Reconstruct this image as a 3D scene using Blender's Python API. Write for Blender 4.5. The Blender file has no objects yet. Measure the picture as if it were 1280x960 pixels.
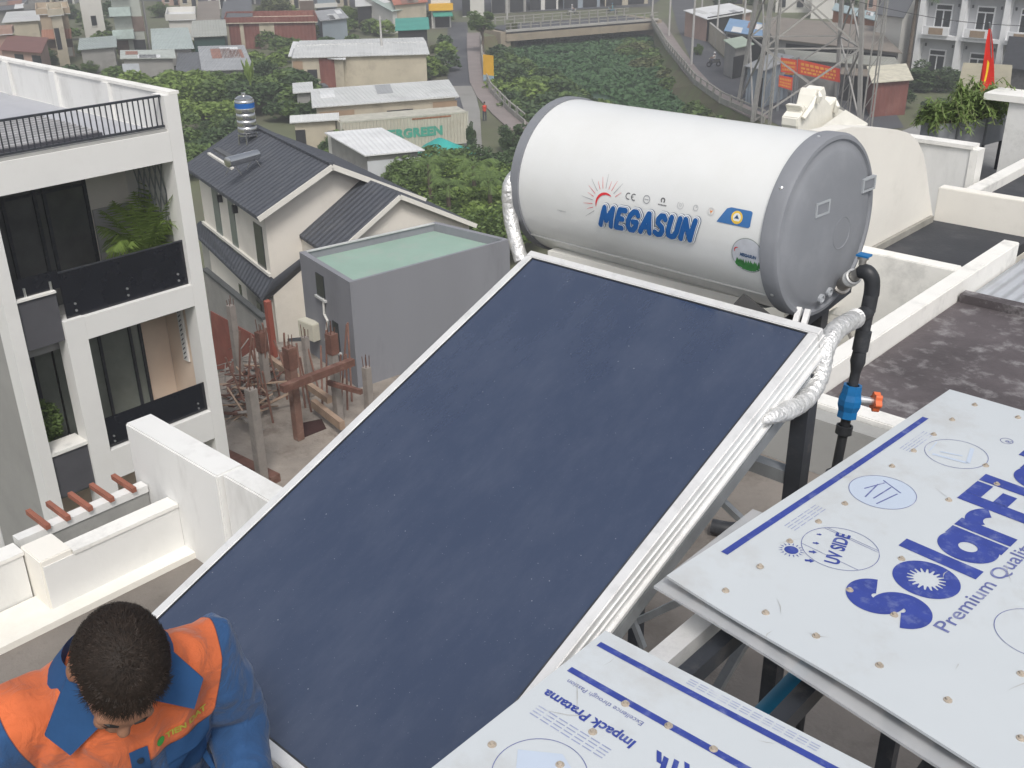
import bpy, bmesh, math, random
from mathutils import Vector, Matrix, noise
random.seed(7)
PI = math.pi
scene = bpy.context.scene
COL = scene.collection

# ------------------------------------------------------------------ camera
F = 1310.16
MR = ((0.0,0.0,0.0),)*3
def _cam():
    P, Rr, AZ = 0.4403150, -0.01339960, -0.742375698
    f = Vector((0, math.cos(P), -math.sin(P))); d = Vector((0, -math.sin(P), -math.cos(P))); x = Vector((1, 0, 0))
    c, s = math.cos(Rr), math.sin(Rr)
    r0 = c * x - s * d; r1 = s * x + c * d
    c, s = math.cos(AZ), math.sin(AZ)
    def w(v): return Vector((c * v.x + s * v.y, -s * v.x + c * v.y, v.z))
    return w(r0), w(r1), w(f)
RX, RD, RF = _cam()
CAM = Vector((0, 0, 19.0))
def ray(x, y): return RX * ((x - 640) / F) + RD * ((y - 480) / F) + RF
def at(x, y, z=0.0):
    d = ray(x, y); return CAM + d * ((z - 19.0) / d.z)
def atX(x, y, X): d = ray(x, y); return CAM + d * (X / d.x)
def atY(x, y, Y): d = ray(x, y); return CAM + d * (Y / d.y)
def dist(p): return (p - CAM).dot(RF)
cd = bpy.data.cameras.new('camera'); cam = bpy.data.objects.new('camera', cd); COL.objects.link(cam)
m = Matrix((RX, -RD, -RF)).transposed().to_4x4(); m.translation = CAM
cam.matrix_world = m
cd.lens = 36.0 * F / 1280; cd.sensor_width = 36.0; cd.clip_start = 0.05; cd.clip_end = 6000
scene.camera = cam

# ------------------------------------------------------------------ light
W = bpy.data.worlds.new('World'); scene.world = W; W.use_nodes = True
nt = W.node_tree; nt.nodes.clear()
sky = nt.nodes.new('ShaderNodeTexSky'); sky.sky_type = 'NISHITA'; sky.sun_disc = False
SUN_EL, SUN_AZ = math.radians(52), math.radians(128)   # azimuth clockwise from +Y
sky.sun_elevation = SUN_EL; sky.sun_rotation = SUN_AZ; sky.dust_density = 4.0; sky.air_density = 1.0; sky.altitude = 0
hs = nt.nodes.new('ShaderNodeHueSaturation'); hs.inputs['Saturation'].default_value = 0.42
# a broken cloud deck: lighter and darker patches on the whole sky
tc = nt.nodes.new('ShaderNodeTexCoord'); cn = nt.nodes.new('ShaderNodeTexNoise'); cn.inputs['Scale'].default_value = 2.2; cn.inputs['Detail'].default_value = 5
cr = nt.nodes.new('ShaderNodeMapRange'); cr.inputs[1].default_value = 0.3; cr.inputs[2].default_value = 0.7; cr.inputs[3].default_value = 0.75; cr.inputs[4].default_value = 1.3
vm = nt.nodes.new('ShaderNodeVectorMath'); vm.operation = 'SCALE'
bg = nt.nodes.new('ShaderNodeBackground'); bg.inputs[1].default_value = 0.10
wo = nt.nodes.new('ShaderNodeOutputWorld')
nt.links.new(sky.outputs[0], hs.inputs['Color']); nt.links.new(tc.outputs['Generated'], cn.inputs['Vector'])
nt.links.new(cn.outputs[0], cr.inputs[0]); nt.links.new(hs.outputs[0], vm.inputs[0]); nt.links.new(cr.outputs[0], vm.inputs['Scale'])
nt.links.new(vm.outputs[0], bg.inputs[0]); nt.links.new(bg.outputs[0], wo.inputs[0])
sl = bpy.data.lights.new('sun', 'SUN'); sl.energy = 1.3; sl.angle = math.radians(14); sl.color = (1, 0.965, 0.92)
so = bpy.data.objects.new('sun', sl); COL.objects.link(so)
sd = Vector((math.sin(SUN_AZ) * math.cos(SUN_EL), math.cos(SUN_AZ) * math.cos(SUN_EL), math.sin(SUN_EL)))
so.rotation_euler = sd.to_track_quat('Z', 'Y').to_euler(); so.location = (0, 0, 60)
vs = scene.view_settings; vs.view_transform = 'Standard'; vs.look = 'None'; vs.exposure = 0.6; vs.gamma = 1; vs.use_curve_mapping = False
scene.cycles.max_bounces = 6; scene.cycles.diffuse_bounces = 3; scene.cycles.glossy_bounces = 3; scene.cycles.transparent_max_bounces = 12

# ------------------------------------------------------------------ materials
_M = {}
def mat(name, col=(.5, .5, .5), rough=.8, var=.18, scale=1.5, bump=0.0, bscale=30, metal=0.0, col2=None, leaf=False,
        bands=None, bdepth=.25, bsize=.02, stain=None, spec=.4, coat=0.0, alpha=1.0, trans=0.0, vscale=1.0, emit=None):
    """procedural surface: colour broken up by noise, optional bands (ribs, courses), stains and bump"""
    if name in _M: return _M[name]
    M = bpy.data.materials.new(name); M.use_nodes = True; n = M.node_tree.nodes; L = M.node_tree.links
    p = n['Principled BSDF']; p.inputs['Roughness'].default_value = rough; p.inputs['Metallic'].default_value = metal
    p.inputs['Specular IOR Level'].default_value = spec; p.inputs['Coat Weight'].default_value = coat
    p.inputs['Alpha'].default_value = alpha; p.inputs['Transmission Weight'].default_value = trans
    tc = n.new('ShaderNodeTexCoord'); mp = n.new('ShaderNodeMapping'); mp.inputs['Scale'].default_value = (1, 1, vscale)
    L.new(tc.outputs['Object'], mp.inputs[0])
    no = n.new('ShaderNodeTexNoise'); no.inputs['Scale'].default_value = scale; no.inputs['Detail'].default_value = 6; no.inputs['Roughness'].default_value = .62
    L.new(mp.outputs[0], no.inputs['Vector'])
    a = tuple(c * (1 - var) for c in col); b = tuple(min(1, c * (1 + var)) for c in (col2 or col))
    mx = n.new('ShaderNodeMix'); mx.data_type = 'RGBA'; mx.inputs[6].default_value = (*a, 1); mx.inputs[7].default_value = (*b, 1)
    rg = n.new('ShaderNodeMapRange'); rg.inputs[1].default_value = .3; rg.inputs[2].default_value = .7
    L.new(no.outputs[0], rg.inputs[0])
    if leaf:
        ge = n.new('ShaderNodeNewGeometry'); ma = n.new('ShaderNodeMath'); ma.operation = 'MULTIPLY_ADD'; ma.inputs[1].default_value = .6
        mb_ = n.new('ShaderNodeMath'); mb_.operation = 'MULTIPLY'; mb_.inputs[1].default_value = .45
        L.new(rg.outputs[0], mb_.inputs[0]); L.new(ge.outputs['Random Per Island'], ma.inputs[0]); L.new(mb_.outputs[0], ma.inputs[2]); L.new(ma.outputs[0], mx.inputs[0])
    else: L.new(rg.outputs[0], mx.inputs[0])
    last = mx.outputs[2]
    if stain:
        sc, scl, amt = stain[:3]
        s2 = n.new('ShaderNodeTexNoise'); s2.inputs['Scale'].default_value = scl; s2.inputs['Detail'].default_value = 8; s2.inputs['Roughness'].default_value = .7
        L.new(mp.outputs[0], s2.inputs['Vector']); r2 = n.new('ShaderNodeMapRange'); r2.inputs[1].default_value = .52; r2.inputs[2].default_value = .68; r2.inputs[4].default_value = amt
        L.new(s2.outputs[0], r2.inputs[0]); m2 = n.new('ShaderNodeMix'); m2.data_type = 'RGBA'; m2.inputs[7].default_value = (*sc, 1)
        L.new(r2.outputs[0], m2.inputs[0]); L.new(last, m2.inputs[6]); last = m2.outputs[2]
    L.new(last, p.inputs['Base Color'])
    if emit: p.inputs['Emission Strength'].default_value = 0
    h = None
    if bands:                                     # ribs: (axis, period in metres, depth)
        ax_, per, dep = bands
        sx = n.new('ShaderNodeSeparateXYZ'); L.new(tc.outputs['Object'], sx.inputs[0])
        mu = n.new('ShaderNodeMath'); mu.operation = 'MULTIPLY'; mu.inputs[1].default_value = 2 * PI / per; L.new(sx.outputs[ax_], mu.inputs[0])
        si = n.new('ShaderNodeMath'); si.operation = 'SINE'; L.new(mu.outputs[0], si.inputs[0]); h = si.outputs[0]
        bp = n.new('ShaderNodeBump'); bp.inputs['Strength'].default_value = 1; bp.inputs['Distance'].default_value = dep; L.new(h, bp.inputs['Height']); L.new(bp.outputs[0], p.inputs['Normal'])
    if bump:
        n2 = n.new('ShaderNodeTexNoise'); n2.inputs['Scale'].default_value = bscale; n2.inputs['Detail'].default_value = 5; L.new(tc.outputs['Object'], n2.inputs['Vector'])
        b2 = n.new('ShaderNodeBump'); b2.inputs['Strength'].default_value = bump; b2.inputs['Distance'].default_value = bsize; L.new(n2.outputs[0], b2.inputs['Height'])
        if bands: L.new(bp.outputs[0], b2.inputs['Normal'])
        L.new(b2.outputs[0], p.inputs['Normal'])
    if leaf:
        p.inputs['Subsurface Weight'].default_value = 0
        p.inputs['Roughness'].default_value = .6
        tr = n.new('ShaderNodeBsdfTranslucent'); ms = n.new('ShaderNodeMixShader'); ms.inputs[0].default_value = .3
        L.new(last, tr.inputs[0]); L.new(p.outputs[0], ms.inputs[1]); L.new(tr.outputs[0], ms.inputs[2]); L.new(ms.outputs[0], n['Material Output'].inputs[0])
    _M[name] = M
    return M

# ------------------------------------------------------------------ mesh building
class MB:
    def __init__(s): s.v = []; s.f = []; s.mi = []
    def add(s, vs, fs, mi=0):
        o = len(s.v); s.v += [Vector(v) for v in vs]; s.f += [tuple(i + o for i in f) for f in fs]; s.mi += [mi] * len(fs); return s
    def box(s, x0, y0, z0, x1, y1, z1, mi=0):
        return s.add([(x0, y0, z0), (x1, y0, z0), (x1, y1, z0), (x0, y1, z0), (x0, y0, z1), (x1, y0, z1), (x1, y1, z1), (x0, y1, z1)],
                     [(3, 2, 1, 0), (4, 5, 6, 7), (0, 1, 5, 4), (1, 2, 6, 5), (2, 3, 7, 6), (3, 0, 4, 7)], mi)
    def hexa(s, p8, mi=0):
        return s.add(p8, [(3, 2, 1, 0), (4, 5, 6, 7), (0, 1, 5, 4), (1, 2, 6, 5), (2, 3, 7, 6), (3, 0, 4, 7)], mi)
    def prism(s, poly, z0, z1, mi=0):
        n = len(poly); lo = [(p[0], p[1], z0) for p in poly]; hi = [(p[0], p[1], z1) for p in poly]
        return s.add(lo + hi, [tuple(range(n - 1, -1, -1)), tuple(range(n, 2 * n))] + [(i, (i + 1) % n, n + (i + 1) % n, n + i) for i in range(n)], mi)
    def slab(s, top, t, mi=0):          # top: 3-D polygon, thickness t straight down
        n = len(top); hi = [Vector(p) for p in top]; lo = [p - Vector((0, 0, t)) for p in hi]
        return s.add(lo + hi, [tuple(range(n - 1, -1, -1)), tuple(range(n, 2 * n))] + [(i, (i + 1) % n, n + (i + 1) % n, n + i) for i in range(n)], mi)
    def bar(s, a, b, w, h=None, mi=0):
        a = Vector(a); b = Vector(b); h = h or w; d = (b - a).normalized()
        up = Vector((0, 0, 1)) if abs(d.z) < .95 else Vector((1, 0, 0))
        x = d.cross(up).normalized() * (w / 2); y = x.cross(d).normalized() * (h / 2)
        return s.hexa([a - x - y, a + x - y, b + x - y, b - x - y, a - x + y, a + x + y, b + x + y, b - x + y], mi)
    def tube(s, pts, r, n=10, mi=0, cap=True):
        pts = [Vector(p) for p in pts]; rs = r if isinstance(r, (list, tuple)) else [r] * len(pts)
        V = []; pv = None
        for i, p in enumerate(pts):
            d = (pts[min(i + 1, len(pts) - 1)] - pts[max(i - 1, 0)]).normalized()
            if pv is None: up = Vector((0, 0, 1)) if abs(d.z) < .9 else Vector((1, 0, 0)); x = d.cross(up).normalized()
            else: x = (pv - d * pv.dot(d)).normalized()
            pv = x; y = d.cross(x)
            V += [p + (x * math.cos(2 * PI * k / n) + y * math.sin(2 * PI * k / n)) * rs[i] for k in range(n)]
        Fs = [(i * n + k, i * n + (k + 1) % n, (i + 1) * n + (k + 1) % n, (i + 1) * n + k) for i in range(len(pts) - 1) for k in range(n)]
        if cap: Fs += [tuple(range(n - 1, -1, -1)), tuple((len(pts) - 1) * n + k for k in range(n))]
        return s.add(V, Fs, mi)
    def lathe(s, org, ax_, prof, n=32, mi=0):   # prof: (along, radius)
        org = Vector(org); d = Vector(ax_).normalized(); up = Vector((0, 0, 1)) if abs(d.z) < .9 else Vector((1, 0, 0))
        x = d.cross(up).normalized(); y = d.cross(x); V = []
        for (a, r) in prof: V += [org + d * a + (x * math.cos(2 * PI * k / n) + y * math.sin(2 * PI * k / n)) * max(r, 1e-4) for k in range(n)]
        return s.add(V, [(i * n + k, i * n + (k + 1) % n, (i + 1) * n + (k + 1) % n, (i + 1) * n + k) for i in range(len(prof) - 1) for k in range(n)], mi)
    def ell(s, c, r, R=None, nu=20, nv=12, mi=0):
        c = Vector(c); V = []; R = R or Matrix.Identity(3)
        for j in range(nv + 1):
            t = PI * j / nv
            for i in range(nu):
                a = 2 * PI * i / nu
                V.append(c + R @ Vector((r[0] * math.sin(t) * math.cos(a), r[1] * math.sin(t) * math.sin(a), r[2] * math.cos(t))))
        return s.add(V, [(j * nu + i, (j + 1) * nu + i, (j + 1) * nu + (i + 1) % nu, j * nu + (i + 1) % nu) for j in range(nv) for i in range(nu)], mi)

ORG = {}
def world_to(o, v):
    loc, rz = ORG[o]; v = Vector(v) - loc; c, s = math.cos(-rz), math.sin(-rz)
    return Vector((c * v.x - s * v.y, s * v.x + c * v.y, v.z))
def thing(name, label, cat, loc=(0, 0, 0), rz=0.0, group=None):
    o = bpy.data.objects.new(name, None); COL.objects.link(o); o.location = loc; o.rotation_euler = (0, 0, rz); o.empty_display_size = .2
    ORG[o] = (Vector(loc), rz); o['label'] = label; o['category'] = cat
    if group: o['group'] = group
    return o
def link_mesh(name, me, parent=None, org=None):
    o = bpy.data.objects.new(name, me); COL.objects.link(o)
    if parent: o.parent = parent; ORG[o] = ORG[parent]
    elif org: o.location = org[0]; o.rotation_euler = (0, 0, org[1]); ORG[o] = (Vector(org[0]), org[1])
    else: ORG[o] = (Vector((0, 0, 0)), 0.0)
    return o
def obj(name, mb, m, parent=None, local=False, smooth=False, org=None, bevel=0.0, label=None, autosmooth=None):
    """links what the builder holds as ONE mesh object; coordinates are world unless local"""
    me = bpy.data.meshes.new(name)
    o = link_mesh(name, me, parent, org)
    vs_ = mb.v if (local or (not parent and not org)) else [world_to(o, v) for v in mb.v]
    me.from_pydata([tuple(v) for v in vs_], [], mb.f)
    for x in (m if isinstance(m, (list, tuple)) else [m]): me.materials.append(x)
    if any(mb.mi): me.polygons.foreach_set('material_index', mb.mi)
    bm = bmesh.new(); bm.from_mesh(me)
    if bevel:
        bmesh.ops.bevel(bm, geom=[e for e in bm.edges if len(e.link_faces) == 2 and e.calc_face_angle(0) > .5], offset=bevel, segments=2, affect='EDGES', clamp_overlap=True)
    if len(bm.faces) < 4000: bmesh.ops.recalc_face_normals(bm, faces=bm.faces)
    if smooth:
        for f in bm.faces: f.smooth = True
        for e in bm.edges:
            if len(e.link_faces) == 2 and e.calc_face_angle(0) > .7: e.smooth = False
    bm.to_mesh(me); bm.free(); me.update()
    if label: o['label'] = label
    return o
def tag(o, label=None, cat=None, group=None, kind=None):
    if label: o['label'] = label
    if cat: o['category'] = cat
    if group: o['group'] = group
    if kind: o['kind'] = kind
    return o
def copy_tree(o, parent=None):
    c = o.copy(); COL.objects.link(c); c.parent = parent
    for ch in list(o.children): copy_tree(ch, c)
    return c
def text_mb(txt, size, offset=0.0, shear=0.0, spacing=1.0, xs=1.0, align='LEFT', res=6):
    cu = bpy.data.curves.new('t', 'FONT'); cu.body = txt; cu.size = size; cu.offset = offset; cu.shear = shear; cu.space_character = spacing
    cu.align_x = align; cu.resolution_u = res; cu.fill_mode = 'BOTH'
    o = bpy.data.objects.new('t', cu); COL.objects.link(o); dg = bpy.context.evaluated_depsgraph_get(); dg.update()
    me = bpy.data.meshes.new_from_object(o.evaluated_get(dg))
    mb = MB(); mb.add([(v.co.x * xs, v.co.y, 0) for v in me.vertices], [tuple(p.vertices) for p in me.polygons])
    bpy.data.objects.remove(o); bpy.data.curves.remove(cu); bpy.data.meshes.remove(me)
    return mb
def place_flat(mb, org, ex, ey):        # lays a flat builder on the plane org + x*ex + y*ey
    org, ex, ey = Vector(org), Vector(ex), Vector(ey); mb.v = [org + ex * v.x + ey * v.y + ex.cross(ey) * v.z for v in mb.v]; return mb
def ring(mb, c, r0, r1, ex, ey, n=48, a0=0, a1=360, ky=1.0):
    c, ex, ey = Vector(c), Vector(ex), Vector(ey); V = []
    for k in range(n + 1):
        a = math.radians(a0 + (a1 - a0) * k / n)
        for r in (r0, r1): V.append(c + ex * (r * math.cos(a)) + ey * (r * ky * math.sin(a)))
    return mb.add(V, [(2 * k, 2 * k + 1, 2 * k + 3, 2 * k + 2) for k in range(n)])
def disc(mb, c, r, ex, ey, n=32, ky=1.0):
    c, ex, ey = Vector(c), Vector(ex), Vector(ey)
    return mb.add([c + ex * (r * math.cos(2 * PI * k / n)) + ey * (r * ky * math.sin(2 * PI * k / n)) for k in range(n)], [tuple(range(n))])
# ================================================================== common materials
WHITE = mat('white_wall', (.74, .74, .72), .85, .05, .8, .15, 20, stain=((.47, .465, .44), 2.2, .45), bsize=.01, vscale=.3)
CREAM = mat('cream_wall', (.80, .775, .71), .85, .06, .6, .1, 20, stain=((.5, .48, .42), .8, .3), bsize=.01)
COPING = mat('white_coping', (.8, .79, .75), .8, .06, 1.6, .2, 25, stain=((.42, .42, .40), 2.0, .5), bsize=.01)
CONC = mat('grey_concrete', (.27, .255, .235), .92, .22, 1.1, .4, 40, stain=((.12, .11, .10), 2.2, .6), bsize=.01)
PLASTER = mat('grey_plaster', (.36, .36, .345), .9, .1, .8, .2, 20, stain=((.22, .22, .21), .9, .5), bsize=.01)
ALU = mat('aluminium', (.80, .80, .79), .42, .06, 8, .05, 60, metal=.35, stain=((.5, .5, .5), 14, .4), bsize=.003)
STEEL = mat('galvanised_steel', (.36, .38, .40), .5, .15, 12, .1, 60, metal=.6, bsize=.003)
DSTEEL = mat('dark_painted_steel', (.045, .05, .06), .5, .2, 8, .1, 60, metal=.2, stain=((.16, .15, .14), 10, .4), bsize=.003)
BLACKP = mat('black_plastic', (.03, .032, .036), .45, .2, 12, .05, 60, stain=((.12, .12, .12), 12, .35), bsize=.003)

# ================================================================== solar water heater
TILT = 0.386818
TLc = Vector((-2.406, 2.742, 17.787))
UX = Vector((1, 0, 0)); UD = Vector((0, -math.cos(TILT), -math.sin(TILT))); UN = Vector((0, -math.sin(TILT), math.cos(TILT)))
def CL(x, y, n): return TLc + UX * x + UD * y + UN * n
CWd, CLn = 1.10, 1.83
swh = thing('solar_water_heater', 'solar water heater with a big white horizontal tank above a sloping dark blue collector panel', 'water heater', (-1.85, 2.0, 15.2))
def cbox(x0, y0, n0, x1, y1, n1, mb=None):
    mb = mb or MB()
    return mb.hexa([CL(x0, y0, n0), CL(x1, y0, n0), CL(x1, y1, n0), CL(x0, y1, n0), CL(x0, y0, n1), CL(x1, y0, n1), CL(x1, y1, n1), CL(x0, y1, n1)])
glassM = bpy.data.materials.new('collector_glass'); glassM.use_nodes = True
def _glass():
    n = glassM.node_tree.nodes; L = glassM.node_tree.links; p = n['Principled BSDF']
    tc = n.new('ShaderNodeTexCoord'); n1 = n.new('ShaderNodeTexNoise'); n1.inputs['Scale'].default_value = 2.5; n1.inputs['Detail'].default_value = 6
    mp = n.new('ShaderNodeMapping'); mp.inputs['Rotation'].default_value = (0, 0, .1); mp.inputs['Scale'].default_value = (1, .22, 1)
    L.new(tc.outputs['Object'], mp.inputs[0]); L.new(mp.outputs[0], n1.inputs['Vector'])
    mx = n.new('ShaderNodeMix'); mx.data_type = 'RGBA'; mx.inputs[6].default_value = (.030, .043, .082, 1); mx.inputs[7].default_value = (.036, .051, .093, 1); L.new(n1.outputs[0], mx.inputs[0])
    # streaky dust film
    n2 = n.new('ShaderNodeTexNoise'); n2.inputs['Scale'].default_value = 6; n2.inputs['Detail'].default_value = 10; n2.inputs['Roughness'].default_value = .75; L.new(mp.outputs[0], n2.inputs['Vector'])
    r2 = n.new('ShaderNodeMapRange'); r2.inputs[1].default_value = .42; r2.inputs[2].default_value = .85; r2.inputs[4].default_value = .08; L.new(n2.outputs[0], r2.inputs[0])
    m2 = n.new('ShaderNodeMix'); m2.data_type = 'RGBA'; m2.inputs[7].default_value = (.42, .42, .46, 1); L.new(r2.outputs[0], m2.inputs[0]); L.new(mx.outputs[2], m2.inputs[6])
    last = m2.outputs[2]
    # specks of dried dust, two sizes
    for sc, th, br in ((34, .07, .5), (80, .09, .38), (17, .035, .65), (170, .12, .22)):
        v = n.new('ShaderNodeTexVoronoi'); v.inputs['Scale'].default_value = sc; v.inputs['Randomness'].default_value = 1; L.new(tc.outputs['Object'], v.inputs['Vector'])
        wn = n.new('ShaderNodeTexWhiteNoise'); L.new(v.outputs['Color'], wn.inputs['Vector'])
        mt = n.new('ShaderNodeMath'); mt.operation = 'MULTIPLY_ADD'; mt.inputs[1].default_value = th * 1.7; mt.inputs[2].default_value = -th * .7; L.new(wn.outputs['Value'], mt.inputs[0])
        lt = n.new('ShaderNodeMath'); lt.operation = 'LESS_THAN'; L.new(v.outputs['Distance'], lt.inputs[0]); L.new(mt.outputs[0], lt.inputs[1])
        k = n.new('ShaderNodeMath'); k.operation = 'MULTIPLY'; k.inputs[1].default_value = br; L.new(lt.outputs[0], k.inputs[0])
        m3 = n.new('ShaderNodeMix'); m3.data_type = 'RGBA'; m3.inputs[7].default_value = (.5, .5, .5, 1); L.new(k.outputs[0], m3.inputs[0]); L.new(last, m3.inputs[6]); last = m3.outputs[2]
    L.new(last, p.inputs['Base Color']); p.inputs['Roughness'].default_value = .16; p.inputs['IOR'].default_value = 1.75; p.inputs['Specular IOR Level'].default_value = .5; p.inputs['Coat Weight'].default_value = 1.0; p.inputs['Coat Roughness'].default_value = .06; p.inputs['Coat Tint'].default_value = (.9, .95, 1, 1)
    rr = n.new('ShaderNodeMapRange'); rr.inputs[3].default_value = .10; rr.inputs[4].default_value = .26; L.new(n2.outputs[0], rr.inputs[0]); L.new(rr.outputs[0], p.inputs['Roughness'])
_glass()
obj('collector_glass', cbox(0, 0, -.02, CWd, CLn, 0), glassM, swh)
fr = MB(); w = .032
for (x0, y0, x1, y1) in ((-w, -w, CWd + w, 0), (-w, CLn, CWd + w, CLn + w), (-w, 0, 0, CLn), (CWd, 0, CWd + w, CLn)): cbox(x0, y0, -.085, x1, y1, .006, fr)
frame = obj('collector_frame', fr, ALU, swh, bevel=.003)
rb = MB()
for n0, n1, e in ((-.028, -.020, .004), (-.055, -.047, .004), (-.085, -.075, .010)):
    cbox(CWd + w, -w, n0, CWd + w + e, CLn + w, n1, rb); cbox(-w - e, -w, n0, -w, CLn + w, n1, rb)
obj('frame_rib', rb, ALU, frame)
gk = MB()
for (x0, y0, x1, y1) in ((0, 0, CWd, .005), (0, CLn - .005, CWd, CLn), (0, .005, .005, CLn - .005), (CWd - .005, .005, CWd, CLn - .005)): cbox(x0, y0, 0, x1, y1, .003, gk)
obj('gasket', gk, BLACKP, frame)
obj('back_sheet', cbox(0, 0, -.08, CWd, CLn, -.074), STEEL, swh)

# tank -------------------------------------------------------------
TR_ = Vector((-1.462, 3.107, 18.001)); TLen, TRad, TYaw, TRl = 1.151, .30, -.05, .017
TAX = Vector((math.cos(TYaw) * math.cos(TRl), math.sin(TYaw) * math.cos(TRl), math.sin(TRl)))
TH = TAX.cross(Vector((0, 0, 1))).normalized(); TV = TH.cross(TAX); TC0 = TR_ - TAX * TLen
def TK(s, th, r=TRad): t = math.radians(th); return TC0 + TAX * s + (TH * math.cos(t) + TV * math.sin(t)) * r
def TCAP(h, v, off=0.0): return TR_ + TH * h + TV * v + TAX * off
tankM = mat('white_enamel', (.72, .73, .72), .32, .02, 3, .02, 8, coat=.25, spec=.5, stain=((.62, .62, .58), 1.6, .25), bsize=.01)
capM = mat('grey_plastic_cap', (.215, .225, .245), .68, .06, 5, .05, 60, stain=((.27, .28, .3), 5, .35), bsize=.002)
b = MB(); b.lathe(TC0, TAX, [(.03, .2), (.03, TRad - .008), (TLen - .045, TRad - .008), (TLen - .045, .2)], 96)
tank = obj('storage_tank', b, tankM, swh, smooth=True)
sm_ = MB(); pts = [TK(s, -39, TRad - .006) for s in (.04, TLen - .05)]; sm_.bar(pts[0], pts[1], .004, .004); obj('seam', sm_, mat('seam_grey', (.6, .6, .58)), tank)
b = MB(); b.lathe(TR_, TAX, [(-.055, TRad - .009), (-.055, TRad), (-.006, TRad + .001), (0.004, TRad - .006), (.006, TRad - .018), (-.001, TRad - .024), (.000, TRad - .034), (.008, TRad - .046), (.014, TRad - .06), (.020, TRad - .12), (.022, .0)], 96)
cap1 = obj('end_cap', b, capM, swh, smooth=True)
b = MB(); b.lathe(TC0, -TAX, [(-.04, TRad - .009), (-.04, TRad), (0, TRad), (.012, TRad - .03), (.02, 0)], 96)
obj('end_cap', b, capM, swh, smooth=True)
lgrey = mat('light_grey_recess', (.36, .38, .40), .5, .05)
for (h, v, yawn) in ((.073, .081, 0), (-.218, .103, 0)):
    g = MB(); hw, hh = .042, .023
    def q(a, b_, o): return TCAP(h + a, v + b_, o)
    for (a0, b0, a1, b1) in ((-hw, hh - .007, hw, hh), (-hw, -hh, hw, -hh + .007), (-hw, -hh + .007, -hw + .008, hh - .007), (hw - .008, -hh + .007, hw, hh - .007)):
        g.hexa([q(a0, b0, .010), q(a1, b0, .010), q(a1, b1, .010), q(a0, b1, .010), q(a0, b0, .0235), q(a1, b0, .0235), q(a1, b1, .0235), q(a0, b1, .0235)])
    hd = obj('handle_recess', g, lgrey, cap1)
    g = MB(); a0, b0, a1, b1 = -hw + .01, -hh + .009, hw - .01, hh - .009
    g.hexa([q(a0, b0, .010), q(a1, b0, .010), q(a1, b1, .010), q(a0, b1, .010), q(a0, b0, .021), q(a1, b0, .021), q(a1, b1, .021), q(a0, b1, .021)]); obj('recess_floor', g, capM, cap1)
b = MB(); b.lathe(TCAP(-.067, -.03, .02), TAX, [(-.002, .056), (.002, .055), (.0022, .052), (.0005, .050), (.0005, 0)], 40); obj('inspection_plug', b, capM, cap1, smooth=True)
b = MB()
for h, v in ((.02, -.235), (-.03, -.225)): b.lathe(TCAP(h, v, .01), TAX, [(0, .016), (.014, .016), (.016, .010), (.01, .009), (.01, 0)], 20)
obj('port_plug', b, lgrey, cap1, smooth=True)
sc_ = mat('bright_screw', (.8, .8, .8), .3, .02, metal=.9)
for th in (35, -35, 80, -62):
    b = MB(); p0 = TK(TLen - .03, th, TRad - .001); d = (p0 - (TC0 + TAX * (TLen - .03))).normalized(); b.lathe(p0, d, [(0, .006), (.003, .006), (.005, .003), (.005, 0)], 12); obj('screw', b, sc_, cap1)
# printing on the tank, wrapped round it
def wrap(mb, s0, th0, lift, ex=1.0, skew=0.0):
    """x runs along the axis (m), y round the shell (m)"""
    bm = bmesh.new(); vs_ = [bm.verts.new(v) for v in mb.v]; bm.verts.ensure_lookup_table()
    for f in mb.f:
        try: bm.faces.new([vs_[i] for i in f])
        except ValueError: pass
    ys = [v.y for v in mb.v]; y = min(ys)
    while y < max(ys):
        bmesh.ops.bisect_plane(bm, geom=bm.verts[:] + bm.edges[:] + bm.faces[:], plane_co=(0, y, 0), plane_no=(0, 1, 0)); y += .012
    bm.verts.ensure_lookup_table(); bm.verts.index_update()
    o = MB(); o.add([TK(s0 + v.co.x, th0 + math.degrees((v.co.y + skew * v.co.x) / TRad), TRad - .008 + lift + v.co.z) for v in bm.verts], [tuple(v.index for v in f.verts) for f in bm.faces]); bm.free(); return o
blueM = mat('logo_blue', (.012, .10, .32), .4, .08, 20); navyM = mat('logo_navy_edge', (.03, .08, .18), .4, .05); wht = mat('logo_white', (.85, .87, .88), .4, .02)
redM = mat('logo_red', (.62, .04, .05), .4, .1); gryM = mat('logo_grey', (.28, .29, .31), .5, .05); grnM = mat('sticker_green', (.05, .22, .06), .5, .3, 30)
def fit(mb, wd, ht):
    xs = [v.x for v in mb.v]; ys = [v.y for v in mb.v]; ax0, ay0 = min(xs), min(ys)
    kx, ky = wd / (max(xs) - ax0), ht / (max(ys) - ay0)
    mb.v = [Vector(((v.x - ax0) * kx, (v.y - ay0) * ky, v.z)) for v in mb.v]; return mb, (ax0, ay0, kx, ky)
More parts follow.
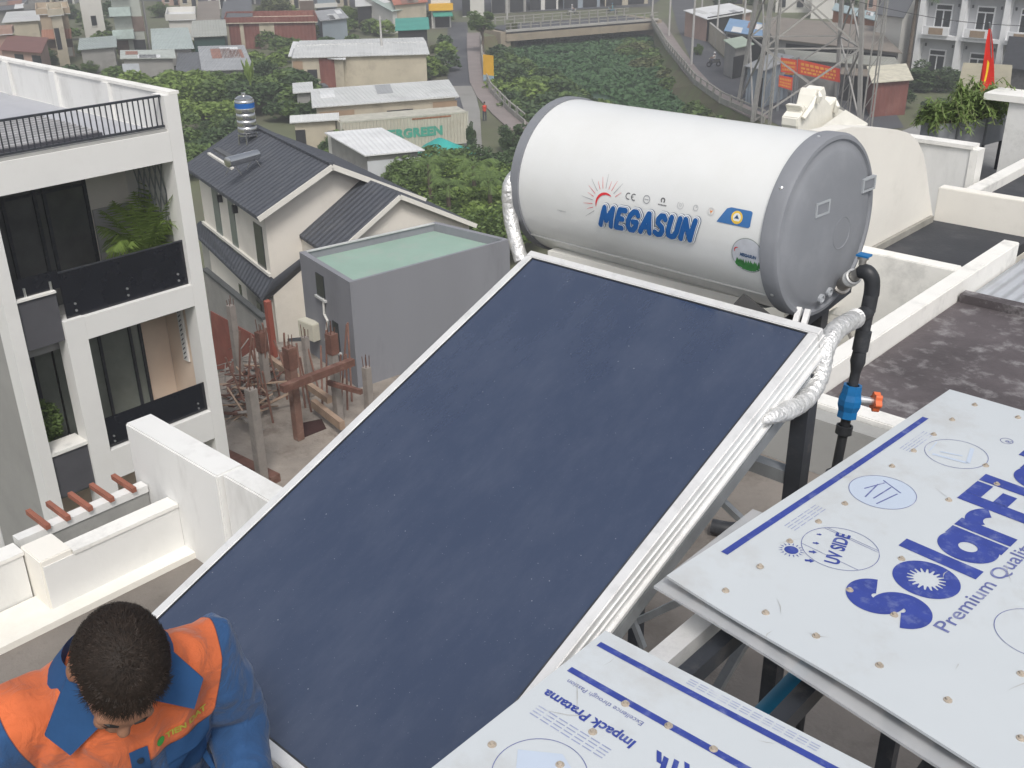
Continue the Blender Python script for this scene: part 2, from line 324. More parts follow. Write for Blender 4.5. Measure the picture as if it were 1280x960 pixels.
# the brand name is drawn with a broad round brush: one polyline per stroke, on a 0..1 high body
STROKES = {'M': (.92, [[(0, 0), (.06, 1), (.43, .30), (.80, 1), (.90, 0)]]), 'E': (.52, [[(.52, 1), (.04, 1), (0, 0), (.50, 0)], [(.02, .52), (.44, .52)]]),
           'G': (.72, [[(.70, .84), (.52, 1), (.28, 1), (.06, .78), (0, .5), (.06, .2), (.26, 0), (.52, 0), (.70, .2), (.72, .46), (.42, .46)]]),
           'A': (.76, [[(0, 0), (.36, 1), (.42, 1), (.76, 0)], [(.16, .30), (.60, .30)]]), 'S': (.58, [[(.56, .86), (.40, 1), (.18, 1), (.04, .82), (.08, .62), (.46, .42), (.56, .24), (.46, .04), (.22, 0), (.0, .10)]]),
           'U': (.66, [[(0, 1), (0, .3), (.10, .06), (.32, 0), (.54, .06), (.66, .3), (.66, 1)]]), 'N': (.72, [[(0, 0), (0, 1), (.70, 0), (.72, 1)]])}
def brush_word(word, wd, ht, width, shear):
    tot = sum(STROKES[c][0] for c in word) + .42 * (len(word) - 1); kx = (wd - shear * ht) / tot; mb = MB(); x0 = 0; lift = 0
    for c in word:
        for line in STROKES[c][1]:
            P = [Vector(((x0 + x) * kx + shear * ht * y, y * ht, 0)) for x, y in line]; h = width / 2
            for i, p in enumerate(P):
                lift += .00002; mb.add([p + Vector((h * math.cos(2 * PI * k / 18), h * math.sin(2 * PI * k / 18), lift)) for k in range(18)], [tuple(range(18))])
                if i:
                    d = (p - P[i - 1]).normalized(); n_ = Vector((-d.y, d.x, 0)) * h; lift += .00002; z = Vector((0, 0, lift)); mb.add([P[i - 1] - n_ + z, p - n_ + z, p + n_ + z, P[i - 1] + n_ + z], [(0, 1, 2, 3)])
        x0 += STROKES[c][0] + .42
    return mb
SK = .055
for wdt, m_, lf, nm in ((.0335, navyM, .0016, 'logo_edge'), (.0315, wht, .0038, 'logo_outline'), (.0242, navyM, .0060, 'logo_edge'), (.0228, wht, .0082, 'logo_outline')):
    obj(nm, wrap(brush_word('MEGASUN', .405, .064, wdt, .28), .448, -10.6, lf, skew=SK), m_, tank)
obj('logo_lettering', wrap(brush_word('MEGASUN', .405, .064, .0198, .28), .448, -10.6, .0104, skew=SK), blueM, tank)
e1, e2 = Vector((1, 0, 0)), Vector((0, 1, 0))
def crescent(mb, c, R, w, a0, a1, n=30):
    V = []
    for k in range(n + 1):
        t = k / n; a = math.radians(a0 + (a1 - a0) * t); ww = w * math.sin(PI * t) ** .6 + .0006
        for r in (R, R - ww): V.append(Vector((c[0] + r * math.cos(a), c[1] + r * math.sin(a), 0)))
    return mb.add(V, [(2 * k, 2 * k + 1, 2 * k + 3, 2 * k + 2) for k in range(n)])
b = MB(); crescent(b, (0, 0), .042, .009, 50, 200); obj('logo_sun', wrap(b, .462, 3.5, .0018), redM, tank)
for idx, mm in ((0, redM), (1, gryM)):
    b = MB()
    for k in range(14):
        if (k % 3 == 1) != (idx == 1): continue
        a = math.radians(38 + k * 13.5); r0, r1 = .056, (.086, .108, .098)[k % 3]
        p = Vector((math.cos(a), math.sin(a), 0)); t = Vector((-p.y, p.x, 0)); b.add([p * r0 - t * .0011, p * r1 - t * .0004, p * r1 + t * .0004, p * r0 + t * .0011], [(0, 1, 2, 3)])
    obj('logo_ray', wrap(b, .462, 3.5, .0018), mm, tank)
def mark(cx_, th, fn, m_, nm='print_mark', lift=.0018): b = MB(); fn(b); obj(nm, wrap(b, cx_, th, lift), m_, tank)
dk = mat('print_dark', (.10, .10, .11), .5, .05); lgM = mat('print_light_grey', (.45, .46, .47), .5, .05)
mark(.572, 12.3, lambda b: (ring(b, (-.010, 0, 0), .009, .012, e1, e2, 20, 60, 300), ring(b, (.014, 0, 0), .009, .012, e1, e2, 20, 60, 300), b.add([(.003, -.0012, 0), (.012, -.0012, 0), (.012, .0012, 0), (.003, .0012, 0)], [(0, 1, 2, 3)])), dk, 'ce_mark')
mark(.640, 12.6, lambda b: (ring(b, (0, 0, 0), .012, .0145, e1, e2, 28), b.add([(-.009, -.001, 0), (.009, -.001, 0), (.009, .001, 0), (-.009, .001, 0)], [(0, 1, 2, 3)])), gryM)
mark(.707, 13.4, lambda b: (ring(b, (0, .004, 0), .005, .009, e1, e2, 20, -60, 240), [b.add([(x, -.014, 0), (x + .004, -.014, 0), (x + .004, -.010, 0), (x, -.010, 0)], [(0, 1, 2, 3)]) for x in (-.017, -.011, -.005, .001, .007, .013)]), dk)
mark(.779, 13.2, lambda b: (ring(b, (0, 0, 0), .011, .0125, e1, e2, 24, 120, 420), ring(b, (0, .002, 0), .004, .0052, e1, e2, 16)), lgM)
mark(.840, 13.6, lambda b: (ring(b, (0, 0, 0), .008, .010, e1, e2, 24), b.add([(-.001, 0, 0), (.005, .003, 0), (.001, .006, 0)], [(0, 1, 2)])), lgM)
mark(.900, 13.4, lambda b: ring(b, (0, 0, 0), .010, .013, e1, e2, 24), mat('print_silver', (.6, .6, .6)))
mark(.900, 13.4, lambda b: b.add([(-.006, .006, 0), (0, -.007, 0), (.007, .006, 0), (0, .001, 0)], [(0, 1, 3), (1, 2, 3)]), mat('print_orange', (.8, .28, .04)))
mark(.992, 13.0, lambda b: b.add([(-.066, -.026, 0), (.052, -.026, 0), (.058, -.020, 0), (.058, .024, 0), (.052, .028, 0), (-.022, .028, 0), (-.036, .022, 0)], [tuple(range(7))]), mat('sticker_blue', (.05, .16, .38), .4, .1), 'sticker_label')
mark(.998, 13.0, lambda b: ring(b, (0, 0, 0), .014, .021, e1, e2, 28), mat('sticker_gold', (.75, .5, .08)), 'sticker_ring', .0024)
mark(.998, 13.0, lambda b: disc(b, (0, 0, 0), .014, e1, e2), mat('sticker_pale', (.7, .72, .7)), 'sticker_disc', .0024)
mark(.998, 13.0, lambda b: b.add([(-.009, -.004, 0), (0, .009, 0), (.009, -.004, 0)], [(0, 1, 2)]), navyM, 'sticker_peak', .003)
mark(.998, 11.2, lambda b: b.add([(-.013, -.006, 0), (.013, -.006, 0), (.013, -.002, 0), (-.013, -.002, 0)], [(0, 1, 2, 3)]), mat('sticker_gold'), 'sticker_band', .003)
mark(1.049, -9.5, lambda b: disc(b, (0, 0, 0), .060, e1, e2, 40), mat('sticker_rim', (.25, .28, .27)), 'round_sticker')
mark(1.049, -9.5, lambda b: disc(b, (0, 0, 0), .0575, e1, e2, 40), mat('sticker_grey', (.5, .52, .56), .4, .1, 30), 'round_sticker', .0024)
def leafy(b):
    for k in range(26):
        x = -.043 + .086 * random.random(); y0 = -math.sqrt(max(.0, .0555 ** 2 - x * x)) * .97; t = y0 + .025 + .02 * random.random(); b.add([(x - .009, max(y0, t - .03), 0), (x, y0, 0), (x + .009, max(y0, t - .03), 0), (x, min(t, -.012), 0)], [(0, 1, 2, 3)])
mark(1.049, -9.5, leafy, grnM, 'sticker_leaves', .003)
b, _ = fit(text_mb('MEGASUN', .1, .006, .3, 1.05), .062, .012); obj('sticker_lettering', wrap(b, 1.020, -10.2, .0034, skew=-.03), navyM, tank)
mark(1.010, -6.8, lambda b: crescent(b, (0, 0), .010, .003, 60, 220), redM, 'sticker_sun', .0034)
b, _ = fit(text_mb('megasun', .05, .001), .042, .006); obj('fine_lettering', wrap(b, .235, -9.0, .0016), lgM, tank)

# stand ------------------------------------------------------------
F0 = 15.2
def stp(a, b_, w=.05, h=None, m_=DSTEEL, nm='brace', t=None):
    q_ = MB().bar(a, b_, w, h); return obj(nm, q_, m_, swh)
XL_, XR_ = -2.34, -1.30
for X in (XL_, XR_):
    stp((X, 2.76, F0), (X, 2.76, 17.66), .055, nm='stand_leg'); stp((X - (.3 if X > -2 else 0), 3.42, F0), (X - (.3 if X > -2 else 0), 3.42, 17.74), .055, nm='stand_leg'); stp((X, 1.14, F0), (X, 1.14, 16.98), .05, nm='stand_leg')
    stp((X, 1.10, 16.96), (X, 2.74, 17.64), .045, m_=STEEL, nm='collector_rail'); stp((X, 1.14, 15.95), (X, 2.76, 15.95), .04, nm='cross_rail')
    stp((X, 2.74, 16.9), (X, 1.3, 15.98), .028, m_=STEEL)
    stp((X - (.22 if X > -2 else 0), 2.72, 17.62), (X - (.22 if X > -2 else 0), 3.44, 17.70), .05, nm='cross_rail')
for Y, z in ((2.76, 17.28), (2.76, 15.95), (1.14, 16.4)): stp((XL_, Y, z), (XR_, Y, z), .045, nm='cross_rail', m_=STEEL if z == 17.28 else DSTEEL)
stp((XL_ + .03, 2.78, 15.98), (XR_ - .03, 2.78, 16.96), .026, m_=STEEL); stp((XL_ + .03, 2.74, 17.22), (-1.85, 2.76, 16.3), .022, m_=STEEL); stp((-1.85, 2.74, 17.26), (XR_ - .03, 2.76, 16.97), .022, m_=STEEL)
stp((-2.49, 2.95, 17.735), (-1.64, 2.98, 17.735), .05, .035, mat('white_foam_strip', (.78, .77, .72), .8, .06, 8, .3, 60, bsize=.004), 'foam_strip')
# cradle clamps under the tank
for s in (.16, .98):
    b = MB()
    for k in range(8):
        a0, a1 = -145 + k * 10, -135 + k * 10
        if -110 < (a0 + a1) / 2 < -70: pass
        p = [TK(s - .02, a0, TRad - .004), TK(s + .02, a0, TRad - .004), TK(s + .02, a1, TRad - .004), TK(s - .02, a1, TRad - .004)]
        p2 = [TK(s - .02, a0, TRad + .004), TK(s + .02, a0, TRad + .004), TK(s + .02, a1, TRad + .004), TK(s - .02, a1, TRad + .004)]; b.hexa(p + p2)
    obj('tank_cradle', b, STEEL, swh)
for X in (-1.43, -1.40): stp((X, 2.84, 17.60), (X - .03, 2.98, 17.76), .018, m_=ALU, nm='clamp')
b = MB().bar((-1.60, 2.83, 17.80), (-1.47, 2.90, 17.69), .012, .05); obj('clamp_plate', b, mat('dark_zinc', (.12, .12, .12), .5, .2, metal=.5), swh)
for X in (-1.50, -1.455, -1.41):
    b = MB().lathe((X, 2.80, 17.70), (0, -.6, .8), [(0, .014), (.012, .014), (.012, .007), (.03, .007), (.031, 0)], 6); obj('bolt', b, sc_, swh)
# foil-wrapped insulated pipes
foil = mat('foil_wrap', (.74, .74, .73), .38, .1, 14, .65, 50, metal=.55, bands=None, bsize=.02, stain=((.55, .55, .53), 14, .5))
def smooth_path(P, n=8):
    P = [Vector(p) for p in P]; out = []
    for i in range(len(P) - 1):
        p0, p1, p2, p3 = P[max(i - 1, 0)], P[i], P[i + 1], P[min(i + 2, len(P) - 1)]
        for k in range(n):
            t = k / n; out.append(.5 * ((2 * p1) + (-p0 + p2) * t + (2 * p0 - 5 * p1 + 4 * p2 - p3) * t * t + (-p0 + 3 * p1 - 3 * p2 + p3) * t ** 3))
    return out + [P[-1]]
pp = smooth_path([atX(1070, 398, -1.30), atX(1046, 412, -1.29), atX(1031, 436, -1.28), atX(1024, 470, -1.27), atX(1008, 497, -1.265), atX(984, 513, -1.262), atX(960, 523, -1.268), atX(944, 530, -1.30)], 10)
obj('insulated_pipe', MB().tube(pp, [(.031 if i < 50 else .031 - .0012 * (i - 50)) + .0009 * math.sin(i * 1.9) + random.uniform(-.0005, .0005) for i in range(len(pp))], 18), foil, swh, smooth=True)
obj('copper_stub', MB().tube([atX(1012, 432, -1.29), atX(1024, 438, -1.285)], .010, 12), mat('copper', (.5, .2, .1), .4, .2, metal=.8), swh, smooth=True)
pl = smooth_path([atX(648, 216, -2.64), atX(637, 232, -2.64), atX(637, 262, -2.64), atX(643, 295, -2.60), atX(652, 326, -2.55)], 8)
obj('insulated_pipe', MB().tube(pl, [.0275 + random.uniform(-.0008, .0008) for i in range(len(pl))], 16), foil, swh, smooth=True)
# brass and steel fittings at the outlet
o0 = TCAP(-.109, -.225, .018); o1 = Vector((-1.335, 3.13, 17.875))
d_ = o1 - o0
obj('outlet_fitting', MB().lathe(o0, d_, [(0, .030), (.012, .030), (.014, .022), (.05, .022), (.052, .025), (.07, .025), (.071, .018), (d_.length, .018)], 20), mat('nickel', (.4, .38, .35), .4, .2, metal=.7), swh, smooth=True)
obj('thread_tape', MB().lathe(o0 + d_ * .45, d_, [(0, .021), (.0, .027), (.012, .027), (.018, .024), (.026, .027), (.034, .027), (.034, .02)], 20), mat('ptfe_white', (.85, .85, .83), .6, .04), swh, smooth=True)

# black plastic supply pipe with valve ------------------------------
wp = thing('water_pipe', 'black plastic water pipe with a blue valve running down beside the tank end cap', 'pipe', (-1.30, 3.07, F0))
PA = Vector((-1.335, 3.13, 17.875)); PB = Vector((-1.30, 3.12, 17.86)); 
pth = smooth_path([PA, (-1.31, 3.125, 17.875), (-1.295, 3.13, 17.85), (-1.295, 3.14, 17.80)], 6)
obj('elbow', MB().tube(pth, .025, 18), BLACKP, wp, smooth=True)
up_ = (-1.295, 3.14, 17.82); lo_ = (-1.30, 3.06, 17.16)
def along(t, z0=None): a, b2 = Vector(up_), Vector(lo_); return a + (b2 - a) * t
obj('pipe_run', MB().tube([along(0), along(1), (-1.30, 3.05, F0 + .02)], .0165, 16), BLACKP, wp, smooth=True)
dd = (Vector(lo_) - Vector(up_)).normalized()
obj('tee_fitting', MB().lathe(along(0.03), dd, [(0, .018), (0, .024), (.055, .024), (.057, .020), (.12, .020), (.122, .026), (.19, .026), (.192, .022), (.23, .025), (.245, .021), (.27, .016)], 20), BLACKP, wp, smooth=True)
obj('tee_branch', MB().tube([(-1.295, 3.13, 17.745), (-1.30, 3.04, 17.745)], .024, 16), BLACKP, wp, smooth=True)
obj('pipe_cuff', MB().tube([(-1.30, 3.06, 17.745), (-1.30, 3.035, 17.745)], .030, 16), mat('ptfe_white'), wp, smooth=True)
blueP = mat('blue_plastic', (.01, .14, .36), .4, .12, 15, .05, 60, bsize=.003)
vz = along(.50); vv = obj('valve_body', MB().lathe(vz, dd, [(0, .022), (0, .032), (.03, .034), (.05, .040), (.07, .040), (.09, .033), (.115, .034), (.115, .022)], 8), blueP, wp)
vc = vz + dd * .05; sdv = Vector((.72, .62, -.12)).normalized()
obj('valve_stem', MB().tube([vc, vc + sdv * .085], [.018, .012], 12), mat('bright_screw'), vv)
hw_ = MB(); hc = vc + sdv * .088
prof = []; V = []; n_ = 48
e_a = sdv.cross(Vector((0, 0, 1))).normalized(); e_b = sdv.cross(e_a)
for k in range(n_):
    a = 2 * PI * k / n_; r = .030 + .004 * math.cos(6 * a); V.append((a, r))
for off in (-.011, .011): hw_.add([hc + sdv * off + (e_a * math.cos(a) + e_b * math.sin(a)) * r for a, r in V], [tuple(range(n_))])
hw_.add([], [(k, (k + 1) % n_, n_ + (k + 1) % n_, n_ + k) for k in range(n_)]) if False else None
hw_.f += [(k, (k + 1) % n_, n_ + (k + 1) % n_, n_ + k) for k in range(n_)]; hw_.mi += [0] * n_
hwo = obj('handwheel', hw_, mat('orange_plastic', (.72, .16, .06), .45, .1, 20, .1, 40, bsize=.003), vv)
obj('hub_button', MB().lathe(hc + sdv * .0112, sdv, [(0, .010), (.003, .009), (.003, 0)], 16), blueP, vv)
obj('lower_coupling', MB().lathe(along(.72), dd, [(0, .022), (.0, .028), (.03, .028), (.03, .022)], 18), BLACKP, wp, smooth=True)
obj('lower_joint', MB().lathe(along(1.0), dd, [(-.02, .021), (-.01, .033), (.06, .036), (.09, .030), (.09, .02)], 18), BLACKP, wp, smooth=True)
obj('air_valve', MB().lathe((-1.335, 3.13, 17.895), (0, 0, 1), [(0, .012), (.02, .012), (.02, .018), (.03, .018), (.03, 0)], 12), mat('nickel'), wp, smooth=True)
obj('valve_lever', MB().box(-1.352, 3.11, 17.926, -1.312, 3.145, 17.932), blueP, wp)
# elbow lying on the roof floor
cp = at(915, 662, F0 + .06)
tag(obj('pipe_offcut', MB().tube(smooth_path([cp + Vector((-.12, -.05, 0)), cp, cp + Vector((.1, .1, 0))], 5), .05, 14), BLACKP, org=((cp.x, cp.y, F0), 0), smooth=True), 'short black pipe offcut with a blue end lying on the roof floor', 'pipe fitting')
# ================================================================== polycarbonate sheets over the skylight
ZS = 17.45
sheetM = mat('white_printed_sheet', (.54, .575, .595), .38, .03, 1.2, .06, 3, coat=.15, stain=((.42, .41, .39), 3.2, .45), bsize=.03, spec=.35)
inkM = mat('blue_ink', (.035, .058, .28), .5, .12, 18, stain=((.22, .26, .45), 26, .5)); inkL = mat('blue_line_ink', (.12, .14, .32), .5, .15, 30, stain=((.5, .52, .6), 20, .7)); paleM = mat('pale_blue_ink', (.48, .55, .65), .5, .05)
finM = mat('fine_print_ink', (.30, .34, .50), .5, .1, 40, stain=((.6, .62, .66), 12, .8))
def sheet(name, label, corners, zf, nu=40, nv=26):
    P = [Vector(c) for c in corners]; mb = MB(); V = []
    for j in range(nv + 1):
        for i in range(nu + 1):
            u, v = i / nu, j / nv; p = (P[0] * (1 - u) + P[1] * u) * (1 - v) + (P[3] * (1 - u) + P[2] * u) * v; V.append(Vector((p.x, p.y, zf(p.x, p.y))))
    n = len(V); Fs = []
    for j in range(nv):
        for i in range(nu): a = j * (nu + 1) + i; Fs.append((a, a + 1, a + nu + 2, a + nu + 1))
    mb.add(V, Fs); mb.add([v - Vector((0, 0, .007)) for v in V], [f[::-1] for f in Fs])
    rim = [i for i in range(nu)] + [nu + j * (nu + 1) for j in range(nv)] + [(nv + 1) * (nu + 1) - 1 - i for i in range(nu)] + [(nv - j) * (nu + 1) for j in range(nv)]
    mb.f += [(rim[k], rim[(k + 1) % len(rim)], n + rim[(k + 1) % len(rim)], n + rim[k]) for k in range(len(rim))]; mb.mi += [0] * len(rim)
    return mb
def z1(x, y): return ZS + .006 * math.sin(3.1 * x + 1.2 * y) * math.sin(2.3 * y) + (.004 * math.sin(9 * x + 1) if y < 2 else 0)
s1 = thing('plastic_sheet', 'large white plastic roofing sheet lying uppermost with big blue SolarFlat lettering', 'roofing sheet', (-.3, 2.6, ZS))
s1b = obj('sheet_panel', sheet('s', '', [(-1.175, 1.839, 0), (.62, 1.60, 0), (.70, 3.30, 0), (-1.067, 3.354, 0)], z1), sheetM, s1, smooth=True)
def z2(x, y): return ZS - .003 + .004 * math.sin(4 * x + 2 * y)
s2 = thing('plastic_sheet', 'white plastic roofing sheet with two parallel blue stripes and upside down lettering, nearest the camera', 'roofing sheet', (-.3, 1.0, ZS))
s2b = obj('sheet_panel', sheet('s', '', [(-1.160, .35, 0), (.62, .35, 0), (.62, 1.588, 0), (-1.168, 1.583, 0)], z2), sheetM, s2, smooth=True)
def ink(mb, zf, par, m_, nm, lift=.0010):
    """drapes a flat print on the sheet"""
    bm = bmesh.new(); vs_ = [bm.verts.new(v) for v in mb.v]
    for f in mb.f:
        try: bm.faces.new([vs_[i] for i in f])
        except ValueError: pass
    if mb.v:
        for ax_, no_ in ((0, (1, 0, 0)), (1, (0, 1, 0))):
            lo = min(v[ax_] for v in mb.v); hi = max(v[ax_] for v in mb.v); c = math.ceil(lo / .05) * .05
            while c < hi:
                co = [0, 0, 0]; co[ax_] = c; bmesh.ops.bisect_plane(bm, geom=bm.verts[:] + bm.edges[:] + bm.faces[:], plane_co=co, plane_no=no_); c += .05
    bm.verts.index_update(); o = MB(); o.add([Vector((v.co.x, v.co.y, zf(v.co.x, v.co.y) + lift + (v.co.z if abs(v.co.z) < .01 else 0))) for v in bm.verts], [tuple(v.index for v in f.verts) for f in bm.faces]); bm.free()
    return obj(nm, o, m_, par)
rot1 = math.atan2(-1.067 + 1.175, 3.354 - 1.839)          # the sheet is a few degrees off square
EX = Vector((math.sin(rot1), math.cos(rot1), 0)); EY = Vector((-math.cos(rot1), math.sin(rot1), 0))   # reading direction, up direction
O1 = Vector((-1.175, 1.839, 0))
def S1(a, b_): return O1 + EX * a - EY * b_              # a along the long edge, b in from it
def w2s(p): p = Vector((p[0], p[1], 0)) - O1; return p.dot(EX), -p.dot(EY)
def strip(a0, b0, a1, b1, wd):
    p, q_ = S1(a0, b0), S1(a1, b1); t = (q_ - p).normalized(); n = Vector((-t.y, t.x, 0)) * wd / 2; return MB().add([p - n, q_ - n, q_ + n, p + n], [(0, 1, 2, 3)])
a0, b0 = w2s(at(905, 694, ZS)); a1, b1 = w2s(at(1157, 523, ZS))
ink(strip(a0, b0, a1, b1, .020), z1, s1b, inkM, 'stripe')
def txt1(t, pix, size, off, m_, nm, wid=None, hgt=None, shear=0, spacing=1, dr=0.0):
    mb = text_mb(t, size, off, shear, spacing)
    if wid: fit(mb, wid, hgt)
    ex = Matrix.Rotation(dr, 3, 'Z') @ EX; ey = Matrix.Rotation(dr, 3, 'Z') @ EY
    o_ = at(pix[0], pix[1], ZS); return ink(place_flat(mb, (o_.x, o_.y, 0), ex, ey), z1, s1b, m_, nm)
# big lettering: baseline through the pixel points of the photo, at true size on the sheet
pS = at(1150, 790, ZS); pS.z = 0
# S o l a r F l a t, heavy and tightly set
def glyph(ch, a, b_, wd, ht, off=.007): mb = text_mb(ch, .15, off); fit(mb, wd, ht); return place_flat(mb, S1(a, b_), EX, EY)
aS, bS = w2s(at(1150, 792, ZS))
ht = .205
bb = bS - .005
L1 = MB(); xcur = aS
adv = {'S': .150, 'l': .052, 'a': .120, 'r': .088, 'F': .110, 't': .085}
xcur = aS - .02
def put(ch, wd, h_, dy=0, gap=.008, off=.0125):
    global xcur
    g = glyph(ch, xcur, bb - dy, wd, h_, off); L1.add(g.v, g.f); xcur += wd + gap
LZ = [0.0]
def rect(x0, y0, x1, y1):
    LZ[0] += .00003; L1.add([S1(xcur + x, bb - y) + Vector((0, 0, LZ[0])) for x, y in ((x0, y0), (x1, y0), (x1, y1), (x0, y1))], [(0, 1, 2, 3)])
def arc(cx_, cy_, ro, ri, a0=0, a1=360, ky=1.0, n=40):
    LZ[0] += .00003; V = []
    for k in range(n + 1):
        a = math.radians(a0 + (a1 - a0) * k / n)
        for r in (ro, ri): V.append(S1(xcur + cx_ + r * math.cos(a), bb - (cy_ + r * ky * math.sin(a))) + Vector((0, 0, LZ[0])))
    L1.add(V, [(2 * k, 2 * k + 1, 2 * k + 3, 2 * k + 2) for k in range(n)])
# S: two fat opposed bows
arc(.078, .137, .070, .010, 25, 275, 1.0); arc(.072, .068, .070, .010, -155, 95, 1.0); xcur += .155
oc = S1(xcur + .075, bb - .085)                         # the o is a disc with a sunburst cut out of it
n_ = 72; V = []
for k in range(n_):
    a = 2 * PI * k / n_; ri = .046 if (k // 2) % 2 == 0 else .030
    V += [oc + EX * (.078 * math.cos(a)) + EY * (.080 * math.sin(a)), oc + EX * (ri * math.cos(a)) + EY * (ri * math.sin(a))]
L1.add(V, [(2 * k, 2 * k + 1, (2 * k + 3) % (2 * n_), (2 * k + 2) % (2 * n_)) for k in range(n_)]); xcur += .162
def g_l(): 
    global xcur
    rect(0, 0, .045, ht); xcur += .053
def g_a():
    global xcur
    arc(.068, .076, .070, .022, 0, 360, 1.08); rect(.093, 0, .138, .150); xcur += .146
def g_r():
    global xcur
    rect(0, 0, .045, .150); arc(.078, .078, .072, .026, 35, 150, 1.0); xcur += .132
def g_F():
    global xcur
    rect(0, 0, .048, ht); rect(.049, ht - .046, .128, ht); rect(.049, .085, .112, .125); xcur += .137
def g_t():
    global xcur
    rect(.022, .03, .067, .185); rect(0, .112, .021, .150); rect(.068, .112, .092, .150); arc(.07, .042, .046, .003, 180, 290); xcur += .10
g_l(); g_a(); g_r(); g_F(); g_l(); g_a(); g_t()
ink(L1, z1, s1b, inkM, 'lettering')
txt1('Premium Quality Solid', (1192, 793), .05, .0004, inkL, 'lettering', .66, .050)
txt1('R', (1263, 556), .03, .0002, inkL, 'registered_mark', .015, .018)
b = MB(); c = at(1258, 553, ZS); ring(b, c, .017, .019, EX, EY, 24); ink(b, z1, s1b, inkL, 'registered_mark')
def circ(px_, py_, r, ky=1.0):
    c = at(px_, py_, ZS); b = MB(); ring(b, c, r - .0018, r, EX, EY, 56); return c, b
c, b = circ(1050, 686, .098); 
for o in (-.052, .055, .062): p, q_ = c + EX * o - EY * math.sqrt(.096 ** 2 - o * o), c + EX * o + EY * math.sqrt(.096 ** 2 - o * o); t = (q_ - p).normalized(); n = Vector((-t.y, t.x, 0)) * .0008; b.add([p - n, q_ - n, q_ + n, p + n], [(0, 1, 2, 3)])
ink(b, z1, s1b, inkL, 'print_emblem')
# UV SIDE reads along the sheet
mb = text_mb('UV SIDE', .04, .0012); fit(mb, .135, .040); ink(place_flat(mb, c + EX * -.07 - EY * .020 , EX, EY) if False else place_flat(mb, c - EX * .030 - EY * .068, Vector((EY.x, EY.y, 0)), Vector((-EX.x, -EX.y, 0))), z1, s1b, inkM, 'lettering') if False else None
def lay(mb, c, ang, z=z1, par=s1b, m_=inkM, nm='lettering'):
    ex = Vector((math.cos(ang), math.sin(ang), 0)); ey = Vector((-ex.y, ex.x, 0))
    xs = [v.x for v in mb.v]; ys = [v.y for v in mb.v]; mx_, my_ = (min(xs) + max(xs)) / 2, (min(ys) + max(ys)) / 2
    mb.v = [Vector((c.x, c.y, 0)) + ex * (v.x - mx_) + ey * (v.y - my_) for v in mb.v]; return ink(mb, z, par, m_, nm)
mb = text_mb('UV SIDE', .04, .0012); fit(mb, .150, .038); pa, pb = at(1040, 712, ZS), at(1062, 660, ZS); lay(mb, at(1047, 686, ZS), math.atan2((pb - pa).y, (pb - pa).x))
b = MB(); c = at(989, 689, ZS); disc(b, c, .018, EX, EY, 24)
for k in range(16):
    a = 2 * PI * k / 16; p = EX * math.cos(a) + EY * math.sin(a); t = Vector((-p.y, p.x, 0)); b.add([c + p * .023 - t * .002, c + p * .034, c + p * .023 + t * .002], [(0, 1, 2)])
for k in range(4):
    p0 = at(1012 + 4 * k, 702 - 11 * k, ZS); ww = .012 - k * .0018; dr_ = (at(1024, 672, ZS) - at(1010, 690, ZS)).normalized(); dr_.z = 0; d2 = Vector((-dr_.y, dr_.x, 0)); ax1 = EX * .6 - EY * .8
    a2 = Vector((-ax1.y, ax1.x, 0)); b.add([p0 + ax1 * ww, p0 + a2 * ww * .8, p0 - a2 * ww * .8], [(0, 1, 2)]); b.add([p0 - ax1 * ww - a2 * ww * .35, p0 - a2 * ww * .35, p0 + a2 * ww * .35, p0 - ax1 * ww + a2 * ww * .35], [(0, 1, 2, 3)])
ink(b, z1, s1b, inkM, 'print_emblem')
c, b = circ(1103, 615, .092); ink(b, z1, s1b, inkL, 'print_emblem'); b = MB(); disc(b, c, .090, EX, EY, 48); ink(b, z1, s1b, paleM, 'print_tint', .0006)
b = MB()
for (u0, v0, u1, v1) in ((-.07, -.02, .02, -.035), (-.06, .02, .03, .03), (-.02, .045, .05, .02), (.03, -.04, .06, .03), (-.05, 0, .04, -.005)):
    p, q_ = c + EX * u0 + EY * v0, c + EX * u1 + EY * v1; t = (q_ - p).normalized(); n = Vector((-t.y, t.x, 0)) * .0022; b.add([p - n, q_ - n, q_ + n, p + n], [(0, 1, 2, 3)])
ink(b, z1, s1b, inkL, 'print_drawing')
c, b = circ(1195, 568, .090); ink(b, z1, s1b, inkL, 'print_emblem'); b = MB()
for (u0, v0, u1, v1, ww) in ((-.05, .05, -.03, -.05, .006), (-.03, -.05, .065, -.02, .006), (-.02, .04, .0, -.02, .004), (-.04, .065, .03, .075, .002)):
    p, q_ = c + EX * u0 + EY * v0, c + EX * u1 + EY * v1; t = (q_ - p).normalized(); n = Vector((-t.y, t.x, 0)) * ww; b.add([p - n, q_ - n, q_ + n, p + n], [(0, 1, 2, 3)])
ink(b, z1, s1b, paleM, 'print_drawing')
c, b = circ(1297, 790, .092); ink(b, z1, s1b, inkL, 'print_emblem')
b = MB()
for grp, (a_, bq) in enumerate((w2s(at(985, 655, ZS)), w2s(at(1128, 558, ZS)))):
    for k in range(4):
        for j in range(5): s = strip(a_ - .02 + j * .032, bq + .012 + k * .010 - .01, a_ - .02 + j * .032 + .026, bq + .012 + k * .010 - .01, .0026); b.add(s.v, s.f)
ink(b, z1, s1b, finM, 'fine_print')
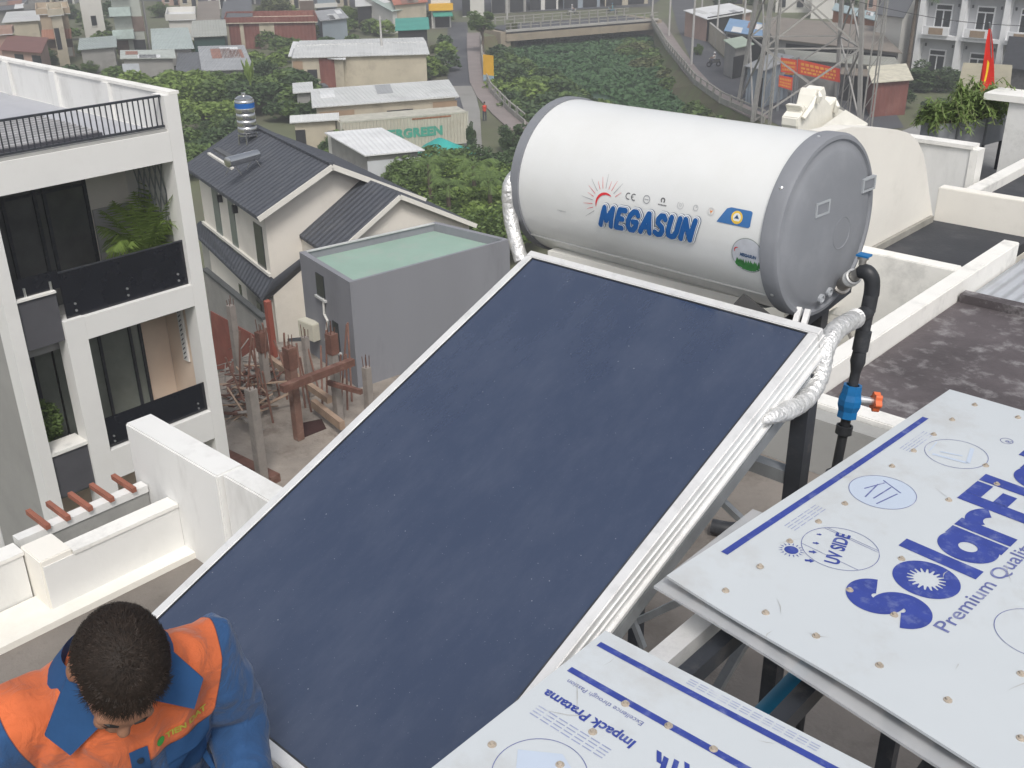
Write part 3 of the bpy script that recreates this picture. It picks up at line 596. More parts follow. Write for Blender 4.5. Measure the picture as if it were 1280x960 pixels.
# scuffs and scratches in the printed film
scuff = mat('scuff_grey', (.40, .40, .39), .7, .2, 60); rsc = random.Random(5)
for zf_, par_, box_ in ((z1, s1b, (-1.1, .5, 1.75, 3.3)), (z2, s2b, (-1.15, .5, .6, 1.55))):
    for k in range(46):
        x, y = rsc.uniform(box_[0], box_[1]), rsc.uniform(box_[2], box_[3]); a = rsc.choice((.4, 1.2, 2.0)) + rsc.gauss(0, .5); l = rsc.uniform(.015, .11); w_ = rsc.uniform(.0005, .0013); d = Vector((math.cos(a), math.sin(a), 0)); n_ = Vector((-d.y, d.x, 0)) * w_; p = Vector((x, y, 0)); c_m = p + d * l * .5 + n_ * rsc.uniform(-6, 6)
        ink(MB().add([p, c_m - n_, p + d * l, c_m + n_], [(0, 1, 2, 3)]), zf_, par_, scuff, 'scuff', .0016)
# screws through the sheets, each with a washer
wash = mat('rusty_washer', (.38, .33, .27), .7, .25, 60); scn = 0
def screw(px_, py_, par, zf):
    p = at(px_, py_, ZS); b = MB(); b.lathe((p.x, p.y, zf(p.x, p.y)), (0, 0, 1), [(0, .0), (0, .0095), (.002, .009), (.0025, .005), (.007, .0045), (.007, 0)], 12); obj('screw', b, wash, par, smooth=True)
for p in ((1218, 508), (1272, 524), (1190, 526), (1167, 544), (1142, 564), (1115, 583), (1056, 630), (1023, 653), (987, 678), (950, 710), (907, 739), (957, 766), (1062, 738), (1127, 698), (1020, 796), (1099, 833), (1118, 768), (1185, 874), (1277, 919), (1277, 840), (1232, 583), (1186, 625), (1246, 606)): screw(*p, s1b, z1)
for p in ((741, 912), (782, 877), (836, 905), (892, 935), (615, 928), (700, 953)): screw(*p, s2b, z2)
# second sheet's printing, upside down from here
E2x, E2y = Vector((-1, 0, 0)), Vector((0, -1, 0))
def strip2(x0, x1, y, wd): return MB().add([(x0, y - wd / 2, 0), (x1, y - wd / 2, 0), (x1, y + wd / 2, 0), (x0, y + wd / 2, 0)], [(0, 1, 2, 3)])
ink(strip2(-1.150, .60, 1.534, .017), z2, s2b, inkM, 'stripe'); ink(strip2(-1.146, .60, 1.424, .017), z2, s2b, inkM, 'stripe')
def txt2(t, x1, y, wd, h_, off, m_): mb = text_mb(t, .05, off); fit(mb, wd, h_); ink(place_flat(mb, (x1, y, 0), E2x, E2y), z2, s2b, m_, 'lettering')
txt2('Impack Pratama', -.905, 1.352, .235, .034, .0016, inkM); txt2('Excellence through Passion', -.925, 1.402, .20, .017, .0002, inkL)
txt2('Impack Pratama', -.25, 1.352, .235, .034, .0016, inkM)
b = MB()
for k, (x, y, w_, h_) in enumerate(((-.822, 1.355, .012, .045), (-.842, 1.348, .012, .045), (-.862, 1.352, .012, .026), (-.803, 1.362, .012, .026))):
    b.add([(x, y, 0), (x + w_, y, 0), (x + w_ + .018, y - h_, 0), (x + .018, y - h_, 0)], [(0, 1, 2, 3)])
ink(b, z2, s2b, inkM, 'print_emblem')
b = MB()
for k in range(4):
    for j in range(7): s = strip2(-.93 - j * .028, -.93 - j * .028 - .023, 1.292 - k * .0095, .0028); b.add(s.v, s.f)
for k in range(3):
    for j in range(12): s = strip2(-.62 - j * .026, -.62 - j * .026 - .021, 1.574 - k * .0075 - .004, .0022); b.add(s.v, s.f)
ink(b, z2, s2b, finM, 'fine_print')
c = Vector((-.996, 1.150, 0)); b = MB(); ring(b, c, .093, .0948, e1, e2, 56); ink(b, z2, s2b, inkL, 'print_emblem')
b = MB(); b.add([c + Vector(v) for v in ((-.075, .02, 0), (-.02, -.05, 0), (.055, -.045, 0), (.075, .035, 0), (0, .07, 0))], [tuple(range(5))]); ink(b, z2, s2b, paleM, 'print_tint')
# clear under-sheet showing below the edge of the top one
clearM = mat('clear_plastic', (.62, .64, .66), .3, .05, 5, .1, 10, alpha=.45, bsize=.01)
us = sheet('u', '', [(-1.20, 1.822, 0), (.60, 1.562, 0), (.60, 2.3, 0), (-1.20, 2.3, 0)], lambda x, y: ZS - .030 + .006 * math.sin(5 * x), 20, 4)
tag(obj('clear_sheet', us, clearM, org=((-.3, 1.9, ZS - .04), 0), smooth=True), 'cloudy clear plastic strip showing under the lower edge of the lettered sheet', 'plastic strip')
# steel framing that carries the sheets, standing on the roof floor
sf = thing('skylight_frame', 'dark steel tube frame seen through the gap between the two white sheets', 'frame', (-.3, 1.9, F0))
for X in (-1.02, -.78, -.47, -.1, .3): obj('rafter', MB().box(X - .02, .4, ZS - .17, X + .02, 3.28, ZS - .12), DSTEEL, sf)
for Y in (.6, 1.50, 2.0, 2.7, 3.2): obj('purlin', MB().box(-1.05, Y - .02, ZS - .118, .6, Y + .02, ZS - .072), STEEL, sf)
obj('rafter', MB().box(-1.13, 1.2, ZS - .18, -1.075, 2.5, ZS - .13), ALU, sf)
for X, Y in ((-1.0, .5), (.55, .5), (-1.0, 3.2), (.55, 3.2)): obj('post', MB().box(X - .03, Y - .03, F0, X + .03, Y + .03, ZS - .12), DSTEEL, sf)
bp = tag(obj('blue_pipe', MB().tube([(-.93, .5, 17.05), (-.93, 3.1, 17.05)], .042, 20), mat('light_blue_pvc', (.03, .27, .50), .4, .1, 6), org=((-.93, 1.8, 17.05), 0), smooth=True), 'bright blue plastic pipe visible in the gap below the white sheets', 'pipe')
obj('pipe_clip', MB().box(-.99, 1.0, 17.10, -.87, 1.03, ZS - .17), STEEL, bp)
# ================================================================== our own roof and the rows next to it
GROUND_LOW = 0.0
DARKROOF = mat('dark_waterproofing', (.045, .048, .055), .8, .15, 1.5, .25, 30, stain=((.08, .08, .085), 1.5, .6), bsize=.01)
STAINROOF = mat('stained_membrane', (.095, .082, .086), .7, .3, 1.6, .4, 30, stain=((.34, .33, .33), 4.2, .7), bsize=.02)
FLOORM = mat('roof_screed', (.20, .18, .16), .95, .2, 1.2, .5, 45, stain=((.10, .085, .07), 1.7, .6), bsize=.012)
STREAK = mat('white_wall_streaked', (.72, .72, .70), .85, .05, .9, .15, 20, stain=((.40, .40, .38), 1.1, .4), bsize=.01, vscale=.25)
hb = thing('row_house', 'grey roof terrace of the house the heater stands on, with low white parapets', 'house', (-1.0, 2.0, 0))
obj('wall', MB().prism([(-5.55, -6), (3.4, -6), (3.4, 6.25), (-3.3, 6.25), (-3.3, 2.74), (-5.55, 2.74)], 0, F0 - .25), PLASTER, hb)
obj('roof_floor', MB().prism([(-5.55, -6), (3.4, -6), (3.4, 6.25), (-3.3, 6.25), (-3.3, 2.74), (-5.55, 2.74)], F0 - .248, F0), FLOORM, hb)
# left parapet: white inner face, cream ledge at its foot
obj('parapet', MB().box(-5.45, 1.85, F0 - 1.5, -5.345, 2.72, 15.535), STREAK, hb)
obj('parapet_coping', MB().box(-5.462, 2.032, 15.537, -5.335, 2.72, 15.56), COPING, hb)
obj('parapet', MB().box(-5.68, -6, F0 - 1.5, -5.56, 1.83, 15.535), STREAK, hb)
obj('parapet_coping', MB().box(-5.69, -6, 15.537, -5.55, 1.838, 15.56), COPING, hb)
obj('parapet_cap', MB().box(-5.60, 1.84, F0 - .5, -5.35, 2.03, 15.575), CREAM, hb, bevel=.006)
obj('ledge', MB().box(-5.55, -6, F0 + .002, -5.23, 2.74, F0 + .045), CREAM, hb)
obj('parapet', MB().box(-7.2, 1.72, 13.0, -5.90, 1.86, 15.60), WHITE, hb, bevel=.006)
# tall end wall with a step
obj('end_wall', MB().box(-5.86, 2.722, F0 - 2.0, -4.83, 2.91, 15.95), WHITE, hb, bevel=.01)
obj('end_wall', MB().box(-4.828, 2.76, F0 - 2.0, -2.9, 2.91, 15.95), WHITE, hb, bevel=.01)
obj('parapet', MB().box(-3.3, 6.255, F0 - .3, 3.4, 6.42, 15.62), PLASTER, hb)
obj('parapet', MB().box(-3.46, 2.92, F0 - .3, -3.302, 6.25, 15.3), PLASTER, hb)
obj('plinth', MB().box(-2.2, .35, F0 + .002, -1.5, .98, 16.205), CONC, hb, bevel=.01)
# rafter stubs over the light well
ww_ = thing('light_well_beam', 'white concrete beam crossed by short brown rafters over a light well', 'beam', (-5.7, 1.2, F0 - .5))
obj('beam', MB().box(-5.77, 1.87, 15.51, -5.69, 2.715, 15.56), WHITE, ww_)
obj('well_wall', MB().box(-5.75, 1.87, 13.5, -5.70, 2.715, 15.508), PLASTER, ww_)
rm = mat('brown_painted_steel', (.30, .115, .075), .75, .15, 6, .15, 30, stain=((.18, .09, .07), 8, .5), bsize=.004)
for px_, py_ in ((53, 650), (79, 640), (105, 627), (131, 615), (158, 603)):
    p = at(px_, py_, 15.6); obj('rafter', MB().box(-5.93, p.y - .015, 15.562, -5.665, p.y + .015, 15.595), rm, ww_)

# ------------------------------------------------------------------ stained flat roof, right
sr = thing('row_house', 'neighbouring flat roof with dark brown membrane blotched by pale dried stains and a white coping', 'house', (.5, 8, 0))
obj('wall', MB().box(-3.14, 6.425, 0, 5.5, 9.78, 15.40), PLASTER, sr)
obj('roof_membrane', MB().box(-3.13, 6.55, 15.402, 5.5, 9.70, 15.46), STAINROOF, sr)
obj('coping', MB().box(-3.42, 6.425, 15.50, 5.5, 6.60, 15.655), COPING, sr, bevel=.008) if False else obj('coping', MB().box(-3.30, 6.43, 15.465, 5.5, 6.60, 15.655), COPING, sr, bevel=.008)
obj('coping', MB().box(-3.30, 6.602, 15.40, -3.14, 11.2, 15.65), COPING, sr, bevel=.008)
obj('upstand', MB().box(-3.12, 9.60, 15.462, 5.5, 9.74, 15.54), STAINROOF, sr)
gr = thing('row_house', 'pale grey sheet metal roof just beyond the stained brown roof', 'house', (.5, 11, 0))
obj('wall', MB().box(-3.12, 9.785, 0, 5.5, 12.1, 15.35), PLASTER, gr)
obj('roof', MB().box(-3.12, 9.785, 15.352, 5.5, 12.1, 15.44), mat('pale_metal_roof', (.42, .44, .47), .5, .08, 1.5, bands=(0, .12, .01), stain=((.3, .3, .3), 1.4, .4)), gr)
# ------------------------------------------------------------------ house with the rounded white gable wall
rg = thing('row_house', 'cream white house with a tall round shouldered parapet wall directly behind the tank', 'house', (-3.9, 11, 0))
prof = [(9.2, 15.40), (9.2, 16.98), (9.6, 16.99)]
for k in range(13): a = math.radians(90 - k * 7.5); prof.append((10.85 + 1.15 * math.cos(a) * 1.0, 15.75 + .93 * math.sin(a)))
prof += [(12.14, 15.45)]
prof = [(9.2, 15.0), (9.2, 16.93), (9.7, 16.90), (10.3, 16.80), (10.8, 16.70), (11.1, 16.62), (11.4, 16.48), (11.62, 16.30), (11.78, 16.1), (11.9, 15.9), (12.05, 15.68), (12.2, 15.46), (12.2, 15.0)]
b = MB(); n = len(prof); b.add([(-4.43, y, z) for y, z in prof] + [(-4.62, y, z) for y, z in prof], [tuple(range(n)), tuple(range(2 * n - 1, n - 1, -1))] + [(i, n + i, n + (i + 1) % n, (i + 1) % n) for i in range(n)])
obj('gable_wall', b, CREAM, rg)
obj('wall', MB().box(-4.62, 9.90, 0, -3.305, 12.25, 15.30), CREAM, rg)
obj('roof_membrane', MB().box(-4.425, 10.10, 15.302, -3.31, 12.2, 15.42), DARKROOF, rg)
obj('parapet', MB().box(-4.62, 9.895, 14.9, -3.302, 10.08, 15.652), COPING, rg, bevel=.008)
obj('parapet', MB().box(-4.425, 12.22, 15.25, 2.0, 12.38, 15.81), CREAM, rg, bevel=.008)
obj('wall_stub', MB().box(-4.42, 10.09, 15.425, -4.38, 12.1, 15.50), mat('grey_dirt_plaster', (.30, .29, .26), .9, .2, 3), rg)
# lattice block wall in the gap below
lw = thing('lattice_wall', 'dark openwork wall in the gap behind the black water pipe', 'wall', (-3.7, 9.6, 13.2))
b = MB()
for k in range(14):
    for j in range(4):
        x0 = -4.7 + k * .24; z0 = 13.3 + j * .4; b.bar((x0, 9.7, z0), (x0 + .24, 9.7, z0 + .4), .03); b.bar((x0 + .24, 9.7, z0), (x0, 9.7, z0 + .4), .03)
obj('lattice', b, CONC, lw)
# ------------------------------------------------------------------ next terraces
nt_ = thing('row_house', 'dark flat roof with a bright white edge strip past the cream parapet', 'house', (-2, 15, 0))
obj('wall', MB().box(-4.38, 12.39, 0, 4, 18.5, 15.3), PLASTER, nt_)
obj('roof_membrane', MB().box(-4.25, 12.5, 15.302, 4, 18.5, 15.5), DARKROOF, nt_)
obj('edge_strip', MB().box(-4.42, 12.40, 15.32, -4.255, 18.5, 15.62), COPING, nt_, bevel=.008)
tr = thing('row_house', 'grey roof terrace with white parapet and pillar where the planters stand', 'house', (-6, 17, 0))
obj('wall', MB().box(-7.6, 12.3, 0, -4.44, 20.6, 14.9), PLASTER, tr)
obj('roof_floor', MB().box(-7.6, 12.3, 14.902, -4.44, 20.6, 15.0), mat('terrace_tiles', (.26, .26, .255), .8, .12, 2, .15, 25, stain=((.18, .18, .17), 1.4, .5)), tr)
pa, pb = at(1152, 178, 16.0), at(1220, 184, 16.0)
Yp = (pa.y + pb.y) / 2
obj('parapet', MB().box(pa.x - .5, Yp - .08, 14.9, pb.x, Yp + .08, 16.0), STREAK, tr)
obj('parapet_coping', MB().box(pa.x - .5, Yp - .11, 16.002, pb.x + .03, Yp + .11, 16.05), COPING, tr)
obj('parapet_post', MB().box(pb.x + .002, Yp - .10, 14.9, pb.x + .10, Yp + .12, 16.0), COPING, tr)
pc = at(1300, 196, 15.5); pt = atY(1262, 127, pc.y)
obj('pillar', MB().box(pt.x, pc.y, 14.9, pt.x + 1.4, pc.y + .5, pt.z), mat('weathered_white', (.72, .72, .70), .85, .12, 2, stain=((.35, .35, .33), 2, .5)), tr)
obj('pillar_cap', MB().box(pt.x - .35, pc.y - .05, pt.z + .002, pt.x + 1.5, pc.y + .55, pt.z + .09), COPING, tr)
# planters on thin metal stands
PLX = []
planter = None
zpl = 15.75
for k, (ax_, ay_, bx_, by_) in enumerate(((1172, 165, 1196, 163), (1198, 163, 1232, 158), (1234, 157, 1262, 150))):
    A_, B_ = at(ax_, ay_, zpl), at(bx_, by_, zpl); L_ = (B_ - A_).length; an = math.atan2((B_ - A_).y, (B_ - A_).x)
    lab = ('grey planter box half hidden behind the white parapet, left one under the bamboo', 'grey planter box under the bamboo, middle one of the terrace', 'grey planter box nearest the white pillar')[k]
    t = thing('planter', lab, 'planter', (A_.x, A_.y, 15.0), an, 'planters on the neighbouring terrace')
    pm_ = mat('planter_grey', (.26, .27, .29), .7, .12, 3, .1, 20)
    obj('box_body', MB().box(0, 0, .45, L_, .4, .86), pm_, t, local=True, bevel=.01)
    obj('soil', MB().box(.02, .02, .862, L_ - .02, .38, .88), mat('soil', (.06, .045, .03), .95), t, local=True)
    for X in (.05, L_ - .08):
        for Y in (.03, .33): obj('leg', MB().box(X, Y, 0, X + .035, Y + .035, .449), DSTEEL, t, local=True)
    PLX.append((A_, B_, L_, an))
# white carved ornament on a roof ridge, left of the rounded wall
oX = -6.2
orn = thing('roof_ornament', 'white carved flame shaped roof ornament peeking above the tank', 'ornament', atX(1030, 168, oX))
def OP(px_, py_, X=oX): return atX(px_, py_, X)
orn_pts = [(996, 158), (997, 148), (1003, 140), (1001, 133), (1006, 131), (1010, 137), (1014, 136), (1016, 128), (1018, 120), (1021, 111), (1026, 112), (1031, 108), (1033, 116), (1032, 124), (1038, 130), (1042, 126), (1046, 121), (1048, 132), (1050, 136), (1062, 142), (1076, 151), (1075, 158), (1062, 162), (1048, 166), (1030, 172), (998, 170)]
n = len(orn_pts); b = MB(); b.add([OP(*p) for p in orn_pts] + [OP(*p) + Vector((-.22, 0, 0)) for p in orn_pts], [tuple(range(n)), tuple(range(2 * n - 1, n - 1, -1))] + [(i, n + i, n + (i + 1) % n, (i + 1) % n) for i in range(n)])
obj('carved_crest', b, mat('ornament_white', (.82, .80, .72), .7, .06, 4, .3, 14, bsize=.02), orn, bevel=.012)
b = MB()
rr_ = [OP(1000, 158), OP(1048, 166), OP(1076, 153), OP(1048, 136)]
b.slab([p + Vector((.25 if i < 2 else .1, 0, 0)) for i, p in enumerate(rr_)], .05); obj('eave', b, mat('ornament_white'), orn)
for a_, c_ in (((1004, 148), (1020, 120)), ((1022, 128), (1024, 114)), ((1044, 140), (1046, 126))): obj('flame_rib', MB().tube([OP(*a_, oX + .03), OP((a_[0] + c_[0]) / 2 + 2, (a_[1] + c_[1]) / 2, oX + .06), OP(*c_, oX + .02)], [.03, .035, .01], 8), mat('ornament_white'), orn, smooth=True)
obj('support_wall', MB().box(oX - .6, OP(1000, 165).y, 0, oX + .05, OP(1062, 165).y, OP(1030, 172).z), CREAM, orn)
gp = atX(1017, 130, oX - .5)
g = MB()
for q_ in ((1018, 115, .05), (1014, 124, .07), (1012, 134, .06), (1016, 121, .05)): pz = atX(q_[0], q_[1], oX - .5); g.ell(pz, (q_[2], q_[2], q_[2] * 1.3), nu=10, nv=8)
tag(obj('gilded_ornament', g, mat('gilded', (.62, .36, .05), .6, .25, 20), org=((gp.x, gp.y, gp.z - .3), 0), smooth=True), 'small golden yellow ornament against the white carved crest', 'ornament')
# red flag hanging folded from a pole
fb = atX(1243, 150, -6.6); ft = atX(1237, 28, -6.6)
fl = thing('flag', 'red flag with part of a yellow star, hanging folded on its pole', 'flag', (fb.x, fb.y, 15.0))
obj('pole', MB().tube([(fb.x, fb.y, 15.0), fb, ft], .015, 8), STEEL, fl)
left = [(1236, 36), (1232, 52), (1229, 70), (1226, 86), (1224, 100), (1221, 112), (1219, 121)]
right = [(1238, 36), (1240, 52), (1241, 70), (1242, 86), (1242.5, 100), (1243, 110), (1242, 113)]
b = MB(); V = []; NU = 14
for j in range(len(left)):
    for i in range(NU + 1):
        u = i / NU; x = left[j][0] * (1 - u) + right[j][0] * u; y = left[j][1] * (1 - u) + right[j][1] * u
        p = atX(x, y, -6.6); p += Vector((.05 * math.sin(u * 15 + j * .3) * (.3 + j / 7), 0, 0)); V.append(p)
b.add(V, [(j * (NU + 1) + i, j * (NU + 1) + i + 1, (j + 1) * (NU + 1) + i + 1, (j + 1) * (NU + 1) + i) for j in range(len(left) - 1) for i in range(NU)])
fc = obj('cloth', b, mat('flag_red', (.62, .03, .02), .7, .1, 5), fl, smooth=True)
b = MB(); st = [(1228.2, 74), (1230.5, 78), (1229, 88), (1226.5, 99), (1224.5, 104), (1223.6, 101), (1226.2, 90)]
b.add([atX(x, y, -6.6) + Vector((.085, 0, 0)) for x, y in st], [tuple(range(len(st)))]); obj('star_fold', b, mat('flag_yellow', (.80, .55, .02), .7), fc)

# ================================================================== white tube house opposite (left)
XA = -19.0
A = thing('town_house', 'tall white tube house on the left with dark glass balconies and a black roof railing', 'house', (XA - 6, 9.1, 0))
WA = mat('bright_white_wall', (.76, .755, .735), .8, .04, .7, .1, 15, stain=((.62, .61, .58), .7, .35), bsize=.01)
DG = mat('dark_grey_panel', (.085, .085, .095), .6, .1, 2)
y0, y1 = 6.98, 11.10
# facade columns and beams, set round real recesses 2.3 m deep
obj('column', MB().box(XA - .45, 10.82, 0, XA, 11.12, 15.47), WA, A)
obj('column', MB().box(XA - .45, y0, 0, XA, 7.23, 15.47), WA, A)
obj('column', MB().box(XA - .40, 8.0, 0, XA, 8.42, 11.60), WA, A)
obj('beam', MB().box(XA - .45, 7.232, 14.20, XA - .002, 10.818, 14.78), WA, A)
obj('beam', MB().box(XA - .40, 8.422, 11.12, XA - .002, 10.818, 11.585), WA, A)
obj('beam', MB().box(XA - .40, 8.422, 7.95, XA - .002, 10.818, 8.62), WA, A)
obj('side_wall', MB().box(XA - 14, y0 + .01, 0, XA - .452, y0 + .16, 15.0), mat('raw_side_plaster', (.33, .325, .31), .92, .1, .7, .15, 12, stain=((.24, .235, .22), .6, .5)), A)
obj('side_wall', MB().box(XA - 14, 10.96, 0, XA - .452, 11.115, 14.7), WA, A)
obj('back_wall', MB().box(XA - 14, y0 + .165, 0, XA - 13.8, 10.955, 15.0), WA, A)
for zf, d in ((11.10, .02), (7.92, 0), (4.3, 0)): obj('floor_slab', MB().box(XA - 13.8, y0 + .165, zf - .18, XA - .46, 10.955, zf), mat('grey_floor_tile', (.30, .30, .30), .5, .05), A)
# roof deck, tall far parapet with piers, railing
obj('roof_deck', MB().box(XA - 13.8, y0 + .165, 14.5, XA - .46, 10.955, 14.70), mat('terrace_tile_pale', (.42, .43, .46), .6, .05, 2, bands=(1, .4, .003)), A)
obj('parapet', MB().box(XA - 14, 10.98, 14.702, XA - .452, 11.12, 15.47), WHITE, A)
obj('parapet_coping', MB().box(XA - 14, 10.94, 15.472, XA, 11.16, 15.53), COPING, A)
for k in range(4): obj('parapet_pier', MB().box(XA - 2.6 - k * 2.35, 10.90, 14.702, XA - 2.35 - k * 2.35, 10.978, 15.47), WHITE, A)
obj('parapet', MB().box(XA - 14, y0 + .01, 15.002, XA - .452, y0 + .16, 15.15), WHITE, A)
# skylight with louvres
sk_ = obj('skylight', MB().box(XA - 3.4, 7.5, 14.702, XA - .9, 9.9, 14.80), mat('skylight_dark', (.06, .06, .07), .35, .1), A)
for k in range(11): obj('louvre', MB().box(XA - 3.4 + .05 + k * .23, 7.52, 14.802, XA - 3.4 + .12 + k * .23, 9.88, 14.84), mat('louvre_grey', (.40, .40, .41), .5), sk_)
rl = MB(); obj('rail_top', MB().box(XA - .16, 7.232, 15.44, XA - .10, 10.81, 15.48), DSTEEL, A)
rlo = obj('rail_bottom', MB().box(XA - .16, 7.232, 14.86, XA - .10, 10.81, 14.90), DSTEEL, A)
for k in range(32): obj('baluster', MB().box(XA - .14, 7.30 + k * .112, 14.902, XA - .12, 7.32 + k * .112, 15.438), DSTEEL, A)
obj('rail_kerb', MB().box(XA - .30, 7.232, 14.782, XA - .05, 10.815, 14.83), PLASTER, A)
# upper floor recess: dark glazing, grey wall, planter recess
XR = XA - 2.3
obj('inner_wall', MB().box(XR - .12, 10.02, 11.10, XR, 10.955, 14.2), mat('inner_cream', (.78, .74, .68), .85, .04), A)
obj('wainscot', MB().box(XR + .002, 10.06, 11.10, XR + .05, 10.89, 12.95), mat('inner_grey', (.42, .415, .425), .8, .06), A)
obj('wainscot', MB().box(XR + .052, 10.90, 11.10, XA - .47, 10.95, 12.75), mat('inner_grey'), A)
obj('inner_ceiling', MB().box(XR, y0 + .165, 14.10, XA - .46, 10.955, 14.195), WA, A)
GL = mat('dark_window_glass', (.11, .113, .112), .08, .25, 1.2, spec=.6, stain=((.10, .11, .11), .9, .6))
GLG = mat('greenish_window_glass', (.22, .24, .21), .12, .2, 1.0, spec=.6, stain=((.18, .20, .18), 1.1, .6))
gz = obj('glazing', MB().box(XR - .06, y0 + .17, 11.10, XR, 10.018, 14.1), GL, A)
for y in (7.4, 8.25, 8.9, 9.1, 9.98): obj('mullion', MB().box(XR + .002, y - .035, 11.1, XR + .05, y + .035, 14.08), DSTEEL, gz)
obj('mullion', MB().box(XR + .002, y0 + .2, 13.5, XR + .04, 9.95, 13.56), DSTEEL, gz)
for k in range(6): obj('screen_bar', MB().bar((XR + .35 + k * .22, 10.93, 12.80), (XR + .75 + k * .22, 10.93, 14.1), .02), STEEL, A); obj('screen_bar', MB().bar((XR + .75 + k * .22, 10.915, 12.80), (XR + .35 + k * .22, 10.915, 14.1), .02), STEEL, A)
# black glass balustrades
BG = mat('black_glass', (.012, .013, .018), .12, .15, spec=.5)
bg1 = obj('balustrade_glass', MB().box(XA - .14, 8.14, 11.59, XA - .12, 10.815, 12.52), BG, A)
obj('balustrade_cap', MB().box(XA - .15, 8.14, 12.522, XA - .11, 10.815, 12.545), DSTEEL, bg1)
for y in (8.35, 9.45, 10.6):
    for z in (11.72, 11.86): obj('standoff', MB().lathe((XA - .12, y, z), (1, 0, 0), [(0, .025), (.02, .025), (.021, 0)], 10), mat('bright_screw'), bg1)
obj('balustrade_glass', MB().box(XA - .14, 7.235, 12.25, XA - .12, 8.13, 12.60), BG, A)
for y in (7.45, 7.95): obj('standoff', MB().tube([(XA - .10, y, 12.2), (XA - .10, y, 12.42)], .025, 8), mat('bright_screw'), A)
obj('grey_panel', MB().box(XA - .30, 7.232, 11.22, XA - .06, 7.998, 12.20), DG, A)
obj('panel_sill', MB().box(XA - .32, 7.232, 12.202, XA - .02, 7.998, 12.245), COPING, A)
obj('grey_panel', MB().box(XA - .30, 7.232, 8.0, XA - .06, 7.998, 8.95), DG, A)
obj('panel_sill', MB().box(XA - .55, 7.232, 8.952, XA - .02, 7.998, 9.02), COPING, A)
bg2 = obj('balustrade_glass', MB().box(XA - .14, 8.423, 8.64, XA - .12, 10.815, 9.30), BG, A)
for y in (8.6, 10.6):
    for z in (8.74, 8.86): obj('standoff', MB().lathe((XA - .12, y, z), (1, 0, 0), [(0, .022), (.02, .022), (.021, 0)], 10), mat('bright_screw'), bg2)
# middle floor recess
obj('inner_wall', MB().box(XA - 1.5, 10.905, 7.95, XA - .47, 10.952, 11.1), mat('inner_peach', (.76, .62, .50), .85, .05), A)
XM = XA - 1.5
obj('inner_wall', MB().box(XM - .1, 10.28, 7.95, XM, 10.90, 11.1), mat('inner_peach', (.76, .62, .50), .85, .05), A)
g2 = obj('glazing', MB().box(XM - .06, 8.30, 7.95, XM, 10.278, 11.0), GLG, A)
for y in (8.85, 9.30, 10.0, 10.24): obj('mullion', MB().box(XM + .002, y - .03, 7.95, XM + .05, y + .03, 11.0), DSTEEL, g2)
g3 = obj('glazing', MB().box(XM - .06, y0 + .17, 7.95, XM, 8.25, 11.0), GLG, A)
for y in (7.55, 7.85): obj('mullion', MB().box(XM + .002, y - .03, 7.95, XM + .05, y + .03, 11.0), DSTEEL, g3)
nw = obj('slot_window', MB().box(XM + .60, 10.86, 9.6, XM + .80, 10.903, 11.0), WA, A); 
b = MB()
for k in range(12): b.bar((XM + .66, 10.855, 9.65 + k * .11), (XM + .74, 10.855, 9.72 + k * .11), .02); 
obj('window_lattice', b, DSTEEL, nw)
obj('lower_wall', MB().box(XM - .1, y0 + .17, 0, XM, 10.955, 7.74), mat('inner_peach'), A)
obj('beam', MB().box(XA - .40, 8.422, 4.0, XA - .002, 10.818, 4.6), WA, A)
# white line of a step on the raw side wall
stp_ = [atY(x, y, y0 - .005) for x, y in ((2, 445), (18, 515), (30, 530))]
# ================================================================== grey villa with pitched roofs, left of centre
TILE = mat('dark_grey_roof_tile', (.075, .082, .098), .75, .1, 2.5, bands=(1, .34, .03), stain=((.12, .125, .135), 1.2, .5))
VW = mat('villa_cream', (.76, .72, .65), .85, .03, .6, stain=((.5, .47, .41), .5, .3)); TRIM = mat('villa_white_trim', (.74, .72, .66), .7, .04)
WIN = mat('dark_window', (.03, .035, .04), .15, .2, 1, spec=.6); WING = mat('grey_green_window', (.16, .19, .18), .2, .15, 1, spec=.6)
va = math.atan2(2.6, -9.1); VX = Vector((math.cos(va), math.sin(va), 0)); VYv = Vector((VX.y, -VX.x, 0))   # VX away along the ridge, VYv towards the far slope
RN = at(415, 205, 10.0); RN.z = 0
def VP(x, y, z): return RN + VX * x + VYv * y + Vector((0, 0, z))
v = thing('villa', 'cream house with dark grey tiled roofs and a steel water tank on top', 'house', tuple(VP(4, 0, 0)), va + PI / 2 + PI)
def vbox(name, x0, y0_, z0, x1, y1_, z1, m_, par=None):
    b = MB().hexa([VP(x0, y0_, z0), VP(x1, y0_, z0), VP(x1, y1_, z0), VP(x0, y1_, z0), VP(x0, y0_, z1), VP(x1, y0_, z1), VP(x1, y1_, z1), VP(x0, y1_, z1)]); return obj(name, b, m_, par or v)
def gable_roof(x0, x1, yL, yR, zr, zL, zR, yr=0.0, t=.14, m_=TILE):
    o = obj('roof', MB().slab([VP(x0, yr, zr), VP(x1, yr, zr), VP(x1, yL, zL), VP(x0, yL, zL)], t), m_, v)
    o2 = obj('roof', MB().slab([VP(x0, yr, zr - .002), VP(x0, yR, zR), VP(x1, yR, zR), VP(x1, yr, zr - .002)], t), m_, v)
    obj('ridge_cap', MB().bar(VP(x0, yr, zr + .02), VP(x1, yr, zr + .02), .24, .08), m_, o)
    for (ya, za) in ((yL, zL), (yR, zR)): obj('verge_board', MB().bar(VP(x0 - .03, yr, zr - .10), VP(x0 - .03, ya, za - .10), .05, .20), TRIM, o)
    return o
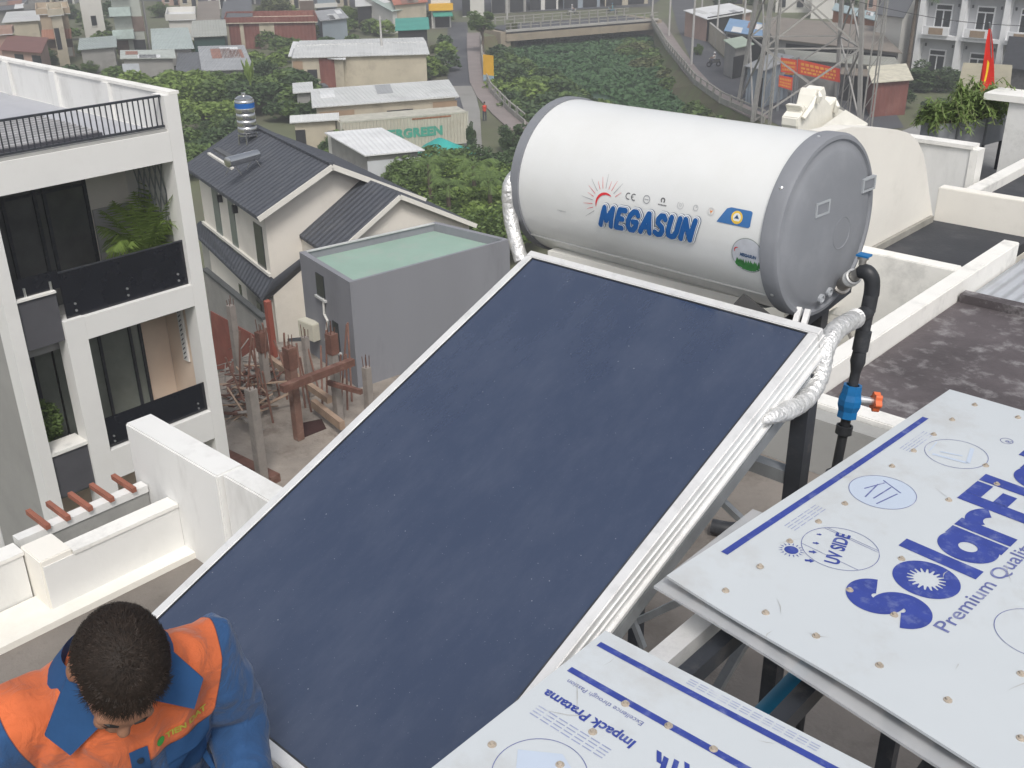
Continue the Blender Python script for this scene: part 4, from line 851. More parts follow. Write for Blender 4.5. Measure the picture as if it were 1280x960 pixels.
# main upper volume
sw = -1 if (VP(0, -1, 0) - CAM).length < (VP(0, 1, 0) - CAM).length else 1
NR, FRs = 3.0 * sw, -3.0 * sw      # near eave, far eave
gable_roof(0, 9.4, NR, FRs * 1.25, 10.0, 8.5, 8.15)
b = MB(); pr = [VP(.55, NR * .86, 0), VP(.55, FRs * 1.1, 0), VP(.55, FRs * 1.1, 8.25), VP(.55, 0, 9.82), VP(.55, NR * .86, 8.5)]
n = len(pr); b.add(pr + [p + VX * 8.2 for p in pr], [tuple(range(n)), tuple(range(2 * n - 1, n - 1, -1))] + [(i, n + i, n + (i + 1) % n, (i + 1) % n) for i in range(n)]); obj('wall', b, VW, v)
for (x, w_, z0, z1, mm) in ((1.0, .9, 6.1, 7.8, WIN), (4.2, .7, 5.5, 8.3, WING), (6.2, .8, 5.5, 8.3, WING)):
    wo_ = vbox('window', x, NR * .86, z0, x + w_, NR * .86 + sw * .03, z1, mm); vbox('window_frame', x - .08, NR * .86 + sw * .002, z0 - .12, x + w_ + .08, NR * .86 + sw * .08, z0 - .02, TRIM, wo_)
for x in (3.7, 5.6): vbox('wall_lamp', x, NR * .86 + sw * .01, 7.7, x + .15, NR * .86 + sw * .2, 8.0, DSTEEL)
# skirt roof and ground floor in front of it
def _base():
    best = None
    for k in range(80):
        z = 3.5 + k * .04; p = VP(.55, NR * .86, z) - CAM; y = p.dot(RD) / p.dot(RF) * F + 480
        if best is None or abs(y - 346) < best[0]: best = (abs(y - 346), z)
    return best[1]
ZB = _base()
vbox('sill_band', .50, NR * .86 + sw * .002, _base() + .02, 8.9, NR * .86 + sw * .10, _base() + .14, TRIM)
E0, E1 = at(327, 373, ZB - .7), at(238, 287, ZB - .7)
obj('roof', MB().slab([VP(.3, NR * .86, ZB), VP(9.5, NR * .86, ZB), E1, E0], .12), TILE, v)
obj('roof', MB().slab([VP(.3, NR * .86, ZB + .003), at(326, 373, ZB - .697), at(384, 345, ZB - .4), VP(.3, NR * .3, ZB + .9)], .12), TILE, v)
ed_ = (E1 - E0).normalized(); en_ = Vector((-ed_.y, ed_.x, 0)); en_ = en_ if en_.dot(E0) > 0 else -en_
obj('wall', MB().bar(E0 + ed_ * .4 + en_ * .5 - Vector((0, 0, 2.6)), E1 + en_ * .5 - Vector((0, 0, 2.6)), .2, 4.8), mat('dirty_cream', (.45, .44, .40), .9, .12, .7, stain=((.25, .25, .23), .7, .5)), v)
for x in (1.6, 4.2, 5.4, 6.6, 8.0): q_ = E0 + ed_ * x + en_ * .38 - Vector((0, 0, 1.5)); w_ = obj('window', MB().bar(q_, q_ + ed_ * .55, .03, 1.3), WIN, v)
obj('verge_board', MB().bar(at(327, 374, ZB - .78), at(382, 348, ZB - .48), .05, .14), TRIM, v)
# lower front gable
q0 = at(500, 243, 9.2); q0 = q0 - RN; gx, gy = q0.dot(VX), q0.dot(VYv)
gl, gr_ = at(402, 312, 7.4) - RN, at(640, 301, 7.6) - RN
obj('roof', MB().slab([VP(gx, gy, 9.2), VP(gx + 4, gy, 9.2), VP(gx + 4, gl.dot(VYv), 7.4), VP(gx, gl.dot(VYv), 7.4)], .12), TILE, v)
obj('roof', MB().slab([VP(gx, gy, 9.198), VP(gx, gr_.dot(VYv), 7.6), VP(gx + 6, gr_.dot(VYv), 7.6), VP(gx + 6, gy, 9.198)], .12), TILE, v)
obj('verge_board', MB().bar(VP(gx - .03, gy, 9.12), VP(gx - .03, gr_.dot(VYv), 7.52), .06, .16), TRIM, v)
obj('verge_board', MB().bar(VP(gx - .03, gy, 9.12), VP(gx - .03, gl.dot(VYv), 7.32), .06, .16), TRIM, v)
b = MB(); pr = [VP(gx + .3, gl.dot(VYv) * .95, 0), VP(gx + .3, gr_.dot(VYv) * .97, 0), VP(gx + .3, gr_.dot(VYv) * .97, 7.55), VP(gx + .3, gy, 9.0), VP(gx + .3, gl.dot(VYv) * .95, 7.35)]
n = len(pr); b.add(pr + [p + VX * 3.4 for p in pr], [tuple(range(n)), tuple(range(2 * n - 1, n - 1, -1))] + [(i, n + i, n + (i + 1) % n, (i + 1) % n) for i in range(n)]); obj('wall', b, VW, v)
# flat well in the roof that carries the tank
tz = at(312, 185, 9.35)
c_ = tz - RN; tx, ty = c_.dot(VX), c_.dot(VYv)
obj('tank_deck', MB().hexa([VP(tx - 1.6, ty + sw * 1.1, 9.1), VP(tx + 1.5, ty + sw * 1.1, 9.1), VP(tx + 1.5, ty - sw * .6, 9.1), VP(tx - 1.6, ty - sw * .6, 9.1), VP(tx - 1.6, ty + sw * 1.1, 9.22), VP(tx + 1.5, ty + sw * 1.1, 9.22), VP(tx + 1.5, ty - sw * .6, 9.22), VP(tx - 1.6, ty - sw * .6, 9.22)]), mat('deck_dark', (.11, .115, .12), .6, .15, 3), v)
obj('deck_edge', MB().bar(at(261, 192, 9.0), at(291, 211, 9.0), .12, .10), TRIM, v)
inox = mat('stainless_steel', (.72, .72, .71), .18, .05, 4, metal=1.0)
tb = VP(tx, ty, 0); wt = thing('water_tank', 'upright stainless steel water tank with a blue band on the tiled roof', 'water tank', (tb.x, tb.y, 9.22))
prof_ = [(0, .30), (.05, .36)]
for k in range(5): z = .08 + k * .27; prof_ += [(z, .385), (z + .06, .40), (z + .16, .40), (z + .22, .385), (z + .235, .365)]
prof_ += [(1.45, .36), (1.53, .25), (1.56, .1), (1.66, .09), (1.67, 0)]
obj('tank_shell', MB().lathe((tb.x, tb.y, 9.95), (0, 0, 1), prof_, 32), inox, wt, smooth=True)
obj('blue_band', MB().lathe((tb.x, tb.y, 11.03), (0, 0, 1), [(0, .395), (0, .406), (.2, .406), (.2, .395)], 32), mat('band_blue', (.01, .12, .42), .4, .1), wt, smooth=True)
for k in range(4):
    a = PI / 4 + k * PI / 2; obj('leg', MB().bar((tb.x + .42 * math.cos(a), tb.y + .42 * math.sin(a), 9.22), (tb.x + .36 * math.cos(a), tb.y + .36 * math.sin(a), 9.98), .05), inox, wt)
obj('stand_ring', MB().lathe((tb.x, tb.y, 9.9), (0, 0, 1), [(0, .40), (0, .42), (.06, .42), (.06, .40)], 24), inox, wt)
sa, sb = at(284, 203, 9.75), at(322, 193, 9.75)
hz = thing('water_heater', 'small horizontal stainless solar heater lying beside the upright roof tank', 'water heater', ((sa.x + sb.x) / 2, (sa.y + sb.y) / 2, 9.22))
obj('drum', MB().lathe(sa, sb - sa, [(0, 0), (0, .17), (.02, .2), ((sb - sa).length - .02, .2), ((sb - sa).length, .17), ((sb - sa).length, 0)], 24), inox, hz, smooth=True)
for t in (.15, .85):
    p = sa + (sb - sa) * t
    for o_ in (-.22, .22): obj('leg', MB().bar((p.x + o_, p.y + o_, 9.22), (p.x, p.y, 9.72), .04), inox, hz)
# ================================================================== grey box house with the pale green roof
gb_ = thing('grey_house', 'plain grey flat roofed house with a pale green roof surface beside the collector', 'house', (-25, 21, 0))
K = [at(374, 315, 8.5), at(437, 353, 8.5), at(637, 299, 8.5), at(545, 277, 8.5)]
K = [Vector((k.x, k.y, 0)) for k in K]; cen = sum(K, Vector()) / 4
GW = mat('slate_grey_wall', (.25, .255, .28), .85, .04, .5, stain=((.185, .19, .205), .8, .6), vscale=.25)
GWD = mat('slate_grey_wall')
b = MB(); inn = [k + (cen - k).normalized() * .22 for k in K]
for i in range(4):
    a, c, d, e = K[i], K[(i + 1) % 4], inn[(i + 1) % 4], inn[i]; b.hexa([Vector((p.x, p.y, 0)) for p in (a, c, d, e)] + [Vector((p.x, p.y, 8.5)) for p in (a, c, d, e)])
obj('wall', b, GW, gb_)
obj('parapet_trim', MB().bar(inn[0] + Vector((0, 0, 8.50)), inn[3] + Vector((0, 0, 8.50)), .10, .04), mat('trim_pale', (.55, .56, .55)), gb_)
obj('roof', MB().prism([(k.x, k.y) for k in inn], 8.0, 8.22), mat('pale_green_roof', (.30, .43, .36), .6, .06, .9, stain=((.38, .42, .38), 1.4, .5)), gb_)
dn = (K[1] - K[0]).normalized(); nn = Vector((dn.y, -dn.x, 0))
if (nn.dot(Vector((0, -1, 0)))) < 0: nn = -nn
for (px_, py_, w_, h_) in ((401, 357, .55, .75), (421, 420, .38, .95)):
    t = atY(px_, py_, K[0].y); 
    # meet the wall plane through K0-K1
    r_ = ray(px_, py_); den = r_.dot(nn); tt = (K[0] - CAM).dot(nn) / den; p = CAM + r_ * tt
    f = obj('window', MB().bar(p - dn * w_ / 2 + nn * .01, p + dn * w_ / 2 + nn * .01, .05, h_), WIN, gb_)
    obj('window_frame', MB().bar(p - dn * (w_ / 2 + .1) + nn * .03 - Vector((0, 0, h_ / 2 + .05)), p + dn * (w_ / 2 + .1) + nn * .03 - Vector((0, 0, h_ / 2 + .05)), .12, .07), mat('trim_pale'), f)
def onw(px_, py_, o_=.05): r_ = ray(px_, py_); return CAM + r_ * ((K[0] - CAM).dot(nn) / r_.dot(nn)) + nn * o_
obj('drain_pipe', MB().tube([onw(406, 373), onw(407, 392), onw(411, 400), onw(409, 425)], .04, 8), mat('white_pvc', (.7, .7, .66)), gb_, smooth=True)
obj('air_conditioner', MB().box(*(onw(393, 410) - Vector((.4, .3, .3))), *(onw(393, 410) + Vector((.4, .05, .3)))), mat('ac_cream', (.62, .60, .50), .6, .08, 4), gb_, bevel=.02)
# porch roof with dark slats between the houses
pc0 = [at(345, 378, 4.4), at(382, 368, 4.4), at(385, 425, 3.2), at(362, 432, 3.2)]
t = thing('porch_roof', 'dark slatted porch roof tucked between the villa and the grey house', 'roof', (pc0[0].x, pc0[0].y, 0))
obj('slats', MB().slab(pc0, .1), mat('dark_slats', (.05, .056, .066), .7, .1, 2, bands=(2, .16, .04)), t)
for p in pc0[2:]: obj('post', MB().bar((p.x, p.y, 0), (p.x, p.y, 3.1), .12), DSTEEL, t)

# ================================================================== building site between the houses
ZF = 5.0
site = thing('building_site_slab', 'bare concrete slab of the unfinished house below the white tube house', 'slab', tuple(at(360, 560, 0)))
SP = [at(*p, ZF) for p in ((268, 470), (285, 640), (420, 640), (520, 480), (430, 425), (330, 428))]
obj('slab', MB().prism([(p.x, p.y) for p in SP], 0, ZF), mat('site_concrete', (.30, .265, .23), .95, .25, .9, .5, 14, stain=((.14, .11, .09), 1.1, .7), bsize=.05), site)
obj('edge_beam', MB().bar(at(262, 560, ZF + .1), at(345, 600, ZF + .1), .3, .25), mat('formwork_red', (.16, .078, .058), .85, .3, 4, stain=((.3, .2, .16), 3, .6)), site)
obj('pit', MB().prism([(p.x, p.y) for p in [at(*q, ZF) for q in ((372, 530), (402, 524), (408, 536), (378, 548))]], ZF + .003, ZF + .012), mat('pit_dark', (.05, .022, .02), .9), site)
OX = mat('red_oxide', (.27, .085, .06), .85, .18, 1.4, stain=((.33, .14, .10), 1.6, .6)); PILG = mat('pillar_concrete', (.30, .27, .245), .95, .18, 2.5, .3, 20, stain=((.18, .17, .16), 2.2, .6)); FORM = mat('formwork_red')
def pillar(tp, bt, w_, lab, redtop=0, col=None):
    w_ *= .82; B = at(bt[0], bt[1], ZF); T = CAM + ray(*tp) * ((Vector((B.x, B.y, 0)) - CAM).xy.length / ray(*tp).xy.length); T = Vector((B.x, B.y, T.z))
    t = thing('concrete_pillar', lab, 'pillar', (B.x, B.y, ZF), 0, 'pillars of the unfinished house')
    h = T.z - ZF; zt = ZF + h * (1 - redtop)
    obj('shaft', MB().box(B.x - w_ / 2, B.y - w_ / 2, ZF + .002, B.x + w_ / 2, B.y + w_ / 2, zt), col or PILG, t, bevel=.01)
    if redtop: obj('formwork', MB().box(B.x - w_ / 2 - .025, B.y - w_ / 2 - .025, zt + .002, B.x + w_ / 2 + .025, B.y + w_ / 2 + .025, T.z), FORM, t)
    for (dx, dy) in ((.06, .06), (-.06, .06), (.06, -.06), (-.06, -.06)): obj('rebar', MB().tube([(B.x + dx, B.y + dy, T.z - .05), (B.x + dx * 1.3, B.y + dy * 1.2, T.z + random.uniform(.15, .4))], .012, 6), mat('rebar_rust', (.12, .05, .03)), t)
    return B, T
pillar((323, 415), (336, 500), .26, 'pillar with dark red formwork around its top, leftmost of the three with red tops', .28)
B2 = pillar((360, 434), (374, 549), .28, 'pillar sheathed in brown formwork to its foot, nearest the crossing brown beam', .22, mat('pillar_brown', (.22, .125, .095), .9, .25, 2.5, stain=((.3, .25, .22), 2.5, .6)))
pillar((412, 417), (424, 527), .26, 'pillar with dark red formwork top, rightmost of the three with red tops', .22)
pillar((380, 421), (389, 495), .22, 'slim bare grey pillar standing between two red topped ones')
pillar((454, 459), (462, 512), .26, 'bare pale grey pillar standing right beside the collector edge')
pillar((291, 381), (300, 470), .26, 'bare grey pillar in front of the red oxide wall')
pillar((313, 486), (329, 606), .30, 'thick bare grey pillar, lowest and nearest of the building site')
def beam(a, b_, za, zb, w_, h_, m_, lab, nm='timber_beam'):
    A_, B_ = at(*a, za), at(*b_, zb); tag(obj(nm, MB().bar(A_, B_, w_, h_), m_, org=((A_.x, A_.y, min(A_.z, B_.z)), 0)), lab, 'beam')
beam((352, 486), (441, 452), ZF + 2.0, ZF + 2.0, .2, .2, FORM, 'long brown beam crossing horizontally over the building site')
beam((336, 448), (412, 500), ZF + .8, ZF + .8, .16, .2, mat('tan_timber', (.36, .26, .19), .9, .2, 2), 'long tan beam running down between the pillars')
beam((392, 504), (428, 532), ZF + .4, ZF + .4, .16, .25, mat('tan_timber'), 'short tan beam at the foot of the right red topped pillar')
beam((410, 478), (452, 490), ZF + 1.4, ZF + 1.4, .1, .14, FORM, 'thin brown beam reaching toward the collector edge')
beam((334, 376), (343, 446), ZF + 2.6, ZF + .6, .17, .17, mat('red_post', (.34, .10, .07), .8, .1), 'tall red painted post leaning before the villa wall', 'red_post')
# props, loose sticks and rebar: a heap nobody could count
b = MB(); rnd = random.Random(3)
for k in range(130):
    p = at(rnd.gauss(312, 17), rnd.gauss(484, 20), ZF + rnd.random() ** 2 * .8); a = rnd.random() * PI; e_ = rnd.uniform(-.35, .5); l = rnd.uniform(.4, 1.6)
    d = Vector((math.cos(a), math.sin(a), e_)) * l / 2; b.bar(p - d, p + d, rnd.choice((.03, .04, .05, .14)), rnd.choice((.02, .03)), mi=rnd.choice((0, 0, 1, 2, 2)))
o = obj('timber_debris', b, [FORM, mat('tan_timber'), mat('grey_sticks', (.24, .22, .20), .9, .3, 3)]); tag(o, 'heap of broken timber, props and rebar on the building site', 'debris', kind='stuff')
for k in range(20):
    x = 300 + k * 7.5 + rnd.uniform(-4, 4); A_ = at(x, 500 + rnd.uniform(-10, 30), ZF); B_ = A_ + Vector((rnd.uniform(-.5, .5), rnd.uniform(-.5, .5), rnd.uniform(1.4, 2.8)))
    tag(obj('steel_prop', MB().tube([A_, B_], .03, 8), mat('rusty_tube', (.24, .13, .10), .8, .25, 5), org=((A_.x, A_.y, ZF), 0)), 'thin rusty prop leaning among the pillars of the site', 'prop', 'leaning props on the building site')
# site boundary wall with red oxide patch
T0, T1 = at(256, 338, 5.6), at(331, 400, 5.6); t = thing('boundary_wall', 'long dirty grey wall with a red oxide patch behind the building site', 'wall', (T0.x, T0.y, 0))
T0.z = T1.z = 0; obj('wall_face', MB().bar(T0 + Vector((0, 0, 2.8)), T1 + Vector((0, 0, 2.8)), .12, 5.6), mat('dirty_wall', (.33, .32, .30), .9, .15, .8, stain=((.18, .17, .16), .9, .6)), t)
obj('wall_cap', MB().bar(T0 + Vector((0, 0, 5.66)), T1 + Vector((0, 0, 5.66)), .22, .1), mat('dark_cap', (.08, .085, .085), .8), t)
wd_ = (T1 - T0).normalized(); wn_ = Vector((wd_.y, -wd_.x, 0)); wn_ = wn_ if wn_.dot(T0) < 0 else -wn_
def onwall(x, y, o_): r_ = ray(x, y); return CAM + r_ * ((T0 - CAM).dot(wn_) / r_.dot(wn_)) + wn_ * o_
q4 = [(266, 388), (331, 424), (333, 452), (272, 462)]
obj('red_panel', MB().hexa([onwall(*q, .07) for q in q4] + [onwall(*q, .10) for q in q4]), OX, t)
# ================================================================== the ground, canal, roads
def G(x, y, z=0.0): p = at(x, y, z); return Vector((p.x, p.y, z))
canal_px = [(602, 46), (606, 98), (613, 116), (636, 141), (662, 163), (720, 195), (850, 190), (955, 156), (900, 129), (867, 106), (855, 89), (832, 61), (814, 18), (700, 25), (648, 31), (640, 42)]
CP = [G(*p) for p in canal_px]; cc = sum(CP, Vector()) / len(CP)
bm = bmesh.new()
outer = [bm.verts.new(v) for v in ((-2500, -400, 0), (900, -400, 0), (900, 3200, 0), (-2500, 3200, 0))]; inner = [bm.verts.new(p) for p in CP]
ed = [bm.edges.new((l[i], l[(i + 1) % len(l)])) for l in (outer, inner) for i in range(len(l))]
bmesh.ops.triangle_fill(bm, use_beauty=True, edges=ed, normal=(0, 0, 1))
me = bpy.data.meshes.new('ground'); bm.to_mesh(me); bm.free(); me.materials.append(mat('ground_earth', (.16, .145, .115), .95, .25, .06, .3, 3, col2=(.12, .14, .07), stain=((.10, .12, .055), .09, .8), bsize=.05))
go = bpy.data.objects.new('ground', me); COL.objects.link(go); go['kind'] = 'structure'
def area(name, pts, z, m_): o = obj(name, MB().add([Vector((p.x, p.y, z)) for p in pts], [tuple(range(len(pts)))]), m_); o['kind'] = 'structure'; return o
low = [p + (cc - p).normalized() * min(2.2, (cc - p).length * .2) for p in CP]
b = MB(); n = len(CP); b.add([p for p in CP] + [Vector((p.x, p.y, -2.2)) for p in low], [(i, (i + 1) % n, n + (i + 1) % n, n + i) for i in range(n)])
o = obj('canal_bank', b, mat('bank_earth', (.17, .135, .09), .95, .3, .25, .5, 3, col2=(.10, .13, .05), bsize=.1)); o['kind'] = 'structure'
area('canal_water', [p + (p - cc).normalized() * 1 for p in low], -2.1, mat('canal_water', (.035, .075, .04), .35, .2, .3))
ASPH = mat('asphalt', (.085, .088, .098), .85, .1, .25, .2, 8, stain=((.16, .16, .165), .12, .6), bsize=.01); PINK = mat('pink_paving', (.27, .232, .222), .85, .12, .5, stain=((.2, .19, .17), .7, .5)); PAVE = mat('pale_paving', (.28, .275, .26), .9, .12, .2, stain=((.18, .17, .16), .3, .5))
KERB = mat('kerb_stone', (.42, .41, .38), .85, .12, 1)
area('road', [G(*p) for p in ((560, 28), (584, 28), (586, 50), (590, 75), (592, 106), (598, 130), (604, 200), (585, 260), (560, 260), (580, 180), (572, 135), (560, 110), (559, 80), (559, 50))], .05, ASPH)
area('yard', [G(*p) for p in ((540, 135), (560, 108), (592, 108), (600, 140), (604, 215), (588, 215), (583, 150), (575, 122))], .054, PAVE)
area('road', [G(*p) for p in ((836, -8), (868, -8), (869, 25), (884, 52), (905, 74), (924, 90), (946, 104), (1000, 112), (1110, 126), (1130, 160), (1000, 172), (958, 149), (915, 126), (880, 101), (862, 72), (846, 32))], .05, ASPH)
area('road', [G(*p) for p in ((-300, -14), (640, 16), (815, 8), (838, -10), (868, -20), (1500, 20), (1500, -8), (868, -40), (600, -16), (-300, -40))], .046, ASPH)
def kerbed(name, pxs, w_, m_, h=.14):
    P = [G(*p) for p in pxs]; b = MB()
    for i in range(len(P) - 1):
        def side(k):
            d = (P[min(k + 1, len(P) - 1)] - P[max(k - 1, 0)]).normalized(); return Vector((-d.y, d.x, 0)) * w_ / 2
        s0, s1_ = side(i), side(i + 1); b.add([P[i] - s0, P[i] + s0, P[i + 1] + s1_, P[i + 1] - s1_] + [q + Vector((0, 0, h)) for q in (P[i] - s0, P[i] + s0, P[i + 1] + s1_, P[i + 1] - s1_)], [(4, 5, 6, 7), (0, 1, 5, 4), (1, 2, 6, 5), (2, 3, 7, 6), (3, 0, 4, 7)])
    o = obj(name, b, m_); o['kind'] = 'structure'; return P
pl_px = [(593, 42), (594, 60), (597, 85), (600, 104), (610, 122), (630, 143), (652, 162)]
kerbed('pavement', pl_px, 2.2, PINK)
kerbed('pavement', [(822, 28), (843, 62), (862, 88), (877, 105), (908, 127), (952, 149)], 1.8, PINK)
def railing(pxs, label, h=1.1, step=2.2, m_=None, solid=False, name='railing'):
    m_ = m_ or mat('rail_concrete', (.33, .32, .29), .85, .15, 1); P = [G(*p) for p in pxs]
    t = thing(name, label, 'railing', tuple(P[0])); hm = MB(); low_ = MB()
    for i in range(len(P) - 1):
        a, c = P[i], P[i + 1]; L_ = (c - a).length; n_ = max(1, int(L_ / step))
        hm.bar(a + Vector((0, 0, h)), c + Vector((0, 0, h)), .12, .10); low_.bar(a + Vector((0, 0, h * .28)), c + Vector((0, 0, h * .28)), .14, h * .5)
        for k in range(n_): p = a + (c - a) * (k / n_); obj('post', MB().box(p.x - .09, p.y - .09, 0, p.x + .09, p.y + .09, h + .1), m_, t)
    obj('handrail', hm, m_, t); obj('kerb_wall', low_, m_, t); return t
railing([(601, 46), (603, 80), (606, 100), (614, 118), (637, 142), (656, 158)], 'pale railing along the left bank of the green canal')
railing([(813, 28), (833, 62), (855, 89), (868, 106), (900, 129), (955, 154)], 'curving pale railing along the right bank of the green canal')
# bridge
br = thing('bridge', 'low concrete road bridge across the green canal', 'bridge', tuple(G(730, 34)))
n0, n1 = at(632, 40, .6), at(822, 25, .6); dv = (n1 - n0).normalized(); bk = Vector((-dv.y, dv.x, 0)) * 8
if bk.y < 0: bk = -bk
TAN = mat('bridge_tan', (.33, .28, .21), .85, .12, .4, stain=((.2, .18, .15), .5, .5))
obj('deck', MB().slab([n0, n1, n1 + bk, n0 + bk], .35), mat('asphalt'), br)
obj('girder', MB().bar(n0 - Vector((0, 0, .8)), n1 - Vector((0, 0, .8)), .5, 1.0), TAN, br); obj('kerb', MB().bar(n0 + Vector((0, 0, .12)), n1 + Vector((0, 0, .12)), .5, .3), KERB, br)
for t_ in (.0, 1.0): p = n0 + (n1 - n0) * t_; obj('abutment', MB().bar(p + Vector((0, 0, -1.6)), p + bk + Vector((0, 0, -1.6)), 1.6, 3.2), TAN, br)
for k, off in ((0, Vector()), (1, bk)):
    rl_ = obj('handrail', MB().bar(n0 + off + Vector((0, 0, 1.15)), n1 + off + Vector((0, 0, 1.15)), .1, .1), mat('rail_concrete'), br); obj('handrail', MB().bar(n0 + off + Vector((0, 0, .7)), n1 + off + Vector((0, 0, .7)), .08, .08), mat('rail_concrete'), br)
    for j in range(16): p = n0 + off + (n1 - n0) * ((j + .5) / 16); obj('rail_post', MB().box(p.x - .08, p.y - .08, .6, p.x + .08, p.y + .08, 1.8), mat('rail_concrete'), br)

# ================================================================== sheds and houses
def rib(name, col, **k): return mat(name, col, .55, .1, .35, bands=(0, .35, .02), stain=(tuple(c * .7 for c in col), .3, .5), **k)
TIN = rib('tin_pale', (.60, .61, .60)); TINW = rib('tin_white', (.74, .75, .75)); TING = rib('tin_grey', (.36, .37, .38)); TIND = rib('tin_dark', (.13, .135, .145)); TINR = rib('tin_rust', (.30, .15, .11)); TINGR = rib('tin_green', (.30, .42, .36)); TINBL = rib('tin_blue', (.22, .36, .55)); TINBR = rib('tin_brown', (.25, .215, .18)); REDT = rib('red_tile', (.20, .09, .075))
WCR = mat('shed_cream', (.50, .45, .35), .9, .12, .5, stain=((.3, .26, .2), .6, .6)); WGR = mat('shed_grey', (.30, .295, .28), .9, .12, .5, stain=((.18, .17, .16), .6, .6)); WRU = mat('shed_rust', (.20, .075, .06), .85, .15, .5, bands=(0, .5, .02), stain=((.3, .15, .12), .7, .5)); WWH = mat('house_white', (.66, .65, .61), .85, .05, .4, stain=((.45, .44, .41), .4, .4)); WPK = mat('house_pink', (.42, .29, .24), .9, .12, .5, stain=((.3, .2, .16), .6, .5)); WTQ = mat('house_aqua', (.36, .46, .46), .85, .1, .4); DKO = mat('dark_opening', (.03, .032, .035), .8, .2, 1); WBL = mat('wall_bluegrey', (.28, .33, .37), .85, .1, .4)
def shed(label, a, b_, ze, depth, rise, wall, roof, kind='mono', name='shed', cat='shed', op=(), over=.35, fl=0, group=None, z0=0.0, back=None, base=False):
    """a, b_: ends of the near eave in the photograph at height ze; built square in its own frame"""
    zz = 0.0 if base else ze
    A_, B_ = at(a[0], a[1], zz), at(b_[0], b_[1], zz); L_ = (B_ - A_).xy.length; an = math.atan2(B_.y - A_.y, B_.x - A_.x)
    t = thing(name, label, cat, (A_.x, A_.y, z0), an, group); z = ze - z0
    if back: rise = .35
    pk = z + rise
    M_ = (A_ + B_) / 2; rad = Vector((M_.x, M_.y, 0)).normalized(); exl = Vector((math.cos(an), math.sin(an), 0)); eyl = Vector((-exl.y, exl.x, 0))
    sk = max(-.6, min(.6, rad.dot(exl) / max(.3, rad.dot(eyl))))
    if back: q_ = at(back[0], back[1], ze + rise) - A_; sk, depth = q_.dot(exl) / q_.dot(eyl), q_.dot(eyl)
    def SH(mb):
        mb.v = [Vector((v.x + sk * v.y, v.y, v.z)) for v in mb.v]; return mb
    if kind == 'mono': pr = [(0, 0), (depth, 0), (depth, pk - .1), (0, z - .1)]
    elif kind == 'flat': pr = [(0, 0), (depth, 0), (depth, z - .1), (0, z - .1)]
    else: pr = [(0, 0), (depth, 0), (depth, z - .1), (depth / 2, pk - .1), (0, z - .1)]
    o_ = over
    n = len(pr); w_ = MB().add([(o_, y + (o_ if y == 0 else 0), h) for y, h in pr] + [(L_ - o_, y + (o_ if y == 0 else 0), h) for y, h in pr], [tuple(range(n)), tuple(range(2 * n - 1, n - 1, -1))] + [(i, n + i, n + (i + 1) % n, (i + 1) % n) for i in range(n)])
    wl_ = obj('wall', SH(w_), wall, t, local=True)
    if kind == 'gable':
        r_ = MB().slab([(0, 0, z), (L_, 0, z), (L_, depth / 2, pk), (0, depth / 2, pk)], .09); ro = obj('roof', SH(r_), roof, t, local=True)
        obj('roof', SH(MB().slab([(0, depth / 2, pk - .002), (L_, depth / 2, pk - .002), (L_, depth + .2, z), (0, depth + .2, z)], .09)), roof, t, local=True)
        obj('ridge_cap', SH(MB().bar((0, depth / 2, pk + .03), (L_, depth / 2, pk + .03), .4, .08)), roof, ro, local=True)
    elif kind == 'mono': obj('roof', SH(MB().slab([(0, 0, z), (L_, 0, z), (L_, depth + .2, pk), (0, depth + .2, pk)], .09)), roof, t, local=True)
    if kind == 'mono' and L_ > 5 and cat == 'shed':       # odd replacement sheets on the old roof
        rp = random.Random(int(A_.x * 7 + A_.y)); sl_ = (pk - z) / (depth + .2)
        for q_ in range(3):
            u0 = rp.uniform(0, .8) * L_; v0 = rp.choice((0, .45)) * depth; u1, v1 = u0 + rp.uniform(.8, 2.6), v0 + rp.uniform(.35, .52) * depth; u1 = min(u1, L_ - .05)
            obj('patch_sheet', SH(MB().slab([(u0, v0, z + sl_ * v0 + .04), (u1, v0, z + sl_ * v0 + .04), (u1, v1, z + sl_ * v1 + .04), (u0, v1, z + sl_ * v1 + .04)], .03)), rp.choice((TIN, TING, TINBR, TINW, TINR)), t, local=True)
    if kind == 'flat':
        obj('roof', SH(MB().box(0, 0, z - .1, L_, depth, z)), roof, t, local=True)
        for (x0, y0_, x1, y1_) in ((0, 0, L_, .15), (0, depth - .15, L_, depth), (0, .15, .15, depth - .15), (L_ - .15, .15, L_, depth - .15)): obj('parapet', SH(MB().box(x0, y0_, z + .001, x1, y1_, z + .7)), wall, t, local=True)
    for q in op:                       # (u0, u1, z0, z1, material[, name])
        u0, u1, h0, h1, m_ = q[:5]; nm = q[5] if len(q) > 5 else 'window'
        f = obj(nm, MB().box(u0 * L_, o_ - .05, h0, u1 * L_, o_ - .002, h1), m_, t, local=True)
        if nm == 'window': obj('window_frame', MB().box(u0 * L_ - .08, o_ - .09, h0 - .1, u1 * L_ + .08, o_ - .003, h0 - .002), WWH, f, local=True)
    return t, L_
WINF = WIN
